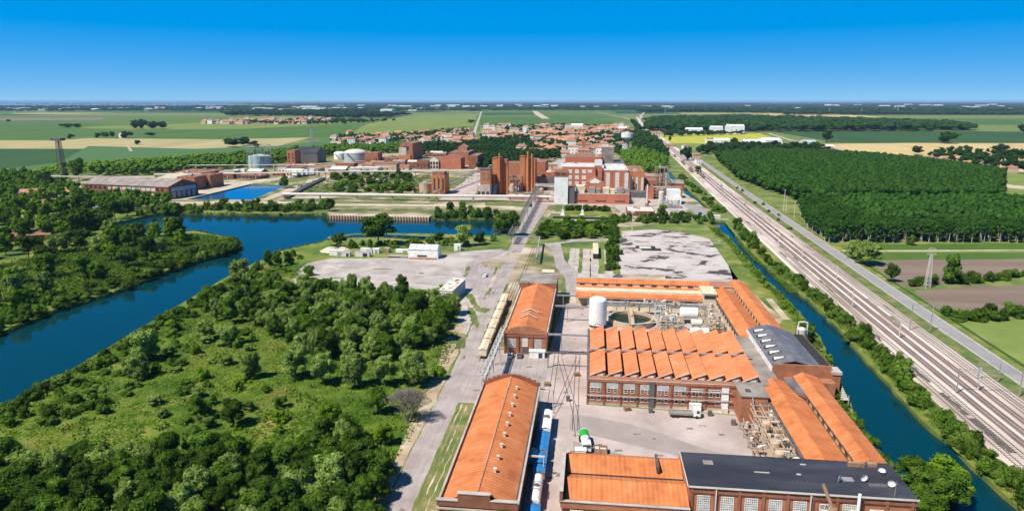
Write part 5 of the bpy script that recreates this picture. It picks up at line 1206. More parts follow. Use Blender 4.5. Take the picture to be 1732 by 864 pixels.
# long hall on the far left
(ua, wa), (ub, wb_) = S(142, 331), S(287, 338); L_ = math.hypot(ub-ua, wb_-wa); ang = math.atan2(wb_-wa, ub-ua)
b = thing('long_brick_hall', 'long brick hall with two rows of pale windows and grey roof beside the blue basin', 'hall', (ua, wa, 0), ang)
hh = HZ(215, 335, 314); w = MB(); r = MB(); w.box(0,0,0,L_,38,hh); gable_x(r, w, 0, L_, 0, 38, hh, hh+5.5, .5)
w.build('wall', M['brick_dark'], b); r.build('roof', M['grey_roof'], b)
for k in range(17):
    for q in range(2): window(b, 3+k*(L_-6)/17, 0, 2.4+q*5.2, 4.4 if 5 < k < 15 else 3, 2.6, 2, 2, 'S', 'offwhite' if 5 < k < 15 else 'brick_dark', 'glass_white' if (4 < k < 15 and (q or k % 3)) else 'glass', t=.15)
MB().box(L_+.01,3,7,L_+.3,35,10.5).build('gable_cladding', M['tank_blue'], b)
for k in range(5): MB().box(L_+.01,4+k*6.4,.5,L_+.25,8+k*6.4,6.5).build('gable_door', M['concrete'], b)
u, w = S(108, 324); t = thing('field_store', 'low store with yellow front and cream roof left of the long hall', 'building', (u, w, 0)); MB().box(0,0,0,50,14,3.6).build('wall', M['yellow_wall'], t); MB().box(-.5,-.5,3.6,50.5,14.5,3.9).build('roof', M['cream'], t)
B_ = [
 ('mill_block','brown brick block behind the gable end of the long hall',300,332,322,300,24,'brick','brown_roof','flat',(3,3,3,2)),
 ('mill_block','tall brick block with two pale vents right of the long hall',332,358,318,297,26,'brick','brown_roof','flat',(2,3,3,2)),
 ('flat_shed','flat brown roofed shed behind the long hall',290,352,304,292,40,'brick_dark','brown_roof','flat',None),
 ('flat_shed','low dome roofed cream shed behind the long hall',262,302,310,302,30,'render_cream','cream','gy',None),
 ('row_garages','low row of dark garages beside the path to the gasholder',388,448,302,297,14,'brick_dark','brown_roof','flat',(9,.5,2.4,3)),
 ('gabled_store','brick store with stair tower and big dark saddle roof',486,500,279,255,20,'brick','brown_roof','flat',(2,4,3,1.6,3)),
 ('saddle_roof_hall','hall with steep dark saddle roof and grey upper wall',500,538,276,259,34,'steel_dark','black_roof','gx',None),
 ('flat_shed','low brown shed in front of the saddle roof hall',486,530,285,280,18,'brick','offwhite','flat',None),
 ('flat_shed','wide low shed with pale roof before the silver tanks',540,586,289,283,26,'brick_dark','offwhite','flat',(5,1,1.4,5)),
 ('flat_shed','long low brick shed with dark openings along the pale road',588,630,286,281,20,'brick','brown_roof','flat',(4,1,2,5)),
 ('white_front_shed','red brick shed with white frame front on the pale road',629,660,287,276,26,'brick','brown_roof','flat',(3,1.2,3.5,4)),
 ('cubic_store','square brick store right of the silver tanks',617,640,277,259,22,'brick','brown_roof','flat',(2,5,4,2)),
 ('cubic_store','lower brick annex of the square store',618,636,279,269,8,'brick_dark','brown_roof','flat',None),
 ('flat_shed','low brown shed with slanting roof behind the red brick shed',640,672,276,268,30,'brick_dark','brown_roof','flat',None),
 ('arched_gate_house','orange brick house with dark arch beneath the tall dark block',674,694,276,264,14,'brick_orange','brown_roof','flat',(2,1,4,3)),
 ('tall_mill','tall brown mill block with dark side wall standing above the works',677,699,272,243,60,'brick','brown_roof','flat',(1,16,6,7)),
 ('tall_mill','cream lower block set against the tall mill',675,688,272,250,10,'render_cream','brown_roof','flat',None),
 ('windowed_house','dark brick house with five windows left of the white framed house',705,725,286,272,20,'brick_dark','brown_roof','flat',(4,3,4,1.6)),
 ('white_framed_house','house with white timber frame grid next to the gabled red hall',727,742,286,271,18,'glass_white','grey_roof','gy',(3,1,3.6,2.6,2,5)),
 ('red_gabled_hall','large red gabled hall with white string course',743,780,286,268,30,'brick_red','brown_roof','gy',None),
 ('red_gabled_hall','tall stepped red hall behind the large gabled hall',760,793,280,258,50,'brick','brown_roof','flat',None),
 ('red_gabled_hall','small tiled roof block on top of the stepped red hall',775,790,276,249,18,'tile_dull','tile_dull','gy',None),
 ('dark_hall','dark brown hall right of the stepped red hall',793,808,286,264,50,'brick_dark','brown_roof','flat',None),
 ('flat_shed','low pale roofed shed by the pipeline left of the brick shafts',800,830,292,287,22,'brick','offwhite','flat',None),
 ('quay_hut','tiny dark hut near the slit window tower',700,712,323,319,8,'brick_dark','rust','flat',None),
 ('flat_shed','pale roofed long shed behind the domed tanks',590,625,262,257,30,'brick_dark','white','flat',None),
 ('flat_shed','brown roofed wide shed at the edge of the village',628,652,254,248,50,'brick_dark','brown_roof','flat',None),
 ('ruin_shed','low roofless shed among weeds north of the basin',540,596,298,293,16,'tank_tan','grey_roof','flat',None),
 ('ruin_shed','low ruined shed among bushes in the old works',600,650,310,305,14,'tank_tan','dirt_pale','flat',None),
]
for q in B_: block(q[0], q[1], *q[2:7], q[7], q[8], q[9], wins=q[10], rise=4 if q[9] == 'gy' else 8 if q[9] == 'gx' else None)
q_ = random.Random(404); os_ = []; lk = []
for k, (x, y) in enumerate(scatter([(448,292),(560,288),(600,281),(700,276),(700,262),(735,264),(735,276),(700,290),(560,297),(450,299)], 26, 9, 405) + scatter([(812,290),(925,282),(925,300),(818,300)], 9, 9, 406) + scatter([(1066,300),(1120,312),(1125,338),(1090,330)], 6, 8, 407) + scatter([(330,300),(420,294),(440,300),(400,306)], 5, 12, 408)):
    u, w = S(x, y); W, D, h = q_.uniform(12,34), q_.uniform(10,22), q_.uniform(3.5,9); t = thing('works_shed', '', 'shed', (u, w, 0), 0, 'small sheds of the old works'); m_ = MB(); r = MB(); m_.box(0,0,0,W,D,h)
    if k % 2: gable_x(r, m_, 0, W, 0, D, h, h+D*.16, .3)
    else: r.box(-.3,-.3,h,W+.3,D+.3,h+.3)
    wl_ = q_.choice(['brick_dark','brick','brick_dark','tank_tan','offwhite']); rf = q_.choice(['brown_roof','grey_roof','brown_roof','offwhite','tile_dull']); m_.build('wall', M[wl_], t); r.build('roof', M[rf], t)
    for j in range(max(2, int(W/6))): MB().box(2+j*(W-4)/max(2,int(W/6)), -.1, 1, 3.8+j*(W-4)/max(2,int(W/6)), -.01, min(h-.6, 3)).build('window', M['glass'], t)
    os_.append(t); lk.append({'brick_dark':'dark brick shed','brick':'brick shed','tank_tan':'tan walled shed','offwhite':'pale walled shed'}[wl_] + (' with gabled roof' if k % 2 else ' with flat roof'))
relabel(os_, lk, 'in the old works')
# gasholder
u, w = S(440, 283); t = thing('gasholder', 'round grey gasholder inside an open lattice guide frame', 'gasholder', (u, w, 0)); r_ = 15
MB().cyl(0,0,0,9,r_,n=36).cyl(0,0,9,16,r_-.5,n=36).build('shell', M['tank_blue'], t); MB().cyl(0,0,16,18,r_-.6,3,n=36).build('crown', M['tank_blue'], t)
q = MB()
for k in range(10):
    a, c_ = 2*math.pi*k/10, 2*math.pi*(k+1)/10; p0 = ((r_+1)*math.cos(a),(r_+1)*math.sin(a)); p1 = ((r_+1)*math.cos(c_),(r_+1)*math.sin(c_))
    q.tube((*p0,0),(*p0,31),.35,5)
    for z in (22,31): q.tube((*p0,z),(*p1,z),.25,4)
    q.tube((*p0,22),(*p1,31),.15,4)
q.build('guide_frame', M['steel'], t)
for (x0, x1, yb, yt, lab, hd) in ((577,615,275,259,'wide silver domed tank',5),(562,582,270,260,'smaller white domed tank left of the silver one',3)):
    ua, wa = S(x0, yb); ub, _ = S(x1, yb); r_ = (ub-ua)/2; h = HZ(x0, yb, yt)
    t = thing('domed_tank', lab, 'tank', ((ua+ub)/2, wa + r_, 0)); MB().cyl(0,0,0,h,r_,n=36).build('shell', M['tank_blue' if hd > 4 else 'white'], t); MB().dome(0,0,h,r_,hd,36).build('dome', M['offwhite' if hd > 4 else 'white'], t)
    q = MB().slab((r_*.35,-r_-1.6,.5),(r_*.5,-r_-1.6,.5),(-r_*.35,-r_-.6,h),(-r_*.5,-r_-.6,h),.3); q.build('stairway', M['steel_dark'], t)
for k, (x, y) in enumerate(((500,300),(510,299),(518,298.5),(529,297),(402,298),(412,297))):
    u, w = S(x, y); t = thing('loading_hopper', ['leftmost white hopper of the close row of four','second white hopper of the close row of four','third white hopper of the close row of four','rightmost white hopper of the close row of four','left one of two white hoppers by the garages','right one of two white hoppers by the garages'][k], 'hopper', (u, w, 0), 0, 'white hoppers south of the pipeline'); MB().box(-3,-3,2.5,3,3,8).build('bin', M['white'], t); MB().box(-2.6,-2.6,0,2.6,2.6,2.5).build('base', M['steel_dark'], t)
# low ruined walls among the weeds
for k, q in enumerate([(590,322,640,323),(560,316,600,306),(625,308,660,303),(650,326,700,327),(600,302,640,300),(560,328,640,329),(665,313,700,306),(570,296,620,295)]):
    a = Vector((*S(q[0], q[1]), 0)); c_ = Vector((*S(q[2], q[3]), 0)); d = c_ - a; L_ = d.length
    t = thing('ruined_wall', 'low crumbling wall among weeds of the old works', 'wall', tuple(a), math.atan2(d.y, d.x), 'low ruined walls in the old works')
    m_ = MB(); s = 0
    while s < L_: e = min(L_, s + rnd.uniform(3, 9)); m_.box(s, -.5, 0, e - .05, .5, rnd.uniform(.8, 2.4)); s = e
    m_.build('wall', M['tank_tan'], t)
# quay
qa = S(556, 367); qb = S(730, 367.5); t = thing('quay_wall', 'long pinkish brick quay wall with timber posts at the water', 'quay', (qa[0], qa[1] - 2, 0)); Lq = qb[0] - qa[0]
MB().box(0,0,-1.5,Lq,3,1.5).build('wall', M['tank_tan'], t); MB().box(0,3,-.5,Lq,12,1.45).build('deck', M['dirt_pale'], t)
for k in range(0, 36): MB().box(Lq*k/36,-.6,-1.5,Lq*k/36+.7,-.02,1.9).build('post', M['wood'], t)
for x in (745, 812):
    u, w = S(x, 366); t = thing('quay_steps', ['concrete landing steps at the near end of the bank bushes','concrete landing steps close to the big round tree'][x > 800], 'steps', (u, w, 0))
    MB().box(0,-5,-1.5,4,-3,.4).box(0,-3,-1,4,0,1.0).box(0,0,0,4,6,1.5).build('steps', M['concrete'], t)
# sheds on the peninsula yard
u, w = S(691, 437); t = thing('white_shed', 'white shed with four panelled pitched roof beside the big dark tree', 'shed', (u, w, 0)); 
W = S(742,437)[0] - u; m_ = MB(); r = MB(); m_.box(0,0,0,W,9,5.6); gable_x(r, m_, 0, W, 0, 9, 5.6, 7.6, .3); m_.build('wall', M['white'], t); r.build('roof', M['white'], t)
for k in range(5): MB().slab((k*(W-.3)/4,-.3,5.72),(k*(W-.3)/4+.3,-.3,5.72),(k*(W-.3)/4+.3,4.5,7.95),(k*(W-.3)/4,4.5,7.95),.1).build('roof_rib', M['steel_dark'], t)
MB().box(W*.3,-.1,1.2,W*.62,-.01,2.2).build('window', M['glass'], t); MB().box(W*.05,-1.8,0,W*.95,-.3,.8).build('loading_step', M['rust'], t)
for k, (x, y, L_, hh, mm, lab) in enumerate(((557,432,9,3,'white','white container at the west end of the small yard'),(578,434,5,2.6,'offwhite','dirty white cabin beside the west container'),(600,434,9,2.8,'offwhite','open fronted white cabin in the small yard'),(610,428,7,2.6,'white','white box in front of the trees'),(626,428,5.5,2.6,'white','short white box right of another white box'),(650,427,3,2.4,'rust','small brown hut by the big tree'),(669,427,8.5,1.6,'white','low white roofed shelter left of the white shed'),(768,424,4,3.8,'white','white upright box near the willow tree'),(656,436,14,1.1,'steel_dark','long dark pile of timber left of the white shed'))):
    u, w = S(x, y); t = thing('storage_box' if mm != 'steel_dark' else 'timber_pile', lab, 'container' if mm != 'steel_dark' else 'timber', (u, w, 0)); MB().box(0,0,0,L_,3,hh).build('body', M[mm], t); MB().box(-.1,-.1,hh,L_+.1,3.1,hh+.12).build('roof', M['white' if mm == 'white' else 'concrete'], t)
    MB().box(L_*.55,-.06,.1,L_*.85,-.005,hh*.8).build('door', M['dark' if k in (1,2) else 'steel'], t)
(u, w) = S(743, 511); t = thing('checkpoint_house', 'two storey white and blue house with broken brown roof by the entrance road', 'house', (u, w, 0), -.10)
MB().box(0,0,0,6.2,22,5.6).build('wall', M['white'], t); MB().box(-.3,-.3,5.6,6.5,22.3,5.85).build('roof', M['offwhite'], t)
for k in range(14): x = rnd.uniform(.2,4.5); y = rnd.uniform(.5,20); MB().box(x,y,5.86,x+rnd.uniform(.5,1.6),y+rnd.uniform(.5,1.8),5.9+.002*k).build('roof_patch', M['brown_roof' if k % 3 else 'dark'], t)
window(t, .3, 0, 3.2, 5.5, 1.5, 6, 1, glass='glass_pale'); MB().box(6.21,.5,.5,6.3,21,5).build('blue_side_panel', M['tank_blue'], t)  # blue-grey panel over the east side of the white walls
t = thing('gravel_heap', 'heap of pale rubble at the tip of the small yard', 'heap', (*S(560, 424), 0)); q = MB()
q.cyl(0,0,0,2.2,7,2.5,n=9).cyl(6,4,0,1.6,5,1.5,n=8); q.build('heap', M['dirt_pale'], t)
t = thing('railcar_body', 'long cream old wagon body on the weedy strips', 'wagon', (*S(1003, 438), 0)); MB().box(0,0,.4,3,30,3.2).build('body', M['cream'], t); MB().box(-.15,-.1,3.2,3.15,30.1,3.4).build('roof', M['cream'], t); MB().box(-.02,-.05,.4,3,-.003,3).build('end', M['dark'], t)
t = thing('lawn_hut', 'small white roofed hut on the grass behind the grey flat block', 'hut', (*S(918, 467), 0)); MB().box(0,0,0,5.5,4,2).build('wall', M['offwhite'], t); MB().slab((-.5,-.4,2.3),(6,-.4,2.3),(6,4.4,2.7),(-.5,4.4,2.7),.2).build('roof', M['cream'], t)
t = thing('low_wall', 'long low cream wall at the near edge of the patched concrete yard', 'wall', (*S(1053, 469), 0)); MB().box(0,0,0,22,.8,1.3).build('wall', M['cream'], t); MB().box(-.1,-.1,1.3,22.1,.9,1.4).build('coping', M['concrete'], t)
t = thing('sunken_pit', 'dark rubble pit in the patched concrete yard', 'pit', (*S(1076, 420), 0)); MB().box(0,0,0,12,7,.3).box(3,-6,0,15,0,.35).build('slab', M['dark'], t); MB().box(2,-2,.36,9,3,.8).build('debris', M['offwhite'], t)
t = thing('sluice', 'small concrete sluice where the canal passes under the track', 'sluice', (*S(1203, 372), 0)); MB().box(0,-1,-1.2,13,1,1.2).build('weir', M['concrete'], t); MB().box(2,1,0,7,5,3.5).build('gate_house', M['offwhite'], t)
#@@FAR
# ------------------------------------------------------------------ masts, water tower, gantries
def lattice(name, label, u, w, h, b0, b1, m='steel', arms=(), top=None, n=8, cat='pylon', r_=.12, group=None):
    t = thing(name, label, cat, (u, w, 0), 0, group); f_ = MB(); cs = ((-1,-1),(1,-1),(1,1),(-1,1))
    for k in range(n):
        z0, z1 = h*k/n, h*(k+1)/n; a, b_ = b0+(b1-b0)*k/n, b0+(b1-b0)*(k+1)/n
        for i in range(4):
            c0, c1 = cs[i], cs[(i+1)%4]
            f_.tube((c0[0]*a,c0[1]*a,z0),(c0[0]*b_,c0[1]*b_,z1),r_,4); f_.tube((c0[0]*a,c0[1]*a,z0),(c1[0]*b_,c1[1]*b_,z1),r_*.6,4); f_.tube((c1[0]*a,c1[1]*a,z0),(c0[0]*b_,c0[1]*b_,z1),r_*.6,4)
            f_.tube((c0[0]*b_,c0[1]*b_,z1),(c1[0]*b_,c1[1]*b_,z1),r_*.6,4)
    f_.build('lattice', M[m], t)
    for z, L_ in arms: MB().tube((-L_,0,z),(L_,0,z),r_,4).tube((-L_,0,z),(0,0,z+1.2),r_*.7,4).tube((L_,0,z),(0,0,z+1.2),r_*.7,4).build('arm', M[m], t)
    if top: MB().box(-top[0],-top[0]*.6,h,top[0],top[0]*.6,h+top[1]).build('platform', M[m], t)
    return t
u, w = S(107, 299); lattice('lattice_tower', 'tall dark lattice tower with wide top platform left of the long hall', u, w, HZ(107,299,238), 3.6, 1.9, 'steel_dark', top=(6.5,3), n=12, r_=.34)
u, w = S(1568, 487); lattice('power_pylon', 'small white lattice pylon in the hedge between the brown fields', u, w, HZ(1568,487,430), 1.15, .4, 'steel_pale', ((17,2.4),(19.5,1.9)), n=9, r_=.1)
u, w = S(1060, 252); h = HZ(1060, 252, 236); t = thing('water_tower', 'white concrete water tower with wide round head', 'water tower', (u, w, 0))
MB().cyl(0,0,0,h,4.6,4.0,n=16).build('shaft', M['concrete'], t); MB().cyl(0,0,h,h+4,4.5,11,n=24).cyl(0,0,h+4,h+12,11.5,n=24).build('head', M['white'], t); MB().cyl(0,0,h+12,h+15,7,3,n=16).tube((0,0,h+15),(0,0,h+21),.3).build('cap', M['concrete'], t)
u, w = S(921, 233); t = thing('church_tower', 'white church tower among the red village roofs', 'tower', (u-4, w, 0)); h = HZ(887, 227, 215)
t.location = (S(887,229)[0]-5, S(887,229)[1], 0); MB().box(0,0,0,11,11,HZ(887,229,215)).build('wall', M['white'], t); MB().box(-.4,-.4,HZ(887,229,215),11.4,11.4,HZ(887,229,215)+1).build('cornice', M['render_cream'], t)
u, w = S(987, 262); t = thing('bell_tower', 'slender brown bell tower with pointed spire in the village', 'tower', (u, w, 0)); MB().box(-3,-3,0,3,3,24).build('shaft', M['brick'], t); MB().cyl(0,0,24,38,2.6,.2,n=8).build('spire', M['brick_orange'], t)
# catenary masts and gantries on the railway
def mast(w, off, label, arm=5, hgt=7.6, group='overhead line masts along the railway'):
    t = thing('catenary_mast', label, 'mast', (rc(w, off), w, .3), 0, group)
    MB().box(-.16,-.16,0,.16,.16,hgt).build('post', M['steel_pale'], t)
    MB().tube((0,0,hgt-.9),(-arm,0,hgt-.5),.07,5).tube((0,0,hgt-2),(-arm,0,hgt-.9),.05,5).build('bracket', M['steel_pale'], t); return t
ms_ = [mast(168 + k * 46 + (k % 3) * 3, (7.4, 15.8, 11.5)[k % 3], 'pale overhead line mast between the tracks', 3.2) for k in range(22)]
relabel(ms_, ['pale overhead line mast']*22, 'between the railway tracks')
def gantry(w, o0, o1, label, hgt=8.2):
    t = thing('catenary_gantry', label, 'gantry', (rc(w, o0), w, .3)); W = o1 - o0
    for x in (0, W): MB().box(x-.14,-.14,0,x+.14,.14,hgt).build('post', M['steel'], t)
    q = MB().tube((0,0,hgt),(W,0,hgt),.08,4).tube((0,0,hgt-.7),(W,0,hgt-.7),.07,4)
    for k in range(10): q.tube((W*k/10,0,hgt-.7 if k%2 else hgt),(W*(k+1)/10,0,hgt if k%2 else hgt-.7),.04,4)
    q.build('beam', M['steel'], t)
gantry(276, 19.5, 27.2, 'white lattice gantry with side arm where the road bends beside the tracks', 11)
gantry(214, 8.0, 26.4, 'wide low gantry across the near tracks'); gantry(226, 20.3, 26.6, 'short pale gantry close to the road at the near bend', 6)
gantry(520, 8, 26, 'gantry across the tracks beside the two slim poles'); gantry(1120, 4, 26, 'far gantry over the station tracks')
for k, (x, y, yt) in enumerate(((1325,358,322),(1329,360,333),(1343,368,342))):
    u, w = S(x, y); t = thing('tall_pole', ['tallest slim white pole at the plantation corner','slim white pole just behind the tallest one','single slim white pole right of the pair'][k], 'pole', (u, w, 0)); MB().cyl(0,0,0,HZ(x,y,yt),.28,.16,n=7).build('shaft', M['steel_pale'], t); MB().box(-.9,-.15,HZ(x,y,yt),.9,.15,HZ(x,y,yt)+.25).build('head', M['steel_pale'], t)
for k, (x, y, yt) in enumerate(((1069,391,360),(1117,372,358))):
    u, w = S(x, y); t = thing('lamp_post', ['tall pale floodlight post left of the patched yard','short pale lamp post behind the hedge'][k], 'lamp', (u, w, 0)); MB().cyl(0,0,0,HZ(x,y,yt),.3,.16,n=7).build('shaft', M['steel_pale'], t); MB().box(-1.2,-.3,HZ(x,y,yt),1.2,.3,HZ(x,y,yt)+1.2).build('lamp_head', M['steel_pale'], t)
gr = 'freight wagons parked on the sidings near the station'
for k, (w, off) in enumerate(((905,3.2),(925,3.3),(1010,3.0),(1032,3.1),(1150,2.0),(840,9.6),(858,9.6),(876,9.6))):
    ms_.append(wagon((rc(w,off), w, .45), hp - .04, 'open', 15, 'dark wagon parked on the sidings near the station', gr, 'steel_dark'))
relabel(ms_[22:], ['dark wagon']*8, 'parked on the sidings near the station', ('row',))
#@@VILLAGE
# ------------------------------------------------------------------ village houses, farms and far factories
def house_mesh(W, D, h, rs, wall, roof, hip=False):
    w = MB(); w.box(-W/2,-D/2,0,W/2,D/2,h)
    i0 = len(w.f); r = MB()
    if hip:
        q = W*.28; a = [(-W/2-.4,-D/2-.4,h),(W/2+.4,-D/2-.4,h),(W/2+.4,D/2+.4,h),(-W/2-.4,D/2+.4,h)]; t1, t2 = (-W/2+q,0,h+rs), (W/2-q,0,h+rs)
        for f_ in ([a[0],a[1],t2,t1],[a[1],a[2],t2],[a[2],a[3],t1,t2],[a[3],a[0],t1]): w.face(f_, 1)
        w.face([a[3],a[2],a[1],a[0]], 1)
    else:
        gable_x(r, w, -W/2, W/2, -D/2, D/2, h, h+rs, .5, .25)
        for f_ in r.f: w.face([r.v[k] for k in f_], 1)
    n = max(2, int(W/3.5))
    for fl in range(max(1, int(h/3))):
        for k in range(n): x = -W/2 + W*(k+.5)/n; w.face([(x-.5,-D/2-.03,1+fl*3),(x+.5,-D/2-.03,1+fl*3),(x+.5,-D/2-.03,2.4+fl*3),(x-.5,-D/2-.03,2.4+fl*3)], 2)
    w.box(W*.2,-.4,h+rs*.4,W*.2+.8,.4,h+rs+1.0,0)
    return w.mesh('house', [M[wall], M[roof], M['glass']])
HM = [house_mesh(12,10,6,2.6,'render_cream','tile_dull'), house_mesh(15,10,6.5,2.8,'render_pink','tile_dull',True), house_mesh(20,11,6,2.8,'render_cream','tile_dull',True),
      house_mesh(11,11,8.5,2.4,'white','tile_dull',True), house_mesh(26,12,5,3.0,'render_cream','tile_dull'), house_mesh(14,9,4,2.4,'brick','brown_roof')]
HL = ['cream gabled house','pink hipped roof house','long cream hipped house','tall white villa','long low tiled house','low brick house with brown roof']
def houses(poly_px, n, dpx, where, group, seed, sc=1.0, kinds=(0,1,2,3,4,5), yaw=0):
    rr_ = random.Random(seed); os_ = []; lk = []
    for (x, y) in scatter(poly_px, n, dpx, seed):
        k = rr_.choice(kinds); u, w = S(x, y); s = sc * rr_.uniform(.85, 1.25)
        o = place(HM[k], 'house', None, (u, w, 0), yaw + rr_.choice([0, 0, hp, -.12, .15]), (s, s, s)); tag(o, HL[k] + ' ' + where, 'house', group); os_.append(o); lk.append(HL[k])
    relabel(os_, lk, where)
houses([(560,238),(640,232),(700,226),(790,224),(800,236),(800,250),(740,252),(700,240),(640,246),(570,246)], 62, 5.4, 'in the western village', 'houses of the western village', 1, 1.25)
houses([(815,216),(955,214),(1060,220),(1065,234),(1000,240),(960,244),(880,240),(818,238)], 66, 6, 'in the middle village', 'houses of the middle village', 2, 1.45, (1,2,4,3,2,4))
houses([(900,244),(1050,240),(1050,262),(930,268),(880,262)], 26, 9, 'behind the processing hall', 'houses behind the processing hall', 3, 1.35, (0,1,2,3))
houses([(1575,266),(1640,262),(1760,272),(1760,296),(1690,296),(1600,272)], 34, 6.5, 'in the hamlet by the wheat', 'houses of the right hamlet', 4, 1.0)
houses([(345,206.5),(550,201.8),(560,207),(520,210.5),(345,210)], 60, 2.2, 'in the distant village', 'houses of the distant village', 5, 1.5, (0,1,3,2))
houses([(1030,210),(1062,213),(1058,222),(1020,218)], 7, 4, 'beside the far lane crossing', 'houses at the lane crossing', 6, 1.3)
for k, (x, y, m_, s, lab) in enumerate(((1110,232,2,1.7,'red roofed farmhouse left of the bright yellow field'),(1177,268,0,1.0,'orange roofed crossing house beside the railway road'),(1181,277,3,.8,'white crossing house near the plantation corner'),(1133,249,4,.9,'pale low house at the end of the yellow field'),(1158,252,3,.8,'narrow white house among trees by the yellow field'),(68,406,5,1.1,'pale roofed hut buried in the left bank trees'),(17,408,5,.9,'dark roofed hut at the far left bank edge'),(46,334,4,1.0,'pale roofed hut in the left trees'),(85,352,0,.9,'pink roofed hut beneath the big left tree'),(592,227,1,1.2,'lone red house west of the village'),(208,233,3,1.2,'white farmhouse among the round field trees'),(628,250,3,1.3,'white walled house at the west edge of the works'))):
    u, w = S(x, y); tag(place(HM[m_], 'house', None, (u, w, 0), .1*k, (s,s,s)), lab, 'house')
def shed_far(x, y, wpx, h, D, lab, wall='white', roof='white', group=None, name='warehouse', cat='warehouse'):
    u, w = S(x, y); W = S(x + wpx, y)[0] - u; t = MB().box(0,0,0,W,D,h); r = MB(); gable_x(r, t, 0, W, 0, D, h, h + min(4, D*.12), .5, .3)
    for f_ in r.f: t.face([r.v[k] for k in f_], 1)
    n = max(3, int(W / 12))
    for k in range(n): xx = W*(k+.5)/n; t.face([(xx-2,-.05,1),(xx+2,-.05,1),(xx+2,-.05,h*.6),(xx-2,-.05,h*.6)], 2)
    o = t.build(name, [M[wall], M[roof], M['glass_pale']], None, (u, w, 0)); tag(o, lab, cat, group); return o
shed_far(1160,227,28,14,26,'long white warehouse left of the white tower mill'); shed_far(1202,227,20,18,30,'white mill wing left of the white tower'); shed_far(1232,227,26,22,30,'white mill wing with dark bays right of the white tower')
u, w = S(1227, 227); hh = HZ(1227,227,213); t = MB().box(0,0,0,16,16,hh).box(2,2,hh,8,10,hh+5).build('white_tower', [M['white']], None, (u, w, 0)); tag(t, 'square white mill tower rising behind the yellow field', 'tower')
shed_far(1195,242.5,12,9,22,'white barn end with orange roof in the yellow field','white','tile_dull'); shed_far(1208,243,26,7,30,'long white barn in the yellow field')
shed_far(1258,251,36,12,40,'long pale ribbed warehouse at the plantation edge','offwhite','white'); shed_far(1292,246,30,10,60,'white warehouse behind the pale ribbed one','white','white'); shed_far(1360,249,22,9,40,'pale blue roofed warehouse near the wheat field','offwhite','tank_blue'); shed_far(1385,259,26,7,30,'low brown barn beside the plantation','brick','brown_roof'); shed_far(1395,256,16,8,24,'small white barn by the tree line')
shed_far(966,219,20,14,30,'white school with pale roof at the top of the village')
shed_far(1046,224,14,12,30,'white roofed hall beside the water tower')
far = []
rr_ = random.Random(31); idx = 0
for (x0, x1, y0, y1, n, wl, wh, wr) in ((0,330,184.5,187.5,26,5,24,'on the far left plain'),(330,560,183.5,188,24,5,32,'beyond the distant village'),(560,800,180,190,26,4,26,'left of the straight road'),(800,1060,179,184,16,3,14,'beyond the centre fields'),(1060,1732,179,186,22,3,18,'on the far right plain')):
    os_ = []; lk = []
    for k in range(n):
        x = rr_.uniform(x0, x1); y = rr_.uniform(y0, y1); mm = rr_.choice(['white','white','offwhite','white','tile_dull'])
        o = shed_far(x, y, rr_.uniform(wl, wh), rr_.uniform(9, 16) * (1 if y > 184 else 1.8), rr_.uniform(60, 160), 'distant pale factory shed on the hazy plain', 'white' if mm == 'tile_dull' else mm, mm, 'distant factory sheds on the plain'); os_.append(o); lk.append({'white':'white distant factory shed','offwhite':'grey distant factory shed','tile_dull':'red roofed distant factory shed'}[mm])
    relabel(os_, lk, wr)
for k, (x, y, yt) in enumerate(((262,187,180),(273,187,181),(355,185,181.5),(365,185,182))):
    u, w = S(x, y); W = S(x + 7, y)[0] - u; o = MB().box(0,0,0,W,W*.4,HZ(x,y,yt)).build('tower_block', M['render_pink' if k < 2 else 'white'], None, (u, w, 0)); tag(o, ['left one of two distant pink tower blocks','right one of two distant pink tower blocks','left one of two distant white towers','right one of two distant white towers'][k], 'tower block')
for k, (x, y, yt) in enumerate(((425,186,168),(697,196,174),(1125,192,177),(1402,193,183),(1237,190,180),(1457,193,183),(1518,193,182),(528,243,212))):
    u, w = S(x, y); lattice('distant_mast', ['thin mast on the horizon above the left factories','tall thin pylon left of the village road','pylon left of the right hand woods','pylon beside the long white greenhouse','pair pylon near the pale far field','slim pylon among the right woods','second slim pylon among the right woods','grey pylon at the edge of the left village'][k], u, w, min(HZ(x,y,yt), 86), 4, .8, 'steel', n=6, r_=.5 if y < 200 else .25)
#@@TREES
# ------------------------------------------------------------------ foliage
def quad_sphere(c, r, nz=4, na=8):
    v = []; q = []
    for i in range(nz + 1):
        t = math.pi * i / nz - math.pi/2; rr = max(.02, math.cos(t))
        for j in range(na): a = 2*math.pi*j/na; v.append((c[0]+r[0]*rr*math.cos(a), c[1]+r[1]*rr*math.sin(a), c[2]+r[2]*math.sin(t)))
    for i in range(nz):
        for j in range(na): q.append((i*na+j, i*na+(j+1)%na, (i+1)*na+(j+1)%na, (i+1)*na+j))
    return np.array(v), np.array(q)
def leaf_quads(rng, pos, nrm, size, flat=.34):
    n = len(pos); nrm = nrm + rng.normal(0, flat, (n, 3)); nrm /= np.linalg.norm(nrm, axis=1)[:, None] + 1e-9
    a = np.cross(nrm, rng.normal(0, 1, (n, 3))); a /= np.linalg.norm(a, axis=1)[:, None] + 1e-9; b = np.cross(nrm, a)
    s = (size * rng.uniform(.6, 1.3, n))[:, None]; a = a * s * .5; b = b * s * .36
    v = np.stack([pos - a, pos - b*.9, pos + a, pos + b], 1).reshape(-1, 3)
    return v, np.arange(4*n).reshape(n, 4)
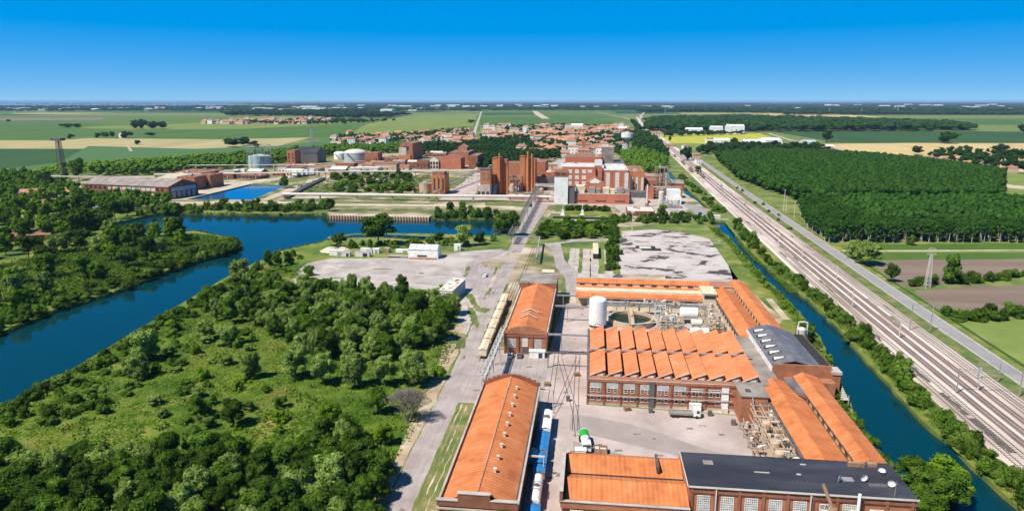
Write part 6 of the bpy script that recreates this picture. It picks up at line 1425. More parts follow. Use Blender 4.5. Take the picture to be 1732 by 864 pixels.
def crown(seed, R_, z0, z1, nlobe, nleaf, size, lobe=(.28, .46), shape='round', core=.72):
    """foliage of one tree: overlapping uneven lobes, each a shell of leaf clumps"""
    rng = np.random.default_rng(seed); H_ = z1 - z0; L_ = []
    for k in range(nlobe):
        if shape == 'round':
            t = rng.uniform(.12, .9); rad = R_ * .66 * math.sqrt(max(.05, math.sin(math.pi * min(.97, t*.85+.12)))) * math.sqrt(rng.uniform(.1, 1)); lr = R_ * rng.uniform(*lobe)
        elif shape == 'column':
            t = rng.uniform(.05, .95); rad = R_ * .45 * (1 - .6*t) * rng.uniform(.2, 1); lr = R_ * rng.uniform(.4, .62) * (1.1 - .5*t)
        else:
            t = rng.uniform(0, .8); rad = R_ * .75 * math.sqrt(rng.uniform(0, 1)) * (1 - .45*t); lr = R_ * rng.uniform(*lobe)
        a = rng.uniform(0, 2*math.pi); L_.append((rad*math.cos(a), rad*math.sin(a), z0 + H_*t, lr, lr * rng.uniform(.75, 1.1)))
    if shape == 'round': L_.append((0, 0, z0 + H_*.55, R_*.55, H_*.4))
    V, Q, off = [], [], 0
    L_ = np.array(L_); area = L_[:, 3]**2; per = np.maximum(6, (nleaf * area / area.sum()).astype(int))
    for (x, y, z, r, rz), n in zip(L_, per):
        d = rng.normal(0, 1, (n, 3)); d /= np.linalg.norm(d, axis=1)[:, None]; d[:, 2] = np.where(d[:, 2] < -.55, -d[:, 2], d[:, 2])
        rad = rng.uniform(.78, 1.1, n)[:, None]; pos = np.array([x, y, z]) + d * rad * np.array([r, r, rz])
        keep = np.ones(n, bool)
        for (a, b, c, rr, rrz) in L_:
            q = ((pos - np.array([a, b, c])) / np.array([rr, rr, rrz])); keep &= (q**2).sum(1) > .55
        keep &= pos[:, 2] > .05; pos = pos[keep]; d = d[keep]
        if len(pos): v, q = leaf_quads(rng, pos, d, size); V.append(v); Q.append(q + off); off += len(v)
        if core: v, q = quad_sphere((x, y, z), (r*core, r*core, rz*core)); v[:, 2] = np.maximum(v[:, 2], .02); V.append(v); Q.append(q + off); off += len(v)
    return np.concatenate(V), np.concatenate(Q)
def mesh_np(name, v, q, mats, mi=None):
    me = bpy.data.meshes.new(name); n, m = len(v), len(q)
    me.vertices.add(n); me.vertices.foreach_set('co', np.ascontiguousarray(v, dtype=np.float32).ravel())
    me.loops.add(m*4); me.loops.foreach_set('vertex_index', np.ascontiguousarray(q, dtype=np.int32).ravel())
    me.polygons.add(m); me.polygons.foreach_set('loop_start', np.arange(0, 4*m, 4, dtype=np.int32))
    try: me.polygons.foreach_set('loop_total', np.full(m, 4, dtype=np.int32))
    except Exception: pass
    for k in mats: me.materials.append(k)
    if mi is not None: me.polygons.foreach_set('material_index', mi.astype(np.int32))
    me.update(calc_edges=True); me.validate(); return me
def trunk_mesh(h, r, mat_, seed=0, fork=3, spread=.25):
    rr_ = random.Random(seed); m = MB(); bend = (rr_.uniform(-.3,.3), rr_.uniform(-.3,.3)); m.tube((0,0,-.1),(bend[0]*.5,bend[1]*.5,h*.35), r, 7, r2=r*.8).tube((bend[0]*.5,bend[1]*.5,h*.33),(bend[0],bend[1],h*.75), r*.8, 7, r2=r*.4)
    for k in range(fork):
        a = 2*math.pi*k/fork + rr_.uniform(-.4,.4); z = h*rr_.uniform(.3,.5); m.tube((bend[0]*.6,bend[1]*.6,z),(math.cos(a)*h*spread,math.sin(a)*h*spread,z+h*.3), r*.5, 5, r2=r*.18)
    return m.mesh('trunk', [mat_])
# kinds: standard height, radius; crowns made once for each kind and detail, then copied
T = {}
def kind(k, shape, Hh, Rr, z0, nlobe, nleaf, size, leaf, bark, nvar=3, lobe=(.28,.46), seed=0, tr=.28, core=.72):
    T[k] = []
    for i in range(nvar):
        v, q = crown(seed + i*17, Rr, z0, Hh, nlobe, nleaf, size, lobe, shape, core)
        cm = mesh_np('crown', v, q, [M[leaf]]); tm = trunk_mesh(Hh, tr, M[bark], seed + i)
        T[k].append((cm, tm, Hh, Rr, v, q))
kind('near_dark', 'round', 9, 4, 1.6, 20, 3600, .5, 'leaf_dark', 'bark', 4, (.22,.38), 100)
kind('near_mid', 'round', 9, 4, 1.4, 22, 3600, .48, 'leaf_mid', 'bark', 4, (.2,.36), 140)
kind('near_bright', 'round', 7, 3.5, .8, 22, 2600, .5, 'leaf_bright', 'bark', 2, (.18,.34), 180)
kind('willow', 'round', 9, 5, .8, 30, 4600, .5, 'leaf_willow', 'bark', 4, (.17,.32), 200)
kind('mid_dark', 'round', 13, 6.2, 2.4, 18, 1500, 1.0, 'leaf_dark', 'bark', 4, (.22,.4), 240)
kind('mid_mid', 'round', 11, 5.4, 1.4, 18, 1300, .95, 'leaf_mid', 'bark', 4, (.22,.4), 280)
kind('mid_willow', 'round', 11, 5.8, 1.0, 22, 1500, .85, 'leaf_willow', 'bark', 3, (.2,.34), 300)
kind('mid_bright', 'round', 9, 4.6, 1.0, 18, 1200, .85, 'leaf_bright', 'bark', 3, (.2,.36), 320)
kind('bush_dark', 'dome', 3.2, 2.6, .3, 9, 620, .5, 'leaf_dark', 'bark', 3, (.3,.5), 340, .1)
kind('bush_mid', 'dome', 3.2, 2.8, .3, 10, 700, .5, 'leaf_mid', 'bark', 3, (.28,.48), 360, .1)
kind('bush_bright', 'dome', 3.0, 2.8, .3, 10, 700, .45, 'leaf_bright', 'bark', 3, (.26,.45), 380, .1)
kind('bush_canal', 'dome', 3.4, 3.0, .3, 13, 900, .5, 'leaf_canal', 'bark', 3, (.22,.42), 400, .1)
kind('poplar', 'round', 13, 3.6, 4.2, 12, 420, .85, 'leaf_poplar', 'bark_pale', 3, (.35,.55), 420, .2)
kind('far_round', 'round', 12, 6, 1.2, 9, 200, 1.9, 'leaf_far', 'bark', 3, (.34,.55), 440, .4)
kind('cypress', 'column', 16, 3.4, .8, 12, 500, .9, 'leaf_dark', 'bark', 2, (.3,.5), 460, .3)
LOOK = {'near_dark':'dark green tree','near_mid':'leafy green tree','near_bright':'bright green tree','willow':'grey green billowy willow','mid_dark':'dark crowned tree','mid_mid':'mid green tree','mid_willow':'silvery willow',
        'mid_bright':'light green tree','bush_dark':'dark rounded bush','bush_mid':'green rounded bush','bush_bright':'bright green bush','bush_canal':'yellowish green waterside bush','poplar':'plantation poplar with pale trunk','far_round':'dark round tree','cypress':'dark columnar tree'}
trng = random.Random(99)
def tree(k, x, y, h, r, name, label, cat, group=None, parts=True, z=0, i=None):
    i = trng.randrange(len(T[k])) if i is None else i
    if name == 'broadleaf_tree' and 'willow' in k: name = cat = 'willow_tree'; cat = 'willow'
    elif name == 'broadleaf_tree' and 'bright' in k: name = 'young_tree'
    cm, tm, Hh, Rr = T[k][i][:4]; sc = (r/Rr, r/Rr, h/Hh); rz = trng.uniform(0, 6.28)
    if parts:
        t = thing(name, label, cat, (x, y, z), rz, group); t.scale = sc; place(tm, 'trunk', t); place(cm, 'crown', t); return t
    o = place(cm, name, None, (x, y, z), rz, sc); return tag(o, label, cat, group)
def wood(poly, n, d, ks, hr, rr, name, cat, where, group, seed, avoid=(), parts=True, z=0, px=True, rows=('nearest row','second row','third row','farthest row')):
    if px: poly = pxs(poly)
    pts = scatter(poly, n, d, seed, avoid); os_ = []; lk = []; q = random.Random(seed)
    for (x, y) in pts:
        k = q.choice(ks); s = q.uniform(0, 1); h = hr[0] + (hr[1]-hr[0])*s
        os_.append(tree(k, x, y, h, (rr[0] + (rr[1]-rr[0])*q.uniform(0, 1)), name, LOOK[k] + ' ' + where, cat, group, parts, z)); lk.append(LOOK[k])
    relabel(os_, lk, where, rows); return pts
def stuff(name, pts, k, mname, label=None, lodq=None, hs=(1,1), rs=(1,1), seed=5, cat=None):
    """one merged mass of plants nobody could count"""
    rng = np.random.default_rng(seed); V = []; Q = []; off = 0; src = [t[4:6] for t in T[k]] if isinstance(k, str) else k
    for (x, y, *zz) in pts:
        v, q = src[rng.integers(len(src))]; a = rng.uniform(0, 6.28); c, s = math.cos(a), math.sin(a); r_ = rng.uniform(*rs); h_ = rng.uniform(*hs)
        w = np.empty_like(v); w[:, 0] = (v[:, 0]*c - v[:, 1]*s)*r_ + x; w[:, 1] = (v[:, 0]*s + v[:, 1]*c)*r_ + y; w[:, 2] = v[:, 2]*h_ + (zz[0] if zz else 0)
        V.append(w); Q.append(q + off); off += len(v)
    o = bpy.data.objects.new(name, mesh_np(name, np.concatenate(V), np.concatenate(Q), [M[mname]])); C.objects.link(o); return tag(o, label, cat, None, 'stuff')

# wood at the bottom left
R8 = ('nearest row','second row','third row','fourth row','fifth row','sixth row','seventh row','farthest row')
A1 = pxs([(-90,960),(-70,860),(0,800),(60,806),(110,792),(200,800),(270,796),(330,775),(372,770),(420,790),(470,800),(520,780),(560,752),(600,752),(625,785),(640,815),(640,840),(632,880),(626,960)])
wood(A1, 135, 4.5, ['near_dark','near_dark','near_mid','near_mid','willow'], (6.5,10.5), (3.5,5.2), 'broadleaf_tree', 'tree', 'in the bottom left wood', 'trees of the bottom left wood', 11, px=False, rows=R8)
# willows and broadleaved trees in the middle wood beside the road
B1 = pxs([(350,510),(440,488),(520,500),(600,500),(690,508),(740,520),(775,530),(766,552),(745,580),(715,600),(640,612),(560,618),(490,600),(440,550),(370,556)])
wood(B1, 150, 4.5, ['near_dark','near_mid','willow','willow','willow','near_mid'], (7,11.5), (3.3,5.2), 'broadleaf_tree', 'tree', 'in the roadside wood', 'trees of the roadside wood', 12, px=False, rows=R8)
def row(lst, name, cat):
    for (x, y, k, h, r, lab) in lst: u, w = S(x, y); tree(k, u, w, h, r, name, lab, cat)
row([(246,612,'willow',12,6.2,'tall grey willow at the river edge, the taller of two joined crowns'),(232,640,'willow',9,5,'grey willow in front of the tall riverside willow'),
     (500,640,'willow',12,6,'big pale willow at the left end of the willow group'),(548,650,'willow',11,5.6,'pale billowing willow second in the willow group'),(600,655,'willow',11.5,5.6,'pale willow in the middle of the roadside willows'),
     (652,652,'willow',10.5,5.2,'willow with dark gaps right of the middle willow'),(700,652,'willow',12.5,6.6,'largest willow, nearest the entrance road'),(425,640,'willow',9.5,4.2,'narrow grey willow standing apart left of the willow group'),
     (395,720,'near_dark',8,4.2,'dark tree alone in the clearing'),(335,712,'near_mid',8,3.2,'slim dark green tree left of the clearing tree'),(390,585,'willow',9,5,'grey willow on the slope above the clearing'),(350,575,'willow',8,4.4,'grey willow left of the slope willow'),
     (590,750,'near_mid',8.5,4.6,'leafy tree in front of the bare tree'),(560,720,'near_bright',7,4.2,'bright green tree left of the bare tree'),(648,752,'near_bright',6,3.4,'yellow green young tree leaning to the road'),
     (600,800,'near_mid',9,5,'rounded tree near the road at the bottom of the wood'),(560,840,'willow',11,6.2,'large pale willow at the bottom edge near the road'),(500,860,'willow',10,5.4,'pale willow left of the large bottom willow'),
     (745,640,'near_bright',4.5,3.2,'low bright tree between the willows and the road'),(640,700,'near_mid',8,4,'green tree joined to the left of the bare tree'),
     (408,478,'mid_willow',12,7,'silvery willow leaning over the river at the yard corner'),(425,488,'mid_mid',9,4.6,'green tree beside the silvery river willow'),
     (640,415,'mid_dark',20,12.5,'huge dark round tree between the yard and the river'),(575,418,'mid_dark',9,5.5,'dark round tree left of the huge tree'),
     (786,417,'mid_willow',14,7.4,'pale willow right of the white shed'),(812,414,'mid_dark',9,5.2,'dark round tree beside the pale willow'),(743,412,'mid_dark',8,4.5,'dark tree behind the white shed'),
     (862,399,'mid_dark',17,8.2,'big round dark tree against the road pipe bridge'),(842,396,'mid_mid',10,5,'green tree left of the big round tree at the bridge'),(848,392,'mid_bright',13,7.5,'leafy green tree joined to the big bridge tree'),
     (523,466,'bush_mid',5,3.4,'bushy green shrub alone on the pale yard'),(470,452,'mid_mid',9,3.6,'green tree on the river slope above the yard'),(455,450,'mid_dark',9,3.2,'dark upright tree on the river slope'),(487,448,'mid_mid',8,2.6,'slim tree on the river slope nearest the yard'),
     (142,405,'mid_dark',20,13,'largest dark tree on the left bank'),(175,395,'mid_dark',16,9,'dark tree joined to the largest left bank tree'),(100,400,'mid_dark',15,9,'dark tree left of the largest left bank tree'),
     (80,322,'mid_dark',19,9,'dark tree left of the lattice tower'),(133,305,'mid_dark',24,12,'big dark tree right of the lattice tower'),(112,303,'cypress',22,6,'dark upright tree at the foot of the lattice tower'),
     (1466,448,'willow',13,9.5,'big pale bushy tree at the road near the brown field'),(1447,438,'willow',11,7.5,'pale bushy tree behind the other by the road'),(1507,476,'mid_dark',9.5,4.2,'dark upright tree at the edge of the brown field'),(1606,480,'mid_mid',15,5.4,'tall leafy tree beside the white pylon'),
     (1540,414,'mid_mid',6,4,'round green tree in front of the plantation trunks'),(1603,243,'far_round',26,22,'broad dark tree at the edge of the wheat field'),(1398,241,'far_round',26,16,'dark tree left end of the wheat field'),
     (1272,412,'bush_mid',8,5.6,'large bush on the canal bank by the rails'),(1258,406,'bush_dark',6,4.6,'dark bush behind the large canal bush'),(1180,295,'mid_mid',10,6,'round tree by the crossing house'),(1245,372+8,'bush_dark',5,5,'dark low bush near the canal sluice'),
     (1162,272,'far_round',22,12,'dark tree cluster beside the narrow white house'),(1133,240,'far_round',12,5,'small dark tree left of the yellow field'),(557,357,'mid_dark',11,6,'dark tree at the west end of the quay'),(762,362,'mid_dark',10,5,'dark tree on the bank right of the quay'),(783,360,'mid_mid',9,4.5,'lighter tree on the bank right of the quay'),
     (482,318,'mid_dark',13,7,'round dark tree beside the basin'),(1120,372,'mid_mid',11,5.4,'round tree before the low brick office'),(743,228+22,'cypress',26,8,'dark tall conifer behind the tall mill'),(402,422,'bush_dark',4,4,'dark bush at the tip of the left peninsula')], 'broadleaf_tree', 'tree')
row([(1560,850,'near_mid',9,5.8,'big bright green tree overhanging the canal at the bottom'),(1600,860,'near_mid',9,5.6,'bright green tree over the canal at the very bottom right'),(1540,815,'near_mid',7,4.6,'bright tree above the canal path'),(1590,815,'near_bright',7.5,5,'bright tree reaching furthest across the canal'),(1620,840,'near_bright',7,4,'small bright tree tip over the water'),(1555,880,'near_mid',8,5,'green tree at the bottom edge by the works')], 'broadleaf_tree', 'tree')
# the bare tree by the road
u, w = S(690, 712); t = thing('bare_tree', 'bare grey tree with pale leafless branches beside the road', 'tree', (u, w, 0)); m_ = MB(); br_ = random.Random(5)
def branch(p, d, L_, r_, depth):
    q = p + d * L_; m_.tube(p, q, r_, 5 if depth < 3 else 3, r2=r_*.65)
    if depth >= 6: return
    for _ in range(3 if depth > 0 else 5):
        nd = (d + Vector((br_.uniform(-.75,.75), br_.uniform(-.75,.75), br_.uniform(-.15,.5)))).normalized(); branch(q, nd, L_*br_.uniform(.66,.88), max(r_*.62, .022), depth+1)
for a in range(4): branch(Vector((math.cos(a*1.6)*.5, math.sin(a*1.6)*.5, 0)), Vector((math.cos(a*1.6)*.35, math.sin(a*1.6)*.35, 1)).normalized(), 2.5, .24, 0)
m_.build('branches', M['dead_bark'], t)
# left bank
C1 = pxs([(-90,560),(-90,420),(0,352),(60,345),(120,350),(180,352),(236,360),(205,371),(165,380),(150,390),(190,402),(250,398),(330,396),(330,420),(270,440),(230,460),(150,492),(80,512),(20,540)])
wood(C1, 92, 9.4, ['mid_dark','mid_bright','mid_mid','mid_willow','mid_bright','mid_dark'], (9,16), (5,8.5), 'broadleaf_tree', 'tree', 'on the left bank', 'trees of the left bank', 13, px=False, rows=R8)
stuff('left_bank_wood', scatter(pxs([(-90,420),(-90,300),(60,300),(150,330),(300,346),(250,356),(120,352),(0,352)]), 260, 7, 14), 'far_round', 'leaf_mid', 'leafy wood along the far left bank', hs=(.6,1.1), rs=(.6,1.0), cat='wood')
# bank bushes (river north bank, peninsula, near slope)
wood([(238,366),(380,358),(550,360),(550,352),(380,350),(250,353)], 60, 4.2, ['bush_mid','bush_dark','bush_canal','bush_mid'], (4,8), (3.5,6), 'bush', 'bush', 'along the north bank', 'bushes along the north bank', 15, rows=('front row','second row','third row','rear row'))
wood([(735,370),(840,370),(840,363),(738,362)], 22, 4, ['bush_dark','bush_mid'], (4,7), (3,5), 'bush', 'bush', 'right of the quay', 'bushes right of the quay', 16)
wood([(912,404),(1040,404),(1038,381),(922,381)], 50, 5.6, ['mid_dark','mid_mid','mid_dark','mid_bright'], (4.2,7), (3.8,5.6), 'hedgerow_tree', 'tree', 'beside the bridge road', 'trees between the bridge road and the patched yard', 17)
wood([(1035,378),(1205,380),(1205,368),(1035,370)], 34, 5, ['bush_dark','bush_mid'], (3.5,6), (3,5), 'hedge_bush', 'bush', 'in the hedge behind the patched yard', 'hedge bushes behind the patched yard', 18)
wood([(1026,462),(1044,462),(1046,400),(1030,400)], 16, 4, ['bush_mid','bush_dark'], (3,6), (2.6,4), 'hedge_bush', 'bush', 'left of the patched yard', 'bushes left of the patched yard', 19)
wood([(310,450),(400,425),(395,412),(260,458)], 26, 4.5, ['bush_mid','bush_canal','bush_dark'], (2,5), (2.5,4.4), 'bush', 'bush', 'on the left peninsula', 'bushes on the left peninsula', 20)
wood([(0,690),(100,655),(230,590),(300,560),(330,600),(250,650),(200,700),(60,730),(0,730)], 40, 5, ['bush_dark','bush_mid','bush_canal'], (1.6,3.4), (2,3.6), 'shrub', 'shrub', 'on the river slope', 'bushes on the river slope', 21)
wood([(260,600),(420,560),(500,690),(540,740),(380,735),(250,700)], 34, 6, ['bush_mid','bush_bright','willow'], (1.6,3.6), (1.8,3.4), 'shrub', 'shrub', 'in the sloping meadow', 'bushes in the sloping meadow', 22)
wood([(270,545),(410,478),(440,455),(490,430),(520,440),(480,470),(420,505),(330,545),(300,560)], 28, 4.5, ['bush_bright','bush_mid','bush_dark'], (1.6,4), (2,3.6), 'shrub', 'shrub', 'between river and pale yard', 'bushes between river and pale yard', 23)
wood([(530,415),(700,410),(840,405),(840,414),(700,418),(560,424)], 26, 4.5, ['bush_mid','bush_dark','bush_bright'], (2,4.5), (2.4,4.6), 'shrub', 'shrub', 'behind the white shed', 'bushes behind the white shed', 24)
wood([(640,500),(720,490),(745,480),(760,495),(700,510),(660,516)], 12, 4, ['bush_mid','bush_bright'], (1.6,3.4), (2,3.4), 'shrub', 'shrub', 'at the near corner of the pale yard', 'bushes at the corner of the pale yard', 25)
wood([(570,330),(760,330),(760,300),(560,296),(560,312)], 60, 9, ['mid_dark','mid_mid','mid_bright'], (5,9), (4,7), 'shrub', 'shrub', 'among the ruined walls', 'shrubs among the ruined walls', 26, avoid=[pxs([(695,332),(775,332),(775,290),(695,290)])])
wood([(0,706),(100,655),(200,604),(250,572),(340,520),(385,500),(412,480),(440,460),(436,450),(408,466),(380,488),(335,506),(245,558),(200,592),(100,641),(0,694)], 56, 3.2, ['bush_mid','bush_canal','bush_dark'], (1.8,3.6), (2.2,3.8), 'bush', 'bush', 'at the near river edge', 'bushes at the near river edge', 27, rows=R8)
wood([(-30,574),(40,545),(90,526),(150,506),(220,486),(270,463),(320,446),(380,429),(400,419),(396,408),(376,414),(310,434),(262,452),(212,474),(146,494),(80,514),(-30,560)], 66, 4.0, ['bush_mid','bush_canal','bush_dark'], (2.4,5), (3,5), 'bush', 'bush', 'at the left river bank', 'bushes at the left river bank', 28, rows=R8)
# canal banks
def strip_pts(edge, side, n, w, seed, z=0):
    rr_ = random.Random(seed); out = []
    for k in range(n):
        s = rr_.uniform(0, len(edge)-1.001); i = int(s); f = s - i; a, b_ = edge[i], edge[i+1]; out.append((a[0]+(b_[0]-a[0])*f + side*rr_.uniform(0, w), a[1]+(b_[1]-a[1])*f))
    return out
def bank(pts, ks, hr, rr, where, group, seed):
    q = random.Random(seed); os_ = []; lk = []
    for (x, y) in pts: k = q.choice(ks); os_.append(tree(k, x, y, q.uniform(*hr), q.uniform(*rr), 'waterside_bush', '', 'bush', group)); lk.append(LOOK[k])
    relabel(os_, lk, where, ('nearest stretch','second stretch','third stretch','farthest stretch'))
east = [(99.5,110),(100.3,149),(99.5,172),(99,194),(101,225),(102,246),(103.2,270),(104,300),(103.5,334),(100.5,376),(101,420),(102,460),(103,500)]
west = [(73,110),(74.5,146),(75,184),(80,212),(84,235),(88.5,262),(90.5,285),(91.5,318),(90,350),(91,400),(92.5,450),(90,500)]
bank(strip_pts(east, 1, 120, 4.6, 31), ['bush_canal','bush_mid','bush_canal','bush_dark'], (2.4,5.2), (2.2,3.8), 'on the rail side of the canal', 'bushes on the rail side of the canal', 31)
bank(strip_pts(west, -1, 90, 3.2, 32), ['bush_bright','bush_mid','bush_canal'], (1.4,3.2), (1.6,2.6), 'on the works side of the canal', 'bushes on the works side of the canal', 32)
bank(strip_pts([(73.5,104),(75.5,146),(76,175),(78,205),(83.5,230)], -1, 40, 2.2, 34), ['bush_mid','bush_canal','bush_canal'], (2.2,4.2), (2.0,3.2), 'by the near canal path', 'bushes on the near works bank of the canal', 34)
bank(strip_pts([(104.5,572),(105,650),(103.5,760),(106,860)], 1, 44, 7, 33), ['bush_mid','bush_canal','bush_dark'], (2,4), (3,5), 'beside the far canal', 'bushes beside the far canal', 33)
for (x, y, h, r, lab) in ((83,256,7,4.6,'large green tree at the cyclone tank over the canal'),(85,263,6.5,4,'green tree behind the cyclone tank'),(101,262,4.5,4,'bushy tree leaning over the canal opposite the tank'),(105,226,7,4.2,'tall bush at the foot of the rail bank'),(106,232,6.4,3.6,'tall bush joined to another at the rail bank')):
    tree('mid_mid' if x < 90 else 'bush_canal', x, y, h, r, 'broadleaf_tree', lab, 'tree')
# hedges between the brown fields on the right
wood([(1535,486),(1600,482),(1740,473),(1740,465),(1600,474),(1535,479)], 20, 3.6, ['bush_mid','bush_dark'], (2.6,5), (3,4.6), 'hedge_bush', 'bush', 'in the upper brown field hedge', 'hedge bushes by the pylon', 34)
wood([(1595,543),(1660,544),(1740,538),(1740,524),(1660,528),(1600,532)], 18, 3.4, ['bush_mid','bush_dark'], (2.6,4.6), (2.6,4.2), 'hedge_bush', 'bush', 'in the lower brown field hedge', 'hedge bushes above the pale meadow', 35)
wood([(1240,320),(1340,395),(1360,395),(1250,318)], 9, 8, ['bush_mid'], (1.5,3), (1.6,2.6), 'bush', 'bush', 'beside the rail road', 'small bushes beside the rail road', 36)
# poplar plantation
P2 = pxs([(1348,352),(1792,352),(1800,411),(1560,411),(1398,411),(1360,385)])
P1 = pxs([(1208,268),(1300,262),(1450,268),(1560,280),(1696,300),(1692,341),(1350,341),(1290,320),(1240,300)])
def grid(poly, sp, seed, jit=.6):
    q = random.Random(seed); xs = [p[0] for p in poly]; ys = [p[1] for p in poly]; out = []; y = min(ys)
    while y < max(ys):
        x = min(xs) + (sp*.5 if int(y/sp) % 2 else 0)
        while x < max(xs):
            a, b_ = x + q.uniform(-jit, jit), y + q.uniform(-jit, jit)
            if inside(a, b_, poly): out.append((a, b_))
            x += sp
        y += sp
    return out
pp = grid(P2, 5.4, 1, 1.3); pp.sort(key=lambda p: min(p[1] - 450, (p[0] - rc(p[1], 45)) * 1.3)); near_p = pp[:290]
gr = 'poplars on the open edge of the plantation'; rowd = {}
for (x, y) in near_p:
    tree('poplar', x, y, trng.uniform(12.0, 13.8), trng.uniform(3.2, 3.9), 'poplar_tree', 'dark green poplar with pale trunk on the open edge of the plantation', 'poplar', gr)
lod = []
for s in range(4):
    v, q = crown(500 + s, 3.6, 5, 13.2, 5, 80, 1.25, (.5,.72), 'round', .82); lod.append((v, q))
lod2 = []
for s in range(4):
    v, q = crown(520 + s, 4.6, 5, 13, 3, 24, 2.4, (.6,.8), 'round', .85); lod2.append((v, q))
stuff('poplar_plantation', pp[290:], lod, 'leaf_poplar', 'dense dark green poplar plantation in straight blocks', hs=(.92,1.07), rs=(.92,1.15), cat='plantation')
p1 = grid(P1, 6.0, 2, 1.5); stuff('poplar_plantation', p1, lod2, 'leaf_poplar', 'farther block of the dark poplar plantation behind a narrow gap', hs=(.92,1.07), rs=(.92,1.15), cat='plantation')
# woods and hedges farther off
fr = [t[4:6] for t in T['far_round']]
def far_wood(name, label, poly, n, d, seed, hs=(.8,1.3), rs=(.9,1.5), m='leaf_far', src=lod2): stuff(name, [p for p in scatter(pxs(poly), n, d, seed) if not (abs(PIX(*p)[0]-1060) < 11 and PIX(*p)[1] > 243 and PIX(*p)[1] < 264)], src, m, label, hs=hs, rs=rs, seed=seed, cat='wood')
far_wood('woods', 'dark woods behind the long hall and gasholder', [(150,300),(250,296),(430,282),(560,264),(690,258),(700,250),(600,252),(470,262),(330,276),(200,290)], 900, 7, 41, (.6,1.1), (.8,1.4), 'leaf_mid')
far_wood('young_wood', 'light green young wood above the long hall', [(60,298),(330,284),(430,272),(520,258),(430,262),(300,268),(180,278),(90,286)], 1000, 8, 42, (.35,.6), (.7,1.2), 'leaf_bright')
far_wood('park_trees', 'park trees between the village and the brick shafts', [(700,268),(745,262),(790,262),(812,288),(900,282),(945,268),(950,246),(830,240),(800,246),(720,248)], 900, 8, 43, (.7,1.1), (.9,1.4))
far_wood('park_trees', 'wood between the village and the railway', [(1040,262),(1130,270),(1118,245),(1095,228),(1068,222),(1040,232)], 480, 9, 44, (.6,1.1), (1.0,1.5), 'leaf_far')
far_wood('station_wood', 'dense trees beside the station sidings', [(1062,290),(1118,300),(1128,275),(1080,262),(1050,266)], 200, 7, 45, (.8,1.2), (1.0,1.4), 'leaf_mid')
far_wood('long_wood', 'long dark wood across the right fields', [(1095,222),(1130,222),(1300,223),(1500,222),(1650,221),(1600,212),(1430,206),(1250,200),(1100,204)], 2600, 22, 46, (1.2,1.9), (3.0,5.5))
for k, q in enumerate((((560,233),(700,228),(790,220),(800,232),(640,244),(560,244)), ((812,232),(960,228),(1060,226),(1060,246),(950,252),(880,256),(820,248)), ((815,216),(950,212),(1060,218),(1060,226),(900,226)))):
    far_wood('garden_trees', ['garden trees of the western village','garden trees of the middle village','garden trees behind the middle village'][k], q, (420, 760, 260)[k], 10, 50+k, (.5,.95), (.8,1.4))
far_wood('far_hedge', 'dark wood strip above the pale field in the centre left', [(375,193.5),(560,190),(690,196),(664,200),(560,202),(500,197),(390,196.5)], 520, 28, 55, (1.2,2.0), (4,7))
far_wood('far_hedge', 'dark trees round the distant village', [(345,209),(560,204),(670,206),(600,209),(560,212)], 200, 20, 56, (.8,1.2), (1.4,2.4))
far_wood('mill_hedge', 'hedge in front of the white mill', [(1115,232),(1110,226.5),(1250,226.5),(1260,228)], 120, 16, 57, (.6,1.0), (1.4,2.2))
far_wood('farm_hedge', 'hedge behind the plantation and pale warehouse', [(1180,262),(1300,258),(1400,262),(1380,252),(1200,250)], 260, 12, 58, (.7,1.2), (1.2,2.0))
far_wood('hamlet_trees', 'trees between the houses of the right hamlet', [(1560,266),(1640,262),(1740,270),(1740,300),(1690,290)], 90, 14, 59, (.7,1.3), (1.0,1.8))
far_wood('road_verge_trees', 'dark verge trees beside the far railway', [(1076,212),(1086,222),(1078,222),(1068,206)], 60, 20, 60, (.8,1.2), (1.5,2.5))
for k, (x, y, h, r, lab) in enumerate(((231,218.5,30,20,'left of three dark round field trees'),(243,219,34,16,'middle and tallest of three dark field trees'),(262,218.5,26,26,'wide right clump of three dark field trees'),(275,218,24,20,'right end of the wide dark field clump'),
        (165,234,14,9,'small round field tree, first left of the white farmhouse'),(178,234,14,12,'field bush second left of the farmhouse'),(190,234,16,9,'round field tree near the farmhouse'),(215,234,18,16,'dark tree beside the white farmhouse'),(255,231,10,16,'low tree right of the white farmhouse'),(120,235,12,9,'small lone tree in the tan field'),(232,245,10,8,'small bush inside the tan field'),
        (110,216,14,22,'long low dark clump left of the field trees'),(128,216,14,22,'right half of the long low dark clump'),(15,206,10,14,'small far clump at the left edge'),(392,249,16,22,'round clump at the end of the tan field'),(412,247,18,18,'dark clump right of another at the tan field end'),(430,250,14,12,'small clump near the young wood'),
        (1730,228,26,16,'dark tree at the right picture edge'),(796,208,14,22,'dark bush left of the straight road'),(1092,205,16,20,'dark clump left of the far railway'),(1310,252,16,12,'tree beside the pale warehouses'),(1240,248,18,10,'round tree at the white barn'),(1550,262,14,12,'dark tree left of the right hamlet'),(1690,262,18,14,'dark tree above the right hamlet'),(1724,274,18,14,'dark tree right of the right hamlet'))):
    u, w = S(x, y); tree('far_round', u, w, h, r, 'field_tree', lab, 'tree', parts=False)
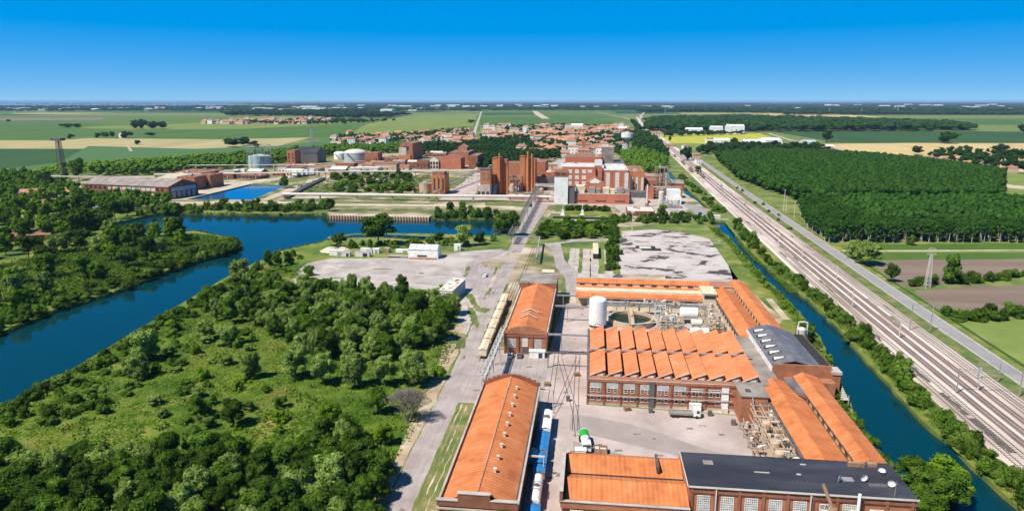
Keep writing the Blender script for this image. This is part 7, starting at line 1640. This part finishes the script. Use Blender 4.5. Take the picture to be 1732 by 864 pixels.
# wooded plain towards the horizon
def horizon():
    rng = np.random.default_rng(77); pts = []
    for k in range(420):
        y = rng.uniform(173.8, 194) if k % 3 else rng.uniform(173.8, 184); x = rng.uniform(-200, 1930)
        if y > 188 and 560 < x < 1080 and y > 186: continue
        if y > 189 and x < 560: continue
        if y < 182.4 and x < 400 and not 177.2 < y < 177.6: continue
        u, w = S(x, y); L_ = rng.uniform(.08, .3) * w; n = int(L_ / 55); dw = rng.uniform(60, 260)
        for i in range(n): pts.append((u + L_*i/n, w + rng.uniform(0, dw)))
    return pts
stuff('far_woods', horizon(), lod2, 'leaf_far', 'dark woods and tree belts reaching to the horizon', hs=(1.1,1.7), rs=(7,12), seed=78, cat='woods')
def belt(name, label, x0, x1, y, n, seed, hs=(1.2,1.8)):
    rng = np.random.default_rng(seed); stuff(name, [(lambda p: (p[0], p[1]))(S(x0 + (x1-x0)*i/n, y + rng.uniform(-.35,.35))) for i in range(n)], lod2, 'leaf_far', label, hs=hs, rs=(5,9), seed=seed, cat='woods')
belt('tree_belt', 'dark tree belt behind the far factories on the left', -50, 560, 182.6, 420, 1, (1.6,2.6)); belt('tree_belt', 'dark tree belt left of the straight road', 560, 812, 187.5, 240, 2); belt('tree_belt', 'dark tree belt above the right fields', 1080, 1760, 190.5, 700, 3, (1.6,2.6)); belt('tree_belt', 'second dark tree belt above the right fields', 1330, 1760, 194.5, 360, 4); belt('tree_belt', 'dark belt beyond the middle fields', 812, 1200, 184, 380, 5); belt('tree_belt','dark belt at the top of the left fields', 60, 400, 186.2, 200, 6)

wood([(962,357),(1030,357),(1030,354.5),(962,354.5)], 12, 4, ['bush_dark'], (3.4,4.2), (3.4,4.2), 'hedge_bush', 'bush', 'behind the white monuments', 'clipped bushes behind the white monuments', 29)
# undergrowth and reeds
def tuft(seed, n, R_, h, size):
    rng = np.random.default_rng(seed); a = rng.uniform(0, 6.28, n); r_ = R_*np.sqrt(rng.uniform(0, 1, n)); pos = np.stack([r_*np.cos(a), r_*np.sin(a), h*rng.uniform(.15, 1, n)*(1 - .5*(r_/R_)**2)], 1)
    nr = pos * np.array([.6/R_, .6/R_, 1/h]); return leaf_quads(rng, pos, nr, size, .5)
tf = [tuft(s, 26, 1.5, .9, .55) for s in range(5)]; reedt = [tuft(s+20, 22, .9, 1.8, .5) for s in range(4)]
meadow = pxs([(-60,730),(0,695),(100,643),(170,600),(232,566),(300,534),(340,510),(385,494),(415,474),(450,452),(500,440),(510,460),(480,490),(560,500),(700,512),(770,535),(768,590),(722,655),(700,720),(650,800),(640,960),(-60,960)])
stuff('undergrowth', scatter(meadow, 5200, 1.05, 61, tries=6), tf, 'leaf_scrub', 'tangled bright green undergrowth of the sloping meadow', hs=(.12,.42), rs=(.9,1.7), seed=61, cat='undergrowth')
stuff('undergrowth', scatter(meadow, 900, 2.2, 62, tries=6), tf, 'leaf_mid', 'darker undergrowth patches of the sloping meadow', hs=(.5,1.9), rs=(.7,1.7), seed=62, cat='undergrowth')
lb = pxs([(-90,556),(0,540),(80,514),(150,494),(215,474),(268,450),(318,436),(390,420),(398,410),(378,404),(330,396),(262,400),(200,402),(120,420),(-90,470)])
stuff('undergrowth', scatter(lb, 2600, 1.7, 63, tries=6), tf, 'leaf_mid', 'low undergrowth of the left bank', hs=(.6,2.2), rs=(.8,2.0), seed=63, cat='undergrowth')
rv = [river[i] for i in range(len(river))]
q = random.Random(8); rp_ = []
for i in range(len(rv)):
    a, b_ = rv[i], rv[(i+1) % len(rv)]; L_ = math.dist(a, b_)
    for k in range(int(L_ / .9)):
        t_ = q.random(); x, y = a[0]+(b_[0]-a[0])*t_ + q.uniform(-1.2,1.2), a[1]+(b_[1]-a[1])*t_ + q.uniform(-1.2,1.2)
        if not (qa[0] - 2 < x < qb[0] + 2 and abs(y - qa[1]) < 12): rp_.append((x, y, -.9))
stuff('reeds', rp_, reedt, 'leaf_canal', 'pale reeds fringing the river', hs=(.9,1.7), rs=(.8,1.5), seed=64, cat='reeds')
ce = strip_pts(east, 1, 900, 4.5, 66) + strip_pts(west, -1, 800, 3.5, 67)
stuff('bank_undergrowth', ce, tf, 'leaf_canal', 'low plants on both canal banks', hs=(.5,1.6), rs=(.5,1.2), seed=65, cat='undergrowth')
stuff('canal_reeds', [(x, y, -.9) for x, y in scatter([(99,376),(96,400),(97,440),(99,470),(97,330),(103,330),(102,376)], 500, .4, 68) ], reedt, 'leaf_canal', 'reed bed in the narrow canal', hs=(.7,1.2), rs=(.5,.9), seed=69, cat='reeds')
lawn_px = scatter(pxs([(560,332),(740,332),(745,300),(640,290),(560,300),(490,318)]), 500, 3.0, 70); stuff('weeds', lawn_px, tf, 'leaf_mid', 'weeds among the ruined walls of the old works', hs=(1,3), rs=(1,2.4), seed=70, cat='weeds')

# ------------------------------------------------------------------ the air over the plain
def haze():
    B = 47500; o = MB().box(-B,-B,-3.5,B,B,97).build('haze', bpy.data.materials.new('haze')); m = o.data.materials[0]; m.use_nodes = True; n = m.node_tree.nodes
    n.remove(n['Principled BSDF']); v = n.new('ShaderNodeVolumePrincipled'); v.inputs['Color'].default_value = (.42,.66,1,1); v.inputs['Density'].default_value = HAZE
    m.node_tree.links.new(v.outputs[0], n['Material Output'].inputs['Volume']); tag(o, kind='stuff')
HAZE = 0.00003
haze()
